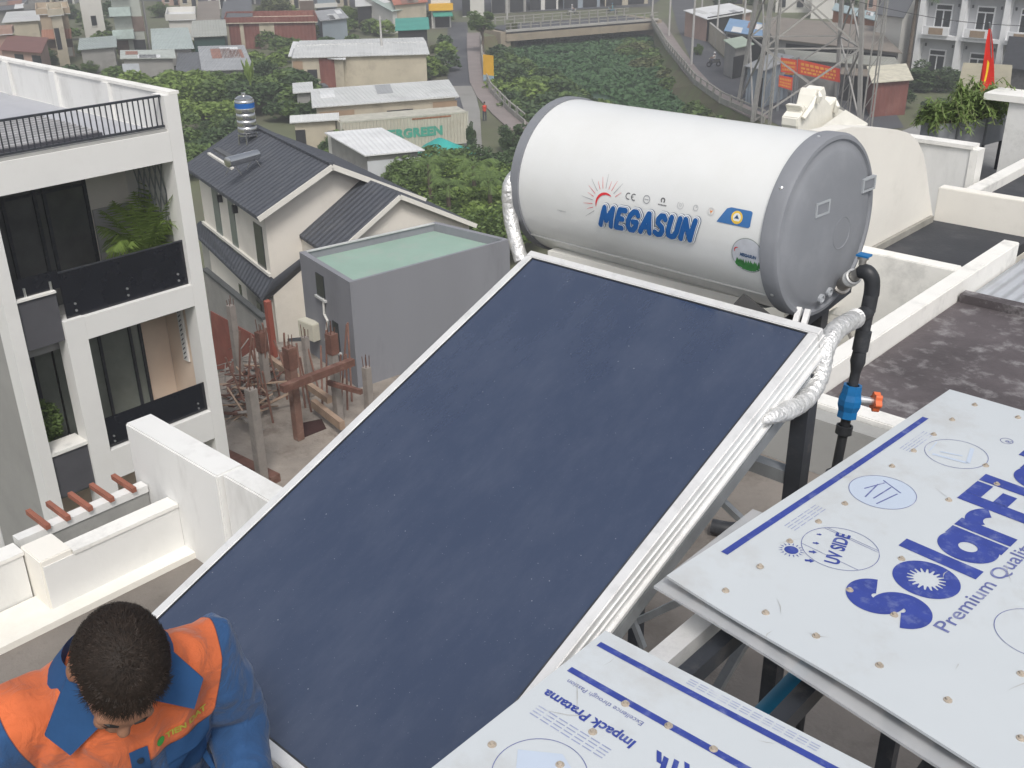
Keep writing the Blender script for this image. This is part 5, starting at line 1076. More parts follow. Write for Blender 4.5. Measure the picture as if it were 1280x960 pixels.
# --- left and centre, from near to far
shed('small shed with a pale tin roof left of the lettered container', (362, 153), (424, 149), 2.7, 3.6, .5, WCR, TIN, op=((.1, .3, 0, 2, DKO, 'door'), (.75, .95, .3, 1.8, WGR, 'panel')), back=(362, 145))
shed('white tin roofed shed with a hanging white sheet front, right of the villa ridge', (456, 194), (531, 187), 3.4, 6.5, 1.3, WGR, TINW, op=((.05, .95, .3, 2.9, mat('white_sheet', (.58, .60, .62), .6, .06, .8), 'sheet_cover'),), back=(407, 166))
shed('narrow white tin roof directly behind the villa ridge', (424, 170), (470, 178), 3.2, 5, .6, WWH, TINW, back=(405, 166))
shed('long low workshop with a pale mottled tin roof above the container', (390, 134), (574, 120), 3.4, 9, 1.6, WCR, TIN, op=((.05, .28, .1, 2.9, mat('panel_tan', (.38, .27, .18), .85, .15, .6), 'panel'), (.50, .68, 1.7, 2.6, DKO), (.82, .99, .1, 3, mat('panel_tan'), 'panel')), back=(388, 112))
shed('grey block hut with a flat roof behind the workshop, near the little white truck', (366, 116), (392, 114), 2.6, 4, .2, WGR, TIN)
shed('broad warehouse with a pale grey roof and cream and rust walls', (365, 72), (537, 67), 3.7, 13, 1.8, WCR, TIN, 'gable', 'warehouse', 'warehouse', op=((.0, .07, .1, 3.3, mat('panel_tan'), 'panel'), (.19, .31, .1, 3.5, WRU, 'panel'), (.10, .17, .1, 2.4, DKO, 'door')), back=(374, 47))
shed('white roofed lean-to at the left end of the broad warehouse', (360, 70), (432, 74), 3.5, 9, 1.2, WCR, TINW, back=(366, 52))
shed('long rust red walled building with a cream roof edge', (285, 62), (400, 60), 3.4, 8, .4, WRU, mat('cream_edge', (.62, .57, .46)), 'flat', op=((.0, .03, 0, 3.2, WCR, 'pillar'), (.15, .19, 0, 3.2, WCR, 'pillar'), (.36, .52, 0, 3.2, WCR, 'panel')), base=True)
shed('dull grey tin roof with a ridge, right of the dark garage', (252, 88), (318, 86), 2.8, 15, 2.0, WGR, TING, back=(247, 58))
shed('dark open garage filled with junk between two grey roofs', (219, 90), (252, 89), 2.6, 9, .4, DKO, TIND, op=((.05, .9, .1, 1.2, mat('junk', (.25, .23, .21), .9, .6, 2), 'junk_pile'),), back=(222, 66))
shed('wide grey shed with a pale front fascia, left of the dark garage', (150, 73), (220, 72), 3.2, 9, 1.2, WGR, mat('fascia_pale', (.42, .45, .42)), 'mono', op=((.0, .3, .5, 2.6, mat('blue_white_panel', (.50, .53, .57)), 'panel'), (.33, .55, .4, 1.0, mat('blue_white_panel'), 'panel')), back=(150, 63))
shed('pale aqua grey tin roof with lighter ridge strip near the white pole', (190, 62), (243, 60), 3.4, 14, 2.6, WGR, rib('tin_aqua', (.42, .48, .46)), back=(188, 36))
shed('patchy roof of mixed tin sheets with a dark green front', (238, 46), (284, 44), 3.6, 12, 1.2, mat('dark_green_front', (.03, .07, .06)), rib('tin_patch', (.40, .41, .37), ), op=(), back=(240, 26))
shed('white flat house block behind the patchy tin roof', (207, 25), (245, 24), 3.8, 9, .3, WWH, TINW, 'flat', back=(209, 12))
shed('brown grey tin roof beside the dark hipped roof', (245, 28), (276, 26), 3.8, 14, 2.5, WGR, TINBR, back=(247, 2))
shed('dark blue grey hipped roof near the top edge left of the tree', (276, 24), (316, 20), 3.8, 12, 2.4, WBL, TIND, 'mono', back=(279, 2))
shed('maroon tiled roof of a low pink house at the far left', (-2, 62), (52, 66), 3.4, 9, 2.4, WPK, REDT, 'mono', 'house', 'house', op=((.3, .5, 1, 3, WIN), (.7, .9, 1, 3, WIN)), back=(10, 44))
shed('pink walled house with flat top behind the maroon roof', (-10, 44), (16, 42), 4, 8, .3, WPK, TIN, 'flat', 'house', 'house', back=(-8, 36))
t_, L_ = shed('worn beige house with a terracotta awning band, left of the white tower house', (56, 73), (98, 71), 5.4, 9, .3, mat('house_beige', (.42, .34, .25), .9, .12, .5, stain=((.28, .22, .17), .7, .6)), TIN, 'flat', 'house', 'house', base=True, op=((.08, .9, 1.2, 2.2, mat('dull_recess', (.16, .12, .10), .9), 'recess'), (.68, .85, .1, 1.2, WWH, 'door')))
obj('awning', MB().slab([(.2, -.9, 2.5), (L_ - .3, -.9, 2.5), (L_ - .3, .3, 3.5), (.2, .3, 3.5)], .1), rib('terracotta', (.33, .16, .11)), t_, local=True)
shed('slim white three storey house with two small dark windows', (106, 60), (139, 58), 12.5, 9, .3, WWH, TIN, 'flat', 'house', 'house', base=True, op=((.42, .62, 2.8, 4.1, WIN), (.36, .56, 6.4, 7.6, WIN)))
t_, L_ = shed('grey green house with stacked balconies beside the white pole', (147, 76), (189, 74), 10.5, 9, .3, mat('house_greygreen', (.40, .42, .38), .9, .12, .5, stain=((.28, .28, .26), .6, .5)), TIN, 'flat', 'house', 'house', base=True, op=((.55, .9, .4, 2.4, DKO, 'door'), (.05, .4, .6, 2.4, mat('dull_recess'), 'recess'), (.6, .95, 3.4, 5.2, mat('dull_recess'), 'recess')))
for z_ in (2.7, 5.4, 8.1): obj('balcony', MB().box(0, -1.0, z_, L_ * .62, .3, z_ + 1.0), mat('balcony_aqua', (.42, .50, .47)), t_, local=True)
shed('low aqua tinted roof below the white tower house', (97, 62), (146, 58), 2.8, 12, 1.6, WGR, rib('tin_aqua2', (.34, .39, .38)), back=(99, 48))
shed('pale cluttered roofs at the extreme top left', (2, 28), (50, 25), 3.6, 14, 1.5, WCR, TIN, back=(8, 15))
shed('grey slab roof behind the cluttered pale roofs', (30, 12), (58, 9), 4, 10, .5, WGR, TING, 'flat', back=(34, 2))
shed('pale cream house with a dark doorway close to the top left tree', (60, 20), (80, 18), 6, 8, .3, WCR, TIN, 'flat', 'house', 'house', op=((.3, .6, 2, 4.5, DKO, 'door'),))
shed('dark weathered roof in the very top left corner', (-10, 14), (32, 10), 4, 16, 2, WGR, TIND, back=(-6, 2))
shed('white two storey house front right of the top left tree', (374, 22), (396, 21), 6, 8, .3, WWH, TIN, 'flat', 'house', 'house', base=True, op=((.1, .9, 1.0, 2.6, mat('dull_recess'), 'recess'),))
shed('blue grey house with banded upper floor behind the rust red wall', (397, 40), (425, 38), 6.5, 9, .3, WBL, TING, 'flat', 'house', 'house', base=True, op=((.0, 1, 3.4, 4.0, WWH, 'balcony_band'), (.05, .95, 2.4, 3.3, DKO, 'recess')))
shed('low blue grey wall house left of the pale stall roof', (400, 26), (436, 22), 3.0, 8, .4, WBL, TING)
shed('small grey roofed stall with a dark open front', (444, 8), (472, 6), 3.4, 8, 1.6, DKO, TIN, op=((.75, .9, .1, 2.2, WWH, 'panel'),))
shed('orange red roof just left of the shop with the yellow sign', (492, 6), (535, 2), 4, 12, 2, WCR, rib('orange_tile', (.45, .17, .11)))
shed('pale green roofed shop row before the orange roof', (490, 14), (526, 8), 3.2, 9, 1.4, WWH, rib('tin_lightgreen', (.40, .48, .44)), op=((.3, .6, .2, 2.4, DKO, 'door'),))
t_, L_ = shed('corner shop with a yellow sign board and a green awning', (537, 36), (567, 35), 6.5, 10, .3, WWH, TING, 'flat', 'shop', 'shop', base=True, op=((.25, .85, .1, 1.9, DKO, 'door'),))
obj('sign_board', MB().box(.0, -.25, 2.6, L_, .28, 3.6), mat('yellow_sign', (.80, .45, .03), .6, .06), t_, local=True); obj('awning', MB().slab([(.15 * L_, -1.2, 1.9), (.95 * L_, -1.2, 1.9), (.95 * L_, .3, 2.4), (.15 * L_, .3, 2.4)], .08), mat('green_awning', (.05, .28, .22)), t_, local=True)
shed('stall with a bright green tarpaulin roof beside the shop', (494, 38), (537, 36), 3.0, 6, .8, DKO, mat('green_tarp', (.07, .30, .25), .7, .15, .8))
shed('blue trimmed house right of the narrow street', (576, 22), (608, 20), 3.6, 9, .6, WWH, TINBL, 'mono', 'house', 'house', base=True, op=((.1, .4, .2, 3, DKO, 'door'),))
# --- beyond the bridge
for k, (a, b_, z_, wl_, rf, lb) in enumerate((((612, 18), (660, 15), 7, WGR, TING, 'grey shop front left of the bridge with dark openings'), ((660, 14), (700, 12), 8, WWH, TIN, 'white shop house above the left half of the bridge'), ((702, 12), (752, 9), 7, WBL, TIND, 'dark fronted shop house above the middle of the bridge'), ((754, 9), (812, 5), 7.5, WCR, TIN, 'cream shop house above the right half of the bridge'))):
    shed(lb, a, b_, z_, 12, .3, wl_, rf, 'flat', 'shop_house', 'house', base=True, op=((.08, .42, .1, 3.2, DKO, 'door'), (.55, .9, .1, 3.2, DKO, 'door'), (.2, .8, 4.4, 6.0, WIN)))
shed('roadside wall and yard gate at the far end of the right hand road', (898, 6), (958, 6), 5, 10, .3, WCR, TIN, 'flat', 'shop_house', 'house', base=True, op=((.3, .5, .1, 3, DKO, 'door'),))
shed('white office block with framed windows, top centre right', (966, 16), (1036, 16), 8, 10, .3, WWH, TIN, 'flat', 'house', 'house', base=True, op=((.1, .22, .8, 2.4, WIN), (.42, .54, .8, 2.4, WIN), (.7, .82, .8, 2.4, WIN)))
shed('white walled annex right of the office block', (1010, 24), (1044, 24), 3.4, 8, .3, WWH, TINW, 'flat', 'house', 'house', base=True)
# --- right of the canal
shed('white roadside canopy beside the pylon road', (884, 24), (942, 14), 3.0, 6, .5, WPK, TINW, op=((.05, .8, .1, 3.2, DKO, 'opening'),))
shed('light blue double tin awning by the right hand road', (905, 38), (955, 46), 3.2, 8, 1.4, WGR, TINBL, op=((.05, .95, .1, 2.8, DKO, 'opening'),), back=(912, 23))
shed('hut with a pale green tin roof next to the blue grey hut', (919, 60), (943, 55), 3.4, 8, .6, WGR, rib('tin_palegreen', (.44, .52, .42)), op=((.1, .9, .1, 2.4, DKO, 'opening'),), back=(905, 50))
shed('blue grey tin hut at the roadside just left of the pylon', (930, 82), (957, 88), 3.6, 6, .4, mat('hut_bluegrey', (.30, .35, .40), .8, .15, .6, bands=(0, .5, .03)), TING, op=((.55, .8, .1, 2.8, DKO, 'door'),))
t = thing('roadside_wall', 'long concrete wall lining the right hand road', 'wall', tuple(G(885, 50)))
a_, c_ = G(884, 50), G(925, 88); obj('wall_face', MB().bar(a_ + Vector((0, 0, 1.2)), c_ + Vector((0, 0, 1.2)), .2, 2.4), WCR, t); obj('wall_cap', MB().bar(a_ + Vector((0, 0, 2.43)), c_ + Vector((0, 0, 2.43)), .3, .08), KERB, t)
shed('huge brown grey market roof behind the pylon', (966, 48), (1128, 66), 4.0, 24, 2.0, WGR, TINBR, 'mono', 'market_hall', 'market hall', op=((.1, .95, .1, 3.6, DKO, 'opening'),), back=(955, 20))
shed('long greenish grey roof in front of the market hall', (984, 73), (1128, 84), 3.4, 9, 1.0, WGR, rib('tin_olive', (.31, .31, .27)), 'mono', 'market_hall', 'market hall', back=(980, 62))
shed('lower brown striped roof behind the red banners', (1050, 92), (1132, 99), 2.6, 8, .9, DKO, TINBR, 'mono', 'market_hall', 'market hall', back=(1052, 84))
shed('aqua tin roof with an orange edge right of the pylon top', (1040, 12), (1128, 34), 4.4, 12, .8, mat('orange_wall', (.42, .17, .09)), rib('tin_aqua3', (.36, .45, .46)), back=(1044, 4))
shed('small dark peaked roof near the top, left of the palm', (1093, 17), (1130, 22), 6.2, 7, 2.6, WWH, TIND, 'gable', 'house', 'house')
shed('cream canopy roof under the yellow flowering bush', (1090, 103), (1142, 99), 3.2, 5, .5, WRU, mat('cream_canopy', (.60, .57, .46)))
shed('dusty yellow canopy behind the red flag', (1196, 112), (1262, 116), 3.0, 9, 1.0, DKO, mat('dusty_canopy', (.36, .33, .24), .85, .15, .4))
shed('black shade net canopy on posts at the right margin', (1252, 84), (1310, 90), 3.4, 8, 1.8, mat('net_grey', (.12, .12, .12), .9, .4, 3), mat('shade_net', (.035, .038, .045), .9, .3, 2))
# white terrace of town houses, right
gA = G(1137, 97)
for k in range(5):
    lab = ('white town house at the left end of the balcony terrace, partly behind the palm', 'white town house second from the left in the balcony terrace', 'white town house of the terrace partly behind the red flag', 'white town house of the balcony terrace at the right margin', 'white town house of the terrace past the photo margin')[k]
    w_ = 4.35; t = thing('terrace_house', lab, 'house', (gA.x + k * w_, gA.y - k * .05, 0), 0, 'white balcony terrace houses')
    TW = mat('terrace_white', (.82, .83, .84), .8, .04, .4, stain=((.48, .49, .51), .5, .4)); TG = mat('terrace_grey', (.50, .51, .53), .85, .1, .5)
    obj('wall', MB().box(0, 1.0, 0, w_, 11, 9.2), TG, t, local=True); obj('pilaster', MB().box(0, .0, 0, .55, .998, 9.4), TW, t, local=True)
    obj('pilaster', MB().box(w_ - .25, .0, 0, w_ - .01, .998, 9.4), TW, t, local=True) if k == 4 else None
    for z in (4.2, 8.6): obj('cornice', MB().box(.552, -.25, z, w_ - .005, .998, z + .38), TW, t, local=True)
    bal = obj('balcony', MB().box(.9, -.5, 4.582, 3.6, -.35, 5.5), TW, t, local=True, bevel=.02); 
    b = MB()
    for j in range(7): b.box(1.0 + j * .38, -.56, 4.7, 1.05 + j * .38, -.51, 5.4)
    obj('baluster_panel', MB().box(1.5, -.53, 4.7, 3.0, -.51, 5.35), mat('balcony_tan', (.34, .25, .17)), bal, local=True)
    for z, hh in ((4.6, 2.9), (.1, 2.8)):
        f = obj('door_frame', MB().box(1.35, .93, z, 3.2, .998, z + hh + .15), TW, t, local=True)
        for j in range(2): obj('door_pane', MB().box(1.5 + j * .85, .90, z + .1, 2.2 + j * .85, .928, z + hh - .55), WIN, f, local=True)
        obj('fanlight', MB().box(1.5, .90, z + hh - .4, 3.05, .928, z + hh), WIN, f, local=True)
    for z in (7.4, 3.3): obj('wall_lamp', MB().box(.8, .85, z, .95, .998, z + .3), DSTEEL, t, local=True); obj('wall_lamp', MB().box(3.7, .85, z, 3.85, .998, z + .3), DSTEEL, t, local=True)
    obj('roof', MB().slab([(0, -.2, 9.402), (w_, -.2, 9.402), (w_, 5, 11.5), (0, 5, 11.5)], .12), rib('roof_blue', (.13, .17, .24)), t, local=True)
# more town beyond, so that the view closes at the top edge
rnd = random.Random(11)
for k in range(16):
    x = -60 + k * 90 + rnd.uniform(-20, 20)
    shed('distant low house far behind the roofs at the top edge of the photo', (x, -10), (x + 60, -10 + rnd.uniform(-3, 3)), rnd.choice((6, 7, 9)), 14, .3 if k % 2 else 1.8, rnd.choice((WWH, WCR, WGR, WPK)), rnd.choice((TIN, TING, TINBR, REDT)), 'flat' if k % 2 else 'gable', 'distant_house', 'house', op=((.2, .4, 1, 3, WIN), (.6, .8, 1, 3, WIN)), group='distant houses at the top edge', base=True)

for k in range(15):
    x = (6, 40, 68, 200, 226, 262, 300, 330, 352, 420, 446, 470, 1046, 1078, 1104)[k] + rnd.uniform(-4, 4); y = rnd.uniform(5, 15)
    shed('distant low house far behind the roofs at the top edge of the photo', (x, y), (x + rnd.uniform(20, 32), y + rnd.uniform(-1, 1)), rnd.choice((2.8, 3.4, 4.2)), 9, rnd.uniform(.8, 1.8), rnd.choice((WWH, WCR, WGR, WPK)), rnd.choice((TIN, TING, TINBR, TINW, TINR)), 'mono' if k % 3 else 'gable', 'distant_house', 'house', op=((.2, .4, .6, 2, WIN), (.6, .8, .1, 2, DKO, 'door')), group='distant houses at the top edge', base=True)
# ================================================================== container with green lettering
ca, cb = at(425, 152, 2.7), at(585, 138.5, 2.7)
an = math.atan2(cb.y - ca.y, cb.x - ca.x); Lc = (cb - ca).xy.length
ct = thing('shipping_container', 'long off white shipping container with faded green lettering', 'container', (ca.x, ca.y, 0), an)
CM = mat('container_cream', (.52, .49, .40), .7, .08, .6, stain=((.38, .33, .24), .7, .5), bands=(0, .28, .03))
obj('body', MB().box(0, 0, .15, Lc, 2.45, 2.6), CM, ct, local=True)
for x in (0, Lc - .12): obj('corner_post', MB().box(x - .01, -.03, .1, x + .13, -.002, 2.68), mat('container_edge', (.50, .49, .42), .7), ct, local=True)
obj('top_rail', MB().box(.13, -.03, 2.55, Lc - .13, 2.46, 2.68), mat('container_edge'), ct, local=True); obj('bottom_rail', MB().box(.13, -.03, .08, Lc - .13, -.002, .2), mat('container_edge'), ct, local=True)
obj('rust_strip', MB().box(Lc * .55, -.036, 2.35, Lc * .86, -.031, 2.47), mat('rust', (.30, .13, .06), .9, .3, 3), ct, local=True)
tm = text_mb('EVERGREEN', 1, .06, 0, 1.06); xa, xb = (466 - 425) / 160 * Lc, (551 - 425) / 160 * Lc; fit(tm, xb - xa, .78)
tm.v = [Vector((xa + v.x, -.04, .95 + v.y)) for v in tm.v]; obj('lettering', tm, mat('container_green', (.06, .33, .24), .7, .15, 1.5, stain=((.40, .42, .34), 1.6, .5)), ct, local=True)
# teal tarpaulin heap
b = MB(); tp = G(553, 196); nu = 16
tarp_l = []
for j in range(9):
    for i in range(nu): a = 2 * PI * i / nu; r = (j / 8) * (2.2 + .5 * math.sin(3 * a)); tarp_l.append(Vector((tp.x + r * math.cos(a) * 1.3, tp.y + r * math.sin(a), 1.4 * (1 - (j / 8) ** 1.5) + .25 * noise.noise(Vector((r * math.cos(a), r * math.sin(a), 1))) + .05)))
b.add(tarp_l, [(j * nu + i, j * nu + (i + 1) % nu, (j + 1) * nu + (i + 1) % nu, (j + 1) * nu + i) for j in range(8) for i in range(nu)])
tag(obj('tarpaulin', b, mat('teal_tarp', (.04, .38, .34), .6, .12, 1), org=((tp.x, tp.y, 0), 0), smooth=True), 'bright teal tarpaulin thrown over a heap beside the container', 'tarpaulin')
# ================================================================== small white truck
tk0 = G(352, 131); td = (G(392, 128) - tk0).normalized(); ta = math.atan2(td.y, td.x)
tk = thing('truck', 'small truck with a white cab half hidden behind the hedge', 'truck', tuple(tk0), ta)
obj('cab', MB().hexa([Vector(p) for p in ((0, 0, .5), (1.6, 0, .5), (1.6, 1.8, .5), (0, 1.8, .5), (.35, .05, 2.3), (1.55, .05, 2.3), (1.55, 1.75, 2.3), (.35, 1.75, 2.3))]), mat('truck_white', (.72, .73, .72), .4, .03), tk, local=True, bevel=.08)
obj('side_window', MB().hexa([Vector(p) for p in ((.35, -.02, 1.35), (1.3, -.02, 1.35), (1.3, .01, 1.35), (.35, .01, 1.35), (.5, .02, 2.05), (1.3, .02, 2.05), (1.3, .06, 2.05), (.5, .06, 2.05))]), WIN, tk, local=True)
obj('cargo_bed', MB().box(1.7, 0, .7, 4.8, 1.9, 1.5), mat('truck_bed', (.12, .13, .14), .7), tk, local=True)
for x in (.8, 3.9):
    for y in (-.02, 1.75): w_ = obj('wheel', MB().lathe((x, y, .38), (0, 1, 0), [(0, 0), (0, .38), (.2, .38), (.2, 0)], 18), BLACKP, tk, local=True)
# ================================================================== motorbikes with riders
def person_small(px_, py_, label, shirt, seated=True, z0=0.05, ang=0, bike=True, pants=(.05, .06, .08)):
    p = G(px_, py_); skin = mat('skin_far', (.35, .2, .13)); sh = mat('shirt_%d_%d' % (px_, py_), shirt, .8, .08, 5); pn = mat('dark_trousers', pants, .85, .1, 6)
    hip = .85 if seated else .92
    b = MB().ell((0, 0, hip + .68), (.085, .1, .12), nu=12, nv=8); b.tube([(0, 0, hip + .45), (0, 0, hip + .6)], .05, 8)
    for s_ in (-1, 1): b.tube([(.18 * s_, 0, hip + .46), (.2 * s_, .15, hip + .2), (.17 * s_, .42 if seated else .1, hip + .15 if seated else hip - .05)], [.045, .04, .03], 8)
    per = obj('person', b, skin, org=((p.x, p.y, z0), ang), local=True, smooth=True); tag(per, label, 'person')
    obj('shirt', MB().lathe((0, 0, hip - .05), (0, 0, 1), [(0, .13), (.2, .15), (.45, .19), (.53, .1), (.54, 0)], 12), sh, per, local=True, smooth=True)
    for s_ in (-1, 1):
        if seated: obj('trouser_leg', MB().tube([(.1 * s_, 0, hip), (.16 * s_, .38, hip - .08), (.16 * s_, .32, .3)], [.09, .075, .06], 8), pn, per, local=True, smooth=True)
        else: obj('trouser_leg', MB().tube([(.09 * s_, 0, hip), (.11 * s_, .02, .45), (.11 * s_, 0, .05)], [.09, .07, .055], 8), pn, per, local=True, smooth=True)
    if seated: obj('helmet', MB().ell((0, -.01, hip + .72), (.13, .14, .12), nu=12, nv=8), mat('helmet_%d' % px_, (.6, .6, .6) if px_ != 765 else (.1, .2, .3), .4), per, local=True, smooth=True)
    else: obj('hair', MB().ell((0, -.02, hip + .73), (.095, .1, .09), nu=12, nv=8), mat('hair_far', (.02, .02, .02)), per, local=True, smooth=True)
def bike(px_, py_, label, col, ang, z0=.05):
    p = G(px_, py_); t = thing('motorbike', label, 'motorbike', (p.x, p.y, z0), ang)
    for y in (-.6, .62): w_ = obj('wheel', MB().lathe((-.05, y, .3), (1, 0, 0), [(0, .18), (0, .3), (.1, .3), (.1, .18)], 18), BLACKP, t, local=True)
    mm = mat('bike_%d' % px_, col, .4, .05)
    obj('body', MB().tube([(0, -.7, .68), (0, -.2, .62), (0, .15, .5), (0, .5, .75), (0, .55, .98)], [.1, .16, .13, .1, .06], 10), mm, t, local=True, smooth=True)
    obj('seat', MB().box(-.13, -.7, .74, .13, .05, .84), BLACKP, t, local=True, bevel=.03); obj('handlebar', MB().tube([(-.32, .45, 1.05), (0, .52, 1.0), (.32, .45, 1.05)], .02, 6), BLACKP, t, local=True)
    obj('fork', MB().bar((0, .62, .3), (0, .5, .95), .06), DSTEEL, t, local=True); obj('headlight', MB().ell((0, .6, .95), (.09, .06, .08), nu=8, nv=6), mat('lamp_glass', (.7, .7, .65), .2), t, local=True)
for (x, y, c, sh, a, z_, lb1, lb2) in ((715, 24, (.5, .5, .5), (.55, .56, .58), -1.1, .6, 'pale motorbike riding over the bridge', 'rider in a pale shirt crossing the bridge'), (765, 22, (.1, .25, .35), (.12, .30, .33), 1.9, .6, 'blue motorbike riding over the bridge', 'rider in a teal shirt crossing the bridge'), (892, 84, (.1, .1, .1), (.62, .63, .62), 2.6, .05, 'dark motorbike riding on the right hand road', 'rider in a white shirt on the right hand road')):
    bike(x, y, lb1, c, a, z_); person_small(x, y, lb2, sh, True, z_, a)
person_small(606, 152, 'person in a bright red shirt standing on the pale paving below the canal railing', (.65, .07, .04), False, .06, 1.0)
person_small(881, 24, 'person in an orange shirt by the roadside poles', (.75, .22, .05), False, .06, .4)
# notice board, poles, lamp posts
t = thing('notice_board', 'small yellow notice board by the canal pavement', 'sign', tuple(G(611, 103)))
q_ = G(611, 106); obj('board', MB().box(q_.x - .75, q_.y - .03, 1.0, q_.x + .75, q_.y + .03, 3.1), mat('yellow_sign'), t); obj('post', MB().box(q_.x - .05, q_.y + .032, 0, q_.x + .05, q_.y + .1, 2.9), STEEL, t)
obj('blue_foot', MB().box(q_.x - .75, q_.y - .03, .4, q_.x + .75, q_.y + .03, .998), mat('pale_blue_board', (.35, .5, .6)), t)
for (x, y, h, lb) in ((815, 26, 13, 'tall pale pole at the right end of the bridge'), (836, 46, 14, 'tall pale pole just right of the bridge end'), (864, 82, 11, 'grey lamp pole standing beside the right hand road'), (634, 24, 9, 'pale pole at the left end of the bridge'), (876, 33, 9, 'left of two grey poles beside the orange shirted person'), (895, 60, 7, 'grey pole in front of the roadside wall'), (188, 66, 17, 'tall white pole in front of the grey roofs at left'), (480, 104, 7, 'thin brown pole before the warehouse'), (928, 55, 7, 'thin pole between the blue awning and the pale green hut')):
    p = G(x, y); t = thing('utility_pole', lb, 'pole', tuple(p)); obj('shaft', MB().tube([(p.x, p.y, 0), (p.x, p.y, h)], [.16, .10], 10), mat('pole_pale', (.46, .45, .43), .8, .1, 2), t, smooth=True)
    obj('bracket', MB().bar((p.x - .5, p.y, h - .4), (p.x + .5, p.y, h - .4), .07), STEEL, t)
# ================================================================== pylon
pyl = thing('pylon', 'tall grey steel lattice pylon behind the tank', 'pylon', tuple(G(1010, 140)))
PG = mat('pylon_steel', (.36, .35, .33), .6, .12, 3, metal=.2)
b0, b1 = G(941, 152), G(1074, 152); bd = (b1 - b0).normalized(); bn = Vector((-bd.y, bd.x, 0)); bn = bn if bn.y > 0 else -bn; bw = (b1 - b0).length
base4 = [b0, b1, b1 + bn * bw, b0 + bn * bw]; ctr = sum(base4, Vector()) / 4; HT = 46.0
def leg(i, z): k = 1 - .80 * z / HT; q = ctr + (base4[i] - ctr) * k; return Vector((q.x, q.y, z))
for i in range(4): obj('leg', MB().bar(leg(i, 0), leg(i, HT), .32, .32), PG, pyl)
zs = [0, 6.2, 12.4, 18, 23, 28, 32, 36, 39, 42, 44, 46]
for lv in range(len(zs) - 1):
    za, zb = zs[lv], zs[lv + 1]
    for i in range(4):
        j = (i + 1) % 4; obj('brace', MB().bar(leg(i, za), leg(j, zb), .14), PG, pyl); obj('brace', MB().bar(leg(j, za), leg(i, zb), .14), PG, pyl)
        if lv: obj('strut', MB().bar(leg(i, za), leg(j, za), .12), PG, pyl)
pb_ = [G(1058, 133), G(1082, 160)]
for (x, y, lb) in ((1056, 140, 'slim lattice mast left of the right pylon leg'), (1083, 160, 'slim lattice mast right of the right pylon leg'), (957, 158, 'slim lattice mast beside the left pylon leg')):
    p = G(x, y); t = thing('mast', lb, 'mast', tuple(p)); w_ = .45
    for (dx, dy) in ((-w_, 0), (w_, 0), (0, w_)): obj('leg', MB().bar((p.x + dx, p.y + dy, 0), (p.x + dx * .8, p.y + dy * .8, 26), .10), PG, t)
    for k in range(16): z = k * 1.6; obj('brace', MB().bar((p.x - w_, p.y, z), (p.x + w_, p.y, z + 1.6), .05), PG, t)
# banners
def banner(c4, z_, label):
    base = at(c4[0][0], 140, 0); D = base.xy.length
    P_ = [CAM + ray(*c) * (D / ray(*c).xy.length) for c in c4]
    t = thing('banner', label, 'banner', (P_[3].x, P_[3].y, 0)); nrm = (P_[1] - P_[0]).cross(P_[3] - P_[0]).normalized() * .04
    o = obj('cloth', MB().hexa([P_[3] - nrm, P_[2] - nrm, P_[2] + nrm, P_[3] + nrm, P_[0] - nrm, P_[1] - nrm, P_[1] + nrm, P_[0] + nrm]), mat('banner_red', (.60, .06, .03), .7, .06, 2), t)
    for u in (.02, .98): q = P_[3].lerp(P_[2], u); q1 = P_[0].lerp(P_[1], u); obj('post', MB().bar((q.x, q.y + .1, 0), (q1.x, q1.y + .1, q1.z + .2), .12), STEEL, t)
    sg = 1 if nrm.dot(CAM - P_[0]) > 0 else -1
    rr = random.Random(5)
    for r_, (va, vb) in enumerate(((.18, .36), (.48, .62), (.72, .86))):
        u = .08
        while u < .9:
            w_ = rr.uniform(.03, .10); pts = []
            for (uu, vv) in ((u, va), (u + w_, va), (u + w_, vb), (u, vb)): a1_, a2_ = P_[0].lerp(P_[1], uu), P_[3].lerp(P_[2], uu); pts.append(a1_.lerp(a2_, vv) + nrm * sg * 1.4)
            obj('letter_block', MB().add(pts, [(0, 1, 2, 3)]), mat('banner_yellow', (.75, .36, .05), .7), o); u += w_ + .03
banner([(997, 74), (1050, 86), (1050, 103), (997, 92)], 0, 'wide red banner with yellow lettering stretched behind the pylon')
banner([(976, 72), (996, 75), (996, 92), (976, 90)], 0, 'upper of two narrow orange red banners left of the wide one')
banner([(974, 94), (991, 97), (990, 113), (973, 108)], 0, 'lower of two narrow orange red banners left of the wide one')
p = G(991, 125); t = thing('road_sign', 'small blue and orange warning sign among the banners', 'sign', tuple(p)); D = p.xy.length
q = CAM + ray(991, 99) * (D / ray(991, 99).xy.length); obj('plate', MB().box(q.x - .5, q.y - .9, q.z - .5, q.x + .5, q.y - .86, q.z + .5), mat('sign_blue', (.03, .16, .50)), t); obj('triangle', MB().add([(q.x - .55, q.y - .88, q.z + .52), (q.x + .55, q.y - .88, q.z + .52), (q.x, q.y - .88, q.z + 1.5), (q.x - .55, q.y - .84, q.z + .52), (q.x + .55, q.y - .84, q.z + .52), (q.x, q.y - .84, q.z + 1.5)], [(0, 1, 2), (5, 4, 3), (0, 3, 4, 1), (1, 4, 5, 2), (2, 5, 3, 0)]), mat('sign_orange', (.80, .33, .03)), t)
obj('post', MB().bar((q.x, q.y - .8, 0), (q.x, q.y - .8, q.z + .6), .08), STEEL, t)
# a power line across the terrace
ca_, cb_ = atY(1085, 5, 60), atY(1290, 33, 62)
pts = [ca_.lerp(cb_, k / 20) - Vector((0, 0, .25 * math.sin(PI * k / 20))) for k in range(-12, 32)]
tag(obj('power_line', MB().tube(pts, .018, 6), BLACKP, org=((ca_.x, ca_.y, ca_.z - 1), 0)), 'thin black power line crossing in front of the white terrace', 'cable')
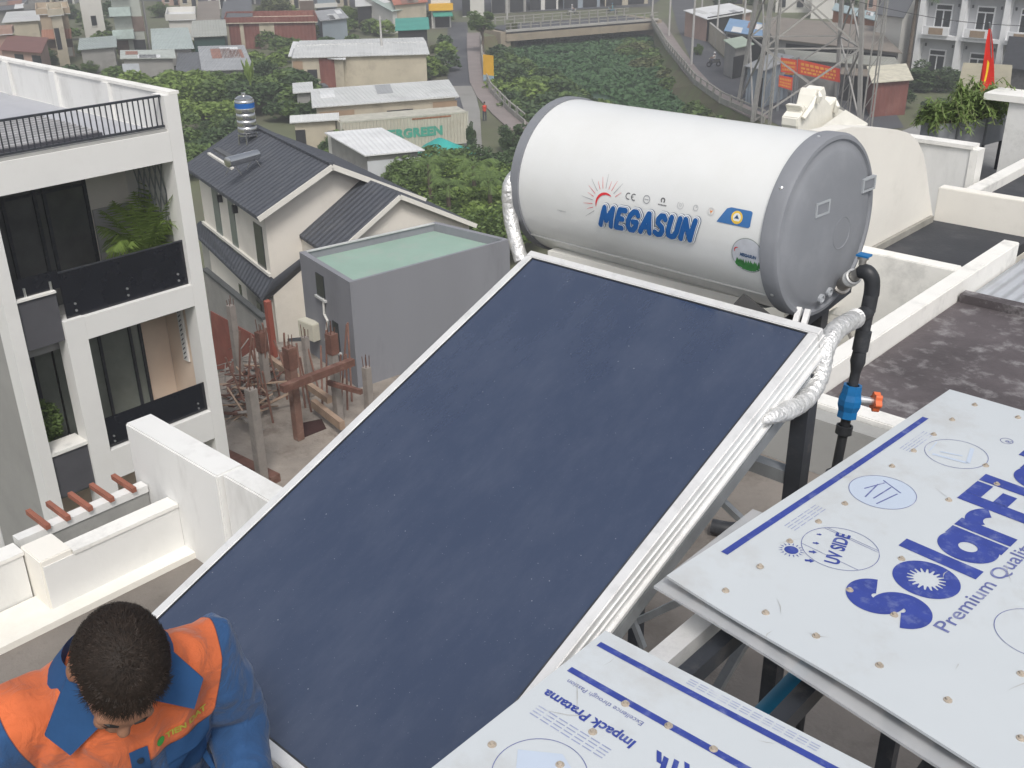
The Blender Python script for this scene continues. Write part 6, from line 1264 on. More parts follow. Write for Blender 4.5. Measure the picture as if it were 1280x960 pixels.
# ================================================================== vegetation
def leafmat(name, c1, c2): return mat(name, c1, .6, .25, .8, col2=c2, leaf=True)
LG = {'dark': leafmat('leaf_dark', (.052, .092, .038), (.09, .145, .055)), 'mid': leafmat('leaf_mid', (.085, .145, .038), (.15, .22, .065)), 'light': leafmat('leaf_light', (.14, .22, .04), (.23, .32, .08)), 'olive': leafmat('leaf_olive', (.11, .14, .055), (.19, .21, .09)), 'yellow': leafmat('leaf_yellow', (.30, .24, .02), (.5, .4, .04))}
BARK = mat('bark', (.14, .11, .085), .95, .3, 4, .5, 12, bsize=.03)
def leaf_quad(mb, p, s, rnd, up=.35, long_=1.7):
    a = rnd.random() * 2 * PI; e = rnd.uniform(-.6, 1.0); d = Vector((math.cos(a) * math.cos(e), math.sin(a) * math.cos(e), math.sin(e) * up)).normalized()
    t = d.cross(Vector((rnd.uniform(-1, 1), rnd.uniform(-1, 1), rnd.uniform(.2, 1)))).normalized() * s * .5; d = d * s * long_ * .5
    n = len(mb.v); mb.v += [p - d, p + t * .9, p + d, p - t * .9]; mb.f.append((n, n + 1, n + 2, n + 3)); mb.mi.append(0)
def crown_mb(seed, n=2600, s=.085, clumps=22, sq=.8):
    rnd = random.Random(seed); mb = MB(); cs = []
    for k in range(clumps):
        while True:
            v = Vector((rnd.uniform(-1, 1), rnd.uniform(-1, 1), rnd.uniform(-1, 1)))
            if .3 < v.length < 1: break
        v = v * .74; v.z *= sq; cs.append((v, rnd.uniform(.2, .42)))
    for k in range(n):
        c, r = rnd.choice(cs); u = Vector((rnd.gauss(0, 1), rnd.gauss(0, 1), rnd.gauss(0, 1))).normalized() * r * rnd.uniform(.55, 1.08); u.z *= .8
        leaf_quad(mb, c + u, s * rnd.uniform(.6, 1.35), rnd)
    return mb
PROTO = {}
def crown_data(key, kind, n, s):
    k = (key, kind, n)
    if k not in PROTO:
        mb = crown_mb(key, n, s); me = bpy.data.meshes.new('crown'); me.from_pydata([tuple(v) for v in mb.v], [], mb.f); me.materials.append(LG[kind]); PROTO[k] = me
    return PROTO[k]
TN = 0
def tree(px_, py_, zc, rpx, label, kind='mid', sz=1.0, sx=1.0, group=None, n=4200, name='tree', s=.085, trunk=True, z0=0.0):
    """crown centre at a pixel, at height zc; the radius is given as it shows and turned into metres"""
    global TN; TN += 1
    c = at(px_, py_, zc); r = rpx * dist(c) / F
    if name == 'tree' and trunk and px_ not in (602,): zc = min(zc, r * sz * .75); c = at(px_, py_, zc)
    t = thing(name, label, 'shrub' if name != 'tree' else 'tree', (c.x, c.y, z0), TN * 1.3, group)
    o = bpy.data.objects.new('crown', crown_data(TN % 4, kind, n, s)); COL.objects.link(o); o.parent = t; ORG[o] = ORG[t]
    o.location = (0, 0, zc - z0); o.scale = (r * sx, r * sx, r * sz)
    if trunk:
        b = MB(); rt = max(.08, r * .07); b.tube([(0, 0, 0), (r * .05, 0, (zc - z0) * .5), (0, r * .06, zc - z0)], [rt * 1.3, rt, rt * .5], 8)
        for k in range(4): a = k * 1.7 + TN; b.tube([(0, 0, (zc - z0) * .55), (r * .3 * math.cos(a), r * .3 * math.sin(a), zc - z0), (r * .6 * math.cos(a), r * .6 * math.sin(a), zc - z0 + r * .3 * sz)], [rt * .6, rt * .4, rt * .15], 6)
        obj('trunk', b, BARK, t, local=True, smooth=True)
    return t
def frond_mb(mb, base, az, L_, droop, rnd, nl=16, lw=.05, ll=.5, rise=.6):
    P = []; 
    for k in range(11):
        u = k / 10; P.append(base + Vector((math.cos(az) * L_ * u * (1 - .12 * u), math.sin(az) * L_ * u * (1 - .12 * u), L_ * (rise * u - droop * u * u))))
    side = Vector((-math.sin(az), math.cos(az), 0))
    for i in range(nl):
        u = .15 + .85 * i / nl; k = min(int(u * 10), 9); p = P[k].lerp(P[k + 1], u * 10 - k); d = (P[k + 1] - P[k]).normalized(); l = ll * L_ * math.sin(PI * (u * .85 + .12)) 
        for sg in (-1, 1):
            tip = p + (side * sg * .8 + d * .55 + Vector((0, 0, -.25 - .3 * rnd.random()))) * l; w = d * lw * L_
            mb.add([p - w * .5, p + w * .5, tip], [(0, 1, 2)] if sg > 0 else [(2, 1, 0)])
    mb.add([P[k] + side * .012 * L_ * (1 if q else -1) for k in range(11) for q in (0, 1)], [(2 * k, 2 * k + 1, 2 * k + 3, 2 * k + 2) for k in range(10)])
def palm(loc, h, L_, label, kind='mid', nf=14, lean=(0, 0), name='palm_tree', group=None, rr=.14, droop=.75, cat='palm tree'):
    rnd = random.Random(int(loc[0] * 10)); t = thing(name, label, cat, loc, 0, group)
    top = Vector((lean[0], lean[1], h)); obj('trunk', MB().tube([(0, 0, 0), (lean[0] * .3, lean[1] * .3, h * .5), top], [rr * 1.2, rr, rr * .8], 10), BARK, t, local=True, smooth=True)
    for k in range(nf): mb = MB(); frond_mb(mb, top, 2 * PI * k / nf + rnd.uniform(-.2, .2), L_ * rnd.uniform(.8, 1.1), droop * rnd.uniform(.6, 1.25), rnd, rise=rnd.uniform(.4, 1.0) if name == 'palm_tree' else rnd.uniform(.7, 2.2)); obj('frond', mb, LG[kind], t, local=True)
    return t
def massing(name, label, blobs, kinds, n, s, seed=1, clip=None):
    """foliage nobody could count: many leaves over blob centres (world point, radius, flatness)"""
    rnd = random.Random(seed); mb = MB(); tot = sum(b_[1] ** 2 for b_ in blobs)
    for (c, r, fz, mi) in blobs:
        for k in range(int(n * r * r / tot)):
            u = Vector((rnd.gauss(0, 1), rnd.gauss(0, 1), abs(rnd.gauss(0, 1)) * 1.2 - .25)).normalized() * r * rnd.uniform(.7, 1.08); u.z *= fz
            leaf_quad(mb, c + u, s * rnd.uniform(.6, 1.4), rnd, .5); mb.mi[-1] = mi
    o = obj(name, mb, [LG[k] for k in kinds]); tag(o, label, None, kind='stuff'); return o
# canal surface of floating weed, banks of scrub
rnd = random.Random(21); bl = []
def inpoly(p, poly):
    c = False; j = len(poly) - 1
    for i in range(len(poly)):
        if (poly[i].y > p.y) != (poly[j].y > p.y) and p.x < (poly[j].x - poly[i].x) * (p.y - poly[i].y) / (poly[j].y - poly[i].y) + poly[i].x: c = not c
        j = i
    return c
LOWP = [Vector(p) for p in low]
mb = MB(); k = 0
xs = [p.x for p in CP]; ys = [p.y for p in CP]
while k < 26000:
    p = Vector((rnd.uniform(min(xs), max(xs)), rnd.uniform(min(ys), max(ys)), -2.0))
    if not inpoly(p, CP): continue
    if noise.noise(p * .08) < -.42: k += 1; continue
    leaf_quad(mb, p + Vector((0, 0, rnd.random() * .25)), rnd.uniform(.35, .8), rnd, .25, 1.1); k += 1
weed = leafmat('water_weed', (.055, .125, .05), (.085, .17, .065)); o = obj('water_weed', mb, weed); tag(o, 'flat green carpet of floating weed covering the canal', kind='stuff')
bl = []
while len(bl) < 240:                       # scrub on the left bank and in the canal's near part
    x, y = rnd.uniform(606, 850), rnd.uniform(60, 190)
    lim = 640 + (y - 60) * 2.4 if y < 125 else 860
    if x > lim - rnd.random() * 20: continue
    p = at(x, y, 0)
    if not inpoly(p, CP): continue
    r = rnd.uniform(.9, 2.1) * (1.0 if x < 720 else .6); z = -2.0 + r * .4
    bl.append((Vector((p.x, p.y, z)), r, rnd.uniform(.6, 1.1), rnd.choice((0, 0, 1, 1, 2)) if y > 62 else rnd.choice((0, 1))))
massing('bank_scrub', 'dense scrub and creepers filling the near left part of the canal', bl, ('dark', 'mid', 'light'), 60000, .36, 4)
bl = []
for k in range(60):
    t_ = rnd.random(); x = 812 + 140 * t_ ** .8; yb = 30 + (125) * t_ ** 1.05; p = at(x - rnd.uniform(4, 40), yb + rnd.uniform(8, 26), -.6)
    if inpoly(p, CP): bl.append((Vector((p.x, p.y, -1.9)), rnd.uniform(.9, 1.8), .6, rnd.choice((0, 1, 1))))
massing('bank_scrub', 'low grassy scrub along the right canal bank below the curving railing', bl, ('olive', 'mid', 'light'), 12000, .38, 6)
# tangle of bushes between the villa and the tank
bl = []
for k in range(70):
    x, y = rnd.uniform(505, 665), rnd.uniform(205, 300)
    if y < 205 + max(0, (545 - x)) * .3: continue
    r = rnd.uniform(.9, 1.8); p = at(x, y, 1.6); bl.append((p, r, .9, rnd.choice((1, 1, 2)) if y > 225 else rnd.choice((0, 1, 1))))
massing('shrub_tangle', 'tangle of lush green bushes between the villa roof and the tank', bl, ('dark', 'mid', 'light'), 70000, .15, 9)
bl = []
for k in range(46):
    x, y = rnd.choice(((rnd.uniform(222, 300), rnd.uniform(150, 215)), (rnd.uniform(418, 470), rnd.uniform(186, 214)))); p = at(x, y, .9); bl.append((p, rnd.uniform(.8, 1.5), .9, rnd.choice((0, 1, 1))))
massing('shrub_tangle', 'dark green undergrowth on both sides of the villa', bl, ('dark', 'mid', 'light'), 26000, .2, 19)
bl = []
for k in range(90):
    x, y = rnd.uniform(-10, 560), rnd.uniform(14, 104); p = at(x, y, .8); bl.append((p, rnd.uniform(.9, 1.9), .9, rnd.choice((0, 1, 1, 2))))
massing('wild_shrubs', 'patches of wild shrubs growing between the sheds at the upper left', bl, ('dark', 'mid', 'light'), 26000, .36, 23)
for (x, y, r, lb) in ((640, 172, 24, 'rounded dark tree directly left of the tank rim'), (612, 200, 22, 'dark bushy tree below the canal pavement'), (590, 172, 9, 'narrow dark cypress like tree at the right end of the container')):
    tree(x, y, 3.0, r, lb, 'dark', 1.1 if r > 10 else 3.4)
for (x, y, L_, lb) in ((536, 206, 1.5, 'banana like palm in front of the white sheet shed'), (592, 208, 1.7, 'palm with dark fronds beside the teal tarpaulin'), (560, 232, 1.4, 'low palm in the bush tangle below the tarpaulin'), (612, 226, 1.5, 'palm at the left edge of the tank in the bushes')):
    p = at(x, y, 4.0); palm((p.x, p.y, 0), 4.0, L_, lb, 'mid', 10)
# hedge and trees, left centre
bl = []
for k in range(60): x = rnd.uniform(165, 385); p = at(x, 112 + rnd.uniform(-10, 12), 1.6); bl.append((p, rnd.uniform(1.0, 2.0), .8, rnd.choice((1, 2, 2)) if x < 255 else rnd.choice((0, 1))))
for k in range(24): x = rnd.uniform(215, 300); p = at(x, 136 + rnd.uniform(-4, 6), 1.0); bl.append((p, rnd.uniform(.8, 1.2), .7, 2))
for k in range(18): x = rnd.uniform(330, 395); p = at(x, 137 + rnd.uniform(-4, 4), 1.0); bl.append((p, rnd.uniform(.8, 1.1), .8, rnd.choice((0, 1))))
massing('hedge', 'long bright green overgrown hedge running behind the villa roof', bl, ('dark', 'mid', 'light'), 34000, .3, 12)
TREES = ((330, 95, 34, 'dark', 'largest dark tree left of the truck cab'), (285, 112, 24, 'dark', 'dark round tree above the small steel roof tank'), (365, 98, 26, 'mid', 'leafy tree just left of the warehouse corner'), (350, 72, 16, 'mid', 'small tree in front of the rust red wall'),
         (455, 92, 22, 'dark', 'left tree of the row in front of the warehouse'), (490, 90, 22, 'mid', 'middle tree of the row in front of the warehouse'), (525, 90, 22, 'mid', 'right tree of the row in front of the warehouse'), (550, 88, 14, 'mid', 'last small tree of the row beside the narrow street'),
         (340, 12, 30, 'olive', 'broad olive tree behind the rust red wall'), (60, 72, 18, 'dark', 'dark tree rising just behind the white parapet at left'), (112, 84, 16, 'mid', 'bushy tree behind the middle of the white parapet'), (138, 74, 10, 'light', 'bright yellow green slender tree left of the wide grey shed'), (102, 62, 9, 'light', 'small bright shrub tree by the beige house'), (150, 88, 14, 'dark', 'dark shrub tree in front of the wide grey shed'),
         (88, 14, 18, 'dark', 'dark tree immediately left of the white tower house'), (198, 12, 18, 'mid', 'tree between the white pole and the pale roofs'), (436, 20, 22, 'light', 'airy light green tree behind the warehouse'), (462, 32, 18, 'olive', 'olive tree between the airy tree and the stall'), (500, 16, 14, 'dark', 'dark tree behind the green tarpaulin stall'), (546, 60, 12, 'olive', 'dusty tree on the left side of the narrow street'), (520, 26, 10, 'mid', 'small tree on the stall roof line'),
         (602, 26, 22, 'mid', 'street tree with a bare trunk at the left end of the bridge'), (640, 34, 10, 'olive', 'small bush at the left bridge end'), (318, 38, 10, 'mid', 'small tree above the dull grey tin roof'), (265, 160, 22, 'dark', 'dark bush beside the villa roof at left'), (240, 185, 16, 'dark', 'dark bush touching the white tube house'), (232, 140, 12, 'mid', 'green bush near the far parapet corner'), (452, 186, 14, 'dark', 'dark bush between the villa ridge and the white roof'), (425, 186, 16, 'dark', 'dark bush hugging the villa ridge'), (490, 215, 14, 'dark', 'dark bush below the hanging white sheet'),
         (1152, 95, 36, 'dark', 'big dark tree in front of the white terrace'), (1185, 100, 30, 'dark', 'right half of the dark tree pair before the terrace'), (1122, 122, 26, 'dark', 'dark round tree right of the pylon'), (1165, 135, 26, 'dark', 'dark tree standing behind the bamboo planters'), (1008, 100, 14, 'dark', 'narrow dark tree between the banners and the white ornament'), (872, 62, 9, 'mid', 'small roadside tree by the grey lamp pole'), (1205, 108, 18, 'mid', 'tree just left of the hanging red flag'), (700, -6, 16, 'mid', 'tree behind the shop houses above the bridge'), (905, 0, 22, 'dark', 'dark tree behind the white roadside canopy'), (940, -2, 14, 'mid', 'green tree near the pylon at the top edge'), (1060, 2, 16, 'mid', 'tree behind the aqua tin roof'))
for (x, y, r, k_, lb) in TREES:
    zc = 3.0 if r < 15 else 4.0
    tree(x, y, zc, r, lb, k_, .8 if r > 11 else 1.2)
tree(1104, 112, 3.5, 12, 'yellow flowering bush between the pylon and the dark trees', 'yellow', 1.0)
p = G(1131, 108); palm((p.x, p.y, 0), 9.5, 3.4, 'slim tall palm in front of the white terrace', 'dark', 12, rr=.2)
# bamboo in the planters
for i, (A_, B_, L_, an) in enumerate(PLX):
    lab = ('bamboo spilling over the planter nearest the rounded white wall', 'tall feathery bamboo in the middle planter', 'feathery bamboo in the planter beside the white pillar')[i]
    dxy = (B_ - A_).normalized(); nrm = Vector((-dxy.y, dxy.x, 0)); c = A_.lerp(B_, .5) + nrm * .2
    t = thing('bamboo', lab, 'plant', (c.x, c.y, 15.87), an, 'bamboo in the terrace planters'); rnd = random.Random(40 + i); mb = MB(); stm = MB()
    hh = (.42, .72, .5)[i]
    for k in range(26):
        x0 = rnd.uniform(-L_ * .5, L_ * .5); y0_ = rnd.uniform(-.12, .12); h = hh * rnd.uniform(.45, 1.0); lx, ly = rnd.uniform(-.4, .4), rnd.uniform(-.65, .2)
        pts = [Vector((x0, y0_, 0)), Vector((x0 + lx * .15, y0_ + ly * .15, h * .5)), Vector((x0 + lx * .5, y0_ + ly * .5, h * .85)), Vector((x0 + lx, y0_ + ly, h * .8 - .25))]; stm.tube(pts, .006, 5)
        for q in range(60):
            u = rnd.uniform(.7, 2.99); a = pts[int(u)].lerp(pts[int(u) + 1], u - int(u)); d = Vector((rnd.uniform(-1, 1), rnd.uniform(-1, 1), rnd.uniform(-.9, .3))).normalized() * rnd.uniform(.08, .17); w = d.cross(Vector((0, 0, 1))).normalized() * .012
            mb.add([a - w, a + d * .5 - w * 1.2, a + d, a + d * .5 + w * 1.2], [(0, 1, 2, 3)])
    obj('stems', stm, LG['olive'], t, local=True); obj('leaves', mb, leafmat('bamboo_leaf', (.14, .21, .06), (.23, .32, .10)), t, local=True)
# plants on the balconies of the white tube house
palm((XA - 1.0, 10.45, 11.15), 1.0, 1.0, 'bushy green palm on the upper balcony of the white tube house', 'light', 34, name='balcony_palm', rr=.05, droop=.9, cat='potted palm')
rnd = random.Random(3); t = thing('balcony_bush', 'round dark green bush in the lower left window of the white tube house', 'plant', (XA - .9, 7.55, 8.3)); mb = MB()
for k in range(2600): u = Vector((rnd.gauss(0, 1), rnd.gauss(0, 1), rnd.gauss(0, 1))).normalized() * rnd.uniform(.2, .5); leaf_quad(mb, Vector((0, 0, 1.0)) + Vector((u.x * .8, u.y * .75, u.z)), .07, rnd)
obj('leaves', mb, LG['mid'], t, local=True); obj('stem', MB().tube([(0, 0, 0), (0, 0, .8)], .03, 6), BARK, t, local=True)
obj('pot', MB().lathe((0, 0, -.3), (0, 0, 1), [(0, .2), (.3, .25), (.3, .2), (.28, 0)], 16), mat('clay_pot', (.30, .13, .08)), t, local=True)
t = thing('banana_plant', 'bright green plant tip poking up behind the steel roof tank', 'plant', tuple(at(316, 132, 1.0)))
c = at(316, 132, 1.0); mb = MB()
for k in range(7): a = k * .9; d = Vector((math.cos(a) * .5, math.sin(a) * .5, 1.6)); w = Vector((-math.sin(a), math.cos(a), 0)) * .35; b0_ = Vector((0, 0, 2.0)); mb.add([b0_, b0_ + d * .6 + w, b0_ + d * 1.4, b0_ + d * .6 - w], [(0, 1, 2, 3)])
obj('leaves', mb, LG['light'], t, local=True); obj('stem', MB().tube([(0, 0, -1), (0, 0, 2.1)], .1, 8), LG['light'], t, local=True)
# ================================================================== the worker, lower left
FD = Vector((math.cos(math.radians(-15)), math.sin(math.radians(-15)), 0)); pc = Vector((-1.868, .718, 16.205)); pang = math.atan2(FD.y, FD.x) - PI / 2
# own frame: +x his right, +y the way he faces, z up from his soles
def remesh(mb, vox, name, mats, smooth_it=2, disp=0.0, dsc=6.0, parent=None, org=None):
    me = bpy.data.meshes.new(name); me.from_pydata([tuple(v) for v in mb.v], [], mb.f); bm = bmesh.new(); bm.from_mesh(me); bmesh.ops.recalc_face_normals(bm, faces=bm.faces); bm.to_mesh(me); bm.free()
    o = bpy.data.objects.new(name, me); COL.objects.link(o)
    r = o.modifiers.new('r', 'REMESH'); r.mode = 'VOXEL'; r.voxel_size = vox; r.use_smooth_shade = True
    s_ = o.modifiers.new('s', 'SMOOTH'); s_.iterations = smooth_it; s_.factor = .6
    dg = bpy.context.evaluated_depsgraph_get(); dg.update(); m2 = bpy.data.meshes.new_from_object(o.evaluated_get(dg)); bpy.data.objects.remove(o)
    if disp:
        ns = [Vector(v.normal) for v in m2.vertices]
        for v, n_ in zip(m2.vertices, ns):
            c = v.co; k = noise.noise(Vector((c.x * dsc, c.y * dsc, c.z * dsc * .55))) + .5 * noise.noise(Vector((c.x * dsc * 2.3 + 5, c.y * dsc * 2.3, c.z * dsc * 1.5))); k = 1 - abs(k) * 2.2; v.co = c + n_ * (disp * k)
    m2.name = name
    for q in mats: m2.materials.append(q)
    for f in m2.polygons: f.use_smooth = True
    o = link_mesh(name, m2, parent, org); return o
skinM = mat('skin', (.30, .155, .095), .5, .1, 14, .1, 120, stain=((.24, .11, .07), 9, .4), bsize=.002)
LEAN = math.radians(20)
def TP(x, y, z): # torso point: leans forward above the hips
    h = 0.92; dz = z - h; return Vector((x, y + dz * math.sin(LEAN), h + dz * math.cos(LEAN)))
HC = Vector((.0, .26, 1.475)); HR = Matrix.Rotation(math.radians(-14), 3, 'Z') @ Matrix.Rotation(math.radians(-40), 3, 'X') @ Matrix.Rotation(math.radians(-16), 3, 'Y')
# head frame: +y face, +z crown; tipped forward
def HP(x, y, z): return HC + HR @ Vector((x, y, z))
org_ = ((pc.x, pc.y, pc.z), pang)
b = MB()
b.ell(HP(0, 0, .015), (.078, .098, .105), HR, 28, 18); b.ell(HP(0, .028, -.055), (.058, .070, .075), HR, 20, 14)          # skull, jaw
b.ell(HP(0, .092, .005), (.055, .022, .03), HR, 14, 10)                                                                  # brow
b.tube([HP(0, .098, .0), HP(0, .118, -.028), HP(0, .112, -.045)], [.010, .014, .010], 10)                                # nose
for s_ in (-1, 1):
    b.ell(HP(s_ * .028, .088, -.045), (.022, .016, .02), HR, 12, 8)                                                      # cheek
    b.ell(HP(s_ * .080, -.008, -.018), (.011, .021, .032), HR, 14, 10); b.ell(HP(s_ * .076, .0, -.02), (.012, .012, .014), HR, 10, 8)   # ear
b.ell(HP(0, .098, -.078), (.026, .012, .009), HR, 12, 8); b.ell(HP(0, .088, -.108), (.022, .02, .018), HR, 12, 8)          # mouth, chin
b.tube([TP(0, -.02, 1.36), TP(0, .03, 1.46), HP(0, -.03, -.05)], [.070, .060, .058], 16)
# arms: upper arm, bent elbow, forearm, both hands forward and down at the work
SH_ = {-1: TP(-.178, -.01, 1.385), 1: TP(.185, -.01, 1.385)}
EL = {-1: Vector((-.235, .12, 1.12)), 1: Vector((.31, .14, 1.12))}
WR = {-1: Vector((-.17, .36, 1.0)), 1: Vector((.16, .37, .99))}
for s_ in (-1, 1):
    b.tube([SH_[s_], SH_[s_].lerp(EL[s_], .5), EL[s_], EL[s_].lerp(WR[s_], .35), WR[s_]], [.056, .048, .042, .041, .027], 14)
# torso and legs under the clothes
b.tube([TP(0, 0, .95), TP(0, .01, 1.10), TP(0, .0, 1.28), TP(0, -.01, 1.40)], [.125, .118, .13, .09], 16)
for s_ in (-1, 1): b.tube([Vector((.09 * s_, 0, .93)), Vector((.12 * s_, .03, .50)), Vector((.12 * s_, -.02, .09))], [.085, .058, .040], 14)
# hands with five fingers curled round a tool
for s_ in (-1, 1):
    w = WR[s_]; d = (w - EL[s_]).normalized(); side = d.cross(Vector((0, 0, 1))).normalized(); up = side.cross(d)
    b.tube([w - d * .01, w + d * .03, w + d * .075], [.026, .034, .036], 12); b.ell(w + d * .055, (.036, .036, .022), None, 12, 8)
    for k, l in enumerate((.062, .072, .068, .052)):
        f0 = w + d * .085 + side * (-.030 + k * .020); b.tube([f0 - d * .03, f0, f0 + d * l * .45 - up * .008, f0 + d * l * .65 - up * .03, f0 + d * l * .45 - up * .048], [.010, .0098, .0092, .0085, .0075], 8)
    t0 = w + d * .035 - side * s_ * .030; b.tube([t0, t0 - side * s_ * .018 + d * .025 - up * .01, t0 - side * s_ * .012 + d * .052 - up * .026], [.012, .011, .009], 8)
person = remesh(b, .0055, 'person', [skinM], 2, org=org_); tag(person, 'man bowing his dark haired head, in an orange and blue work shirt', 'person')
# eyes closed downward: lids as small dark creases
for s_ in (-1, 1): obj('eyebrow', MB().tube([HP(s_ * .014, .112, .008), HP(s_ * .030, .109, .014), HP(s_ * .047, .096, .008)], [.003, .0042, .002], 6), mat('hair_black', (.012, .010, .009), .55, .2, 60, spec=.4), person, local=True)
for s_ in (-1, 1): obj('eyelid', MB().tube([HP(s_ * .016, .103, -.018), HP(s_ * .030, .104, -.022), HP(s_ * .044, .094, -.018)], [.002, .0035, .002], 6), mat('lash', (.05, .025, .02)), person, local=True)
# hair: cap plus thousands of short strands
hairM = mat('hair_black'); cap = MB(); nu, nv = 40, 22; V = []
def hairline(a):      # polar angle where the hair ends for each direction (0 = face)
    return math.radians(54 + 50 * (1 - math.cos(a)) / 2 + 4 * math.sin(3 * a + 1))
HCc = Vector((0, -.004, .012))
def hs_(a, t, k=1.0):  # point on the hair surface
    return HCc + Vector((math.sin(a) * math.sin(t) * .0825 * k, math.cos(a) * math.sin(t) * .104 * k, math.cos(t) * .111 * k))
for j in range(nv + 1):
    for i in range(nu):
        a = 2 * PI * i / nu; t = hairline(a) * j / nv; q = hs_(a, t, (1.0 if j < nv else .93)); V.append(HP(*(q + q.normalized() * .0035 * noise.noise(q * 45))))
cap.add(V, [(j * nu + i, (j + 1) * nu + i, (j + 1) * nu + (i + 1) % nu, j * nu + (i + 1) % nu) for j in range(nv) for i in range(nu)])
hair = obj('hair', cap, hairM, person, local=True, smooth=True)
rnd = random.Random(8); st = MB()
for k in range(9000):
    a = rnd.random() * 2 * PI; t = hairline(a) * math.sqrt(rnd.random()) * 1.02; p = hs_(a, t, .99); n_ = Vector((p.x / .0865 ** 2, p.y / .108 ** 2, p.z / .116 ** 2)).normalized()
    flow = Vector((p.x, p.y - .05, -.1)).normalized(); flow = (flow + Vector((rnd.gauss(0, .45), rnd.gauss(0, .45), rnd.gauss(0, .3)))); flow = (flow - n_ * flow.dot(n_)).normalized()
    L_ = rnd.uniform(.014, .030) * (1.5 if math.cos(a) > .55 and t > .8 else 1); w = n_.cross(flow) * .0007
    q1 = p + n_ * L_ * .26 + flow * L_ * .5; q2 = p + n_ * L_ * .18 + flow * L_ * 1.15
    n0_ = len(st.v); st.v += [HP(*v) for v in (p - w, p + w, q1 + w, q1 - w, q2)]; st.f += [(n0_, n0_ + 1, n0_ + 2, n0_ + 3), (n0_ + 3, n0_ + 2, n0_ + 4)]; st.mi += [0, 0]
obj('hair_strands', st, mat('hair_strand', (.022, .015, .011), .6, .4, 80, leaf=False, spec=.25), hair, local=True)
# shirt ------------------------------------------------------------
ORG_C, BLU_C = (.56, .125, .038), (.016, .066, .175)
shirtM = bpy.data.materials.new('work_shirt'); shirtM.use_nodes = True
def _shirt():
    n = shirtM.node_tree.nodes; L = shirtM.node_tree.links; p = n['Principled BSDF']; p.inputs['Roughness'].default_value = .85; p.inputs['Sheen Weight'].default_value = .15
    tc = n.new('ShaderNodeTexCoord'); sx = n.new('ShaderNodeSeparateXYZ'); L.new(tc.outputs['Object'], sx.inputs[0])
    def M(op, a, b=None, c=None):
        q = n.new('ShaderNodeMath'); q.operation = op
        for i, v in enumerate((a, b, c)):
            if v is None: continue
            if isinstance(v, (int, float)): q.inputs[i].default_value = v
            else: L.new(v, q.inputs[i])
        return q.outputs[0]
    # coordinate along the leaning torso, measured up from the hips
    zt = M('ADD', M('MULTIPLY', M('SUBTRACT', sx.outputs[2], .92), math.cos(LEAN)), M('MULTIPLY', sx.outputs[1], math.sin(LEAN)))
    ax_ = M('ABSOLUTE', sx.outputs[0]); yoke = M('GREATER_THAN', zt, M('MULTIPLY_ADD', ax_, -.12, .385))
    # sleeve seam: slanting line at the shoulder
    slv = M('LESS_THAN', M('ADD', ax_, M('MULTIPLY', M('SUBTRACT', zt, .47), -.28)), .198)
    org = M('MULTIPLY', yoke, slv)
    mx = n.new('ShaderNodeMix'); mx.data_type = 'RGBA'; mx.inputs[6].default_value = (*BLU_C, 1); mx.inputs[7].default_value = (*ORG_C, 1); L.new(org, mx.inputs[0])
    # stitched seams
    no = n.new('ShaderNodeTexNoise'); no.inputs['Scale'].default_value = 9; no.inputs['Detail'].default_value = 6; L.new(tc.outputs['Object'], no.inputs['Vector'])
    r = n.new('ShaderNodeMapRange'); r.inputs[1].default_value = .3; r.inputs[2].default_value = .7; r.inputs[3].default_value = .8; r.inputs[4].default_value = 1.18; L.new(no.outputs[0], r.inputs[0])
    v = n.new('ShaderNodeVectorMath'); v.operation = 'SCALE'; L.new(mx.outputs[2], v.inputs[0])
    sm = M('LESS_THAN', M('ABSOLUTE', M('SUBTRACT', M('ADD', ax_, M('MULTIPLY', M('SUBTRACT', zt, .47), -.28)), .198)), .0014)
    sm2 = M('MULTIPLY', M('LESS_THAN', M('ABSOLUTE', M('SUBTRACT', zt, M('MULTIPLY_ADD', ax_, -.12, .385))), .0014), slv)
    L.new(M('MULTIPLY', r.outputs[0], M('SUBTRACT', 1.0, M('MULTIPLY', M('MAXIMUM', sm, sm2), .5))), v.inputs['Scale']); L.new(v.outputs[0], p.inputs['Base Color'])
    b1 = n.new('ShaderNodeTexNoise'); b1.inputs['Scale'].default_value = 18; b1.inputs['Detail'].default_value = 4; b1.inputs['Distortion'].default_value = 1.2; L.new(tc.outputs['Object'], b1.inputs['Vector'])
    bp = n.new('ShaderNodeBump'); bp.inputs['Strength'].default_value = .9; bp.inputs['Distance'].default_value = .012; L.new(b1.outputs[0], bp.inputs['Height']); L.new(bp.outputs[0], p.inputs['Normal'])
_shirt()
b = MB()
def ringT(z, rx, ry, cy=0, n=28):
    return [TP(rx * math.cos(2 * PI * k / n) * (1 - .06 * abs(math.sin(2 * PI * k / n))), cy + ry * math.sin(2 * PI * k / n), z) for k in range(n)]
secs = [(.84, .175, .128, 0), (1.0, .168, .126, .01), (1.14, .178, .132, .012), (1.26, .196, .138, .008), (1.34, .196, .128, 0), (1.40, .178, .106, -.008), (1.44, .150, .092, -.015), (1.465, .105, .082, -.015), (1.48, .082, .072, -.01)]
V = []; 
for s_ in secs: V += ringT(*s_)
n = 28; b.add(V, [(i * n + k, i * n + (k + 1) % n, (i + 1) * n + (k + 1) % n, (i + 1) * n + k) for i in range(len(secs) - 1) for k in range(n)] + [tuple(range(n - 1, -1, -1)), tuple((len(secs) - 1) * n + k for k in range(n))])
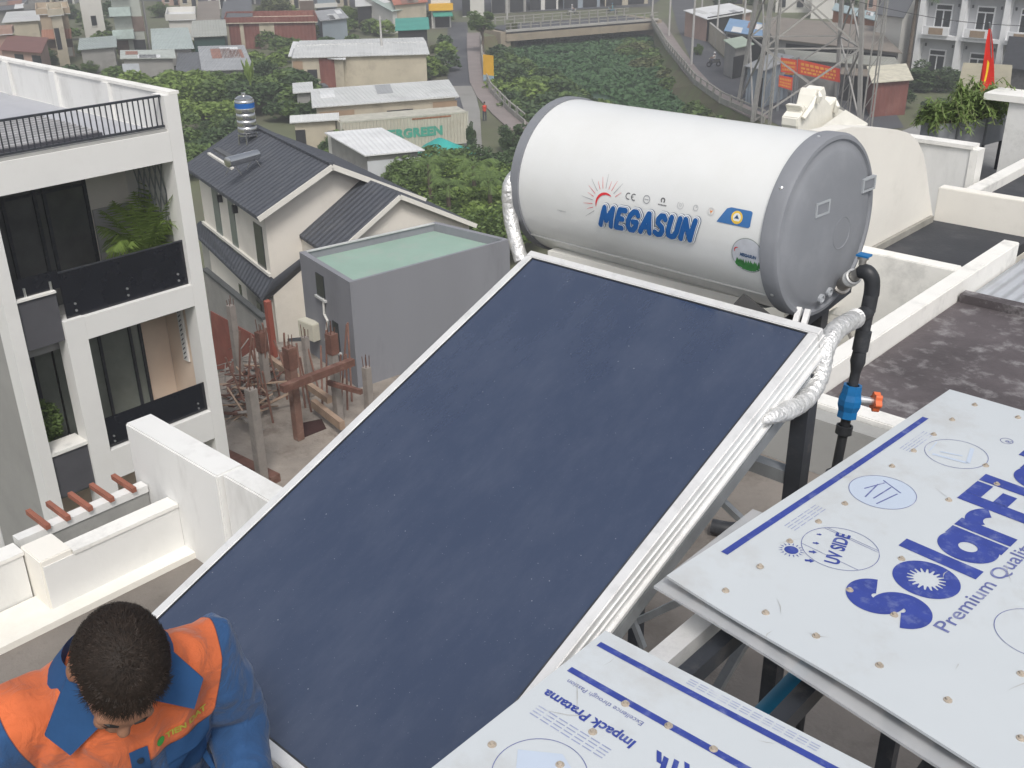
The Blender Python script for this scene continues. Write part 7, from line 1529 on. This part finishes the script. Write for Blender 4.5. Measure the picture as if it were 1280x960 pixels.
for s_ in (-1, 1):
    s0 = TP(s_ * .14, -.005, 1.38); b.tube([s0, SH_[s_], SH_[s_].lerp(EL[s_], .35), SH_[s_].lerp(EL[s_], .7), EL[s_], EL[s_].lerp(WR[s_], .3), EL[s_].lerp(WR[s_], .65), EL[s_].lerp(WR[s_], .9)], [.072, .073, .069, .064, .061, .057, .050, .045], 18)
shirt = remesh(b, .0065, 'shirt', [shirtM], 3, .011, 8.0, parent=person)
bluM = mat('shirt_blue', BLU_C, .85, .12, 10, .3, 60, bsize=.002); orgM = mat('shirt_orange', ORG_C, .85, .1, 10)
# collar: a band round the neck and two pointed wings
b = MB(); cb_ = []; N_ = 30; 
for k in range(N_ + 1):
    a = math.radians(118 + 304 * k / N_); ca_, sa_ = math.cos(a), math.sin(a)       # open at the front
    cb_.append((ca_, sa_))
V = []
for ca_, sa_ in cb_: V += [TP(.085 * ca_, -.010 + .082 * sa_, 1.462), TP(.088 * ca_, -.014 + .084 * sa_, 1.515), TP(.122 * ca_, -.016 + .112 * sa_, 1.455)]
b.add(V, [(3 * k, 3 * k + 1, 3 * k + 4, 3 * k + 3) for k in range(N_)] + [(3 * k + 1, 3 * k + 2, 3 * k + 5, 3 * k + 4) for k in range(N_)])
collar = obj('collar', b, bluM, shirt, local=True, smooth=True)
def onfront(x, z, lift=.012):     # a point lying on the shirt front, found by casting back onto it
    return TP(x, .3, z)
sh_bvh = None
from mathutils.bvhtree import BVHTree
sh_bvh = BVHTree.FromPolygons([v.co.copy() for v in shirt.data.vertices], [tuple(f.vertices) for f in shirt.data.polygons])
def onfront(x, z, lift=.006):
    o_ = TP(x, .5, z); d = (TP(x, 0, z) - o_).normalized(); h = sh_bvh.ray_cast(o_, d); 
    return (h[0] - d * lift) if h[0] else TP(x, .13, z)
for s_ in (-1, 1):
    b = MB(); pts = [TP(s_ * .036, .070, 1.505), TP(s_ * .088, .035, 1.512), onfront(s_ * .150, 1.395, .022), onfront(s_ * .118, 1.345, .026), onfront(s_ * .040, 1.415, .020)]
    pts2 = [p - TP(0, .006, 0) + TP(0, 0, 0) for p in pts]; n = len(pts); b.add(pts + pts2, [tuple(range(n)), tuple(range(2 * n - 1, n - 1, -1))] + [(i, (i + 1) % n, n + (i + 1) % n, n + i) for i in range(n)]); obj('collar_wing', b, bluM, shirt, local=True)
# placket, buttons, pocket flaps
def patch(x0, z0, x1, z1, lift, m_, nm, nx=8, nz=8, par=None, fn=None):
    b = MB(); V = []
    for j in range(nz + 1):
        for i in range(nx + 1):
            x = x0 + (x1 - x0) * i / nx; z = z0 + (z1 - z0) * j / nz
            if fn: x, z = fn(x, z)
            V.append(onfront(x, z, lift))
    b.add(V, [(j * (nx + 1) + i, j * (nx + 1) + i + 1, (j + 1) * (nx + 1) + i + 1, (j + 1) * (nx + 1) + i) for j in range(nz) for i in range(nx)]); return obj(nm, b, m_, par or shirt, local=True, smooth=True)
patch(-.018, .90, .018, 1.30, .004, bluM, 'placket', 2, 24)
for z in (1.27, 1.18, 1.09, 1.0): c = onfront(0, z, .006); obj('button', MB().lathe(c, TP(0, 1, 0) - TP(0, 0, 0), [(0, .007), (.003, .006), (.003, 0)], 12), mat('button_navy', (.02, .03, .05), .4), shirt, local=True)
for s_ in (-1, 1):
    patch(s_ * .055, 1.10, s_ * .150, 1.245, .004, bluM, 'pocket', 8, 10)
    patch(s_ * .052, 1.205, s_ * .153, 1.262, .009, mat('flap_blue', (.019, .075, .195), .85, .1, 10, .3, 60, bsize=.002), 'pocket_flap', 8, 5)
# lettering on his left breast
tm = text_mb('TIEN DAT', .02, .0007); fit(tm, .095, .016); V = [onfront(-.058 - v.x, 1.278 + v.y, .0035) for v in tm.v]; tm.v = V; obj('chest_lettering', tm, mat('thread_yellow_green', (.45, .42, .06), .8), shirt, local=True)
tm = MB(); disc(tm, (0, 0, 0), .009, e1, e2, 16, 1.2); tm.v = [onfront(-.046 + v.x, 1.287 + v.y, .0035) for v in tm.v]; obj('chest_emblem', tm, mat('thread_green', (.06, .32, .06), .8), shirt, local=True)
# trousers, belt, boots
b = MB(); b.tube([TP(0, 0, .80), TP(0, 0, .95)], [.155, .150], 20)
for s_ in (-1, 1): b.tube([Vector((.085 * s_, 0, .90)), Vector((.11 * s_, .02, .70)), Vector((.12 * s_, .03, .48)), Vector((.12 * s_, -.01, .25)), Vector((.12 * s_, -.02, .10))], [.115, .100, .082, .076, .078], 18)
remesh(b, .010, 'trousers', [mat('work_trousers', (.02, .055, .15), .9, .15, 8, .3, 40, bsize=.003)], 3, .006, 6, parent=person)
for s_ in (-1, 1): b = MB(); b.tube([(.12 * s_, -.07, .055), (.12 * s_, .02, .06), (.12 * s_, .13, .045), (.12 * s_, .19, .035)], [.045, .050, .046, .030], 14); b.tube([(.12 * s_, -.03, .05), (.12 * s_, -.025, .17)], [.048, .052], 14); b.box(.12 * s_ - .05, -.11, 0, .12 * s_ + .05, .21, .022); obj('boot', b, BLACKP, person, local=True, smooth=True)
# ================================================================== thin haze
hzm = bpy.data.materials.new('haze'); hzm.use_nodes = True; hn = hzm.node_tree; hn.nodes.clear()
pv = hn.nodes.new('ShaderNodeVolumePrincipled'); pv.inputs['Density'].default_value = 0.0019; pv.inputs['Color'].default_value = (.97, .98, 1.0, 1); pv.inputs['Anisotropy'].default_value = .2
ho = hn.nodes.new('ShaderNodeOutputMaterial'); hn.links.new(pv.outputs[0], ho.inputs['Volume'])
hb_ = obj('haze', MB().box(-2600, -500, -4, 1000, 3300, 60), hzm); tag(hb_, 'thin pale haze over the town', kind='stuff')
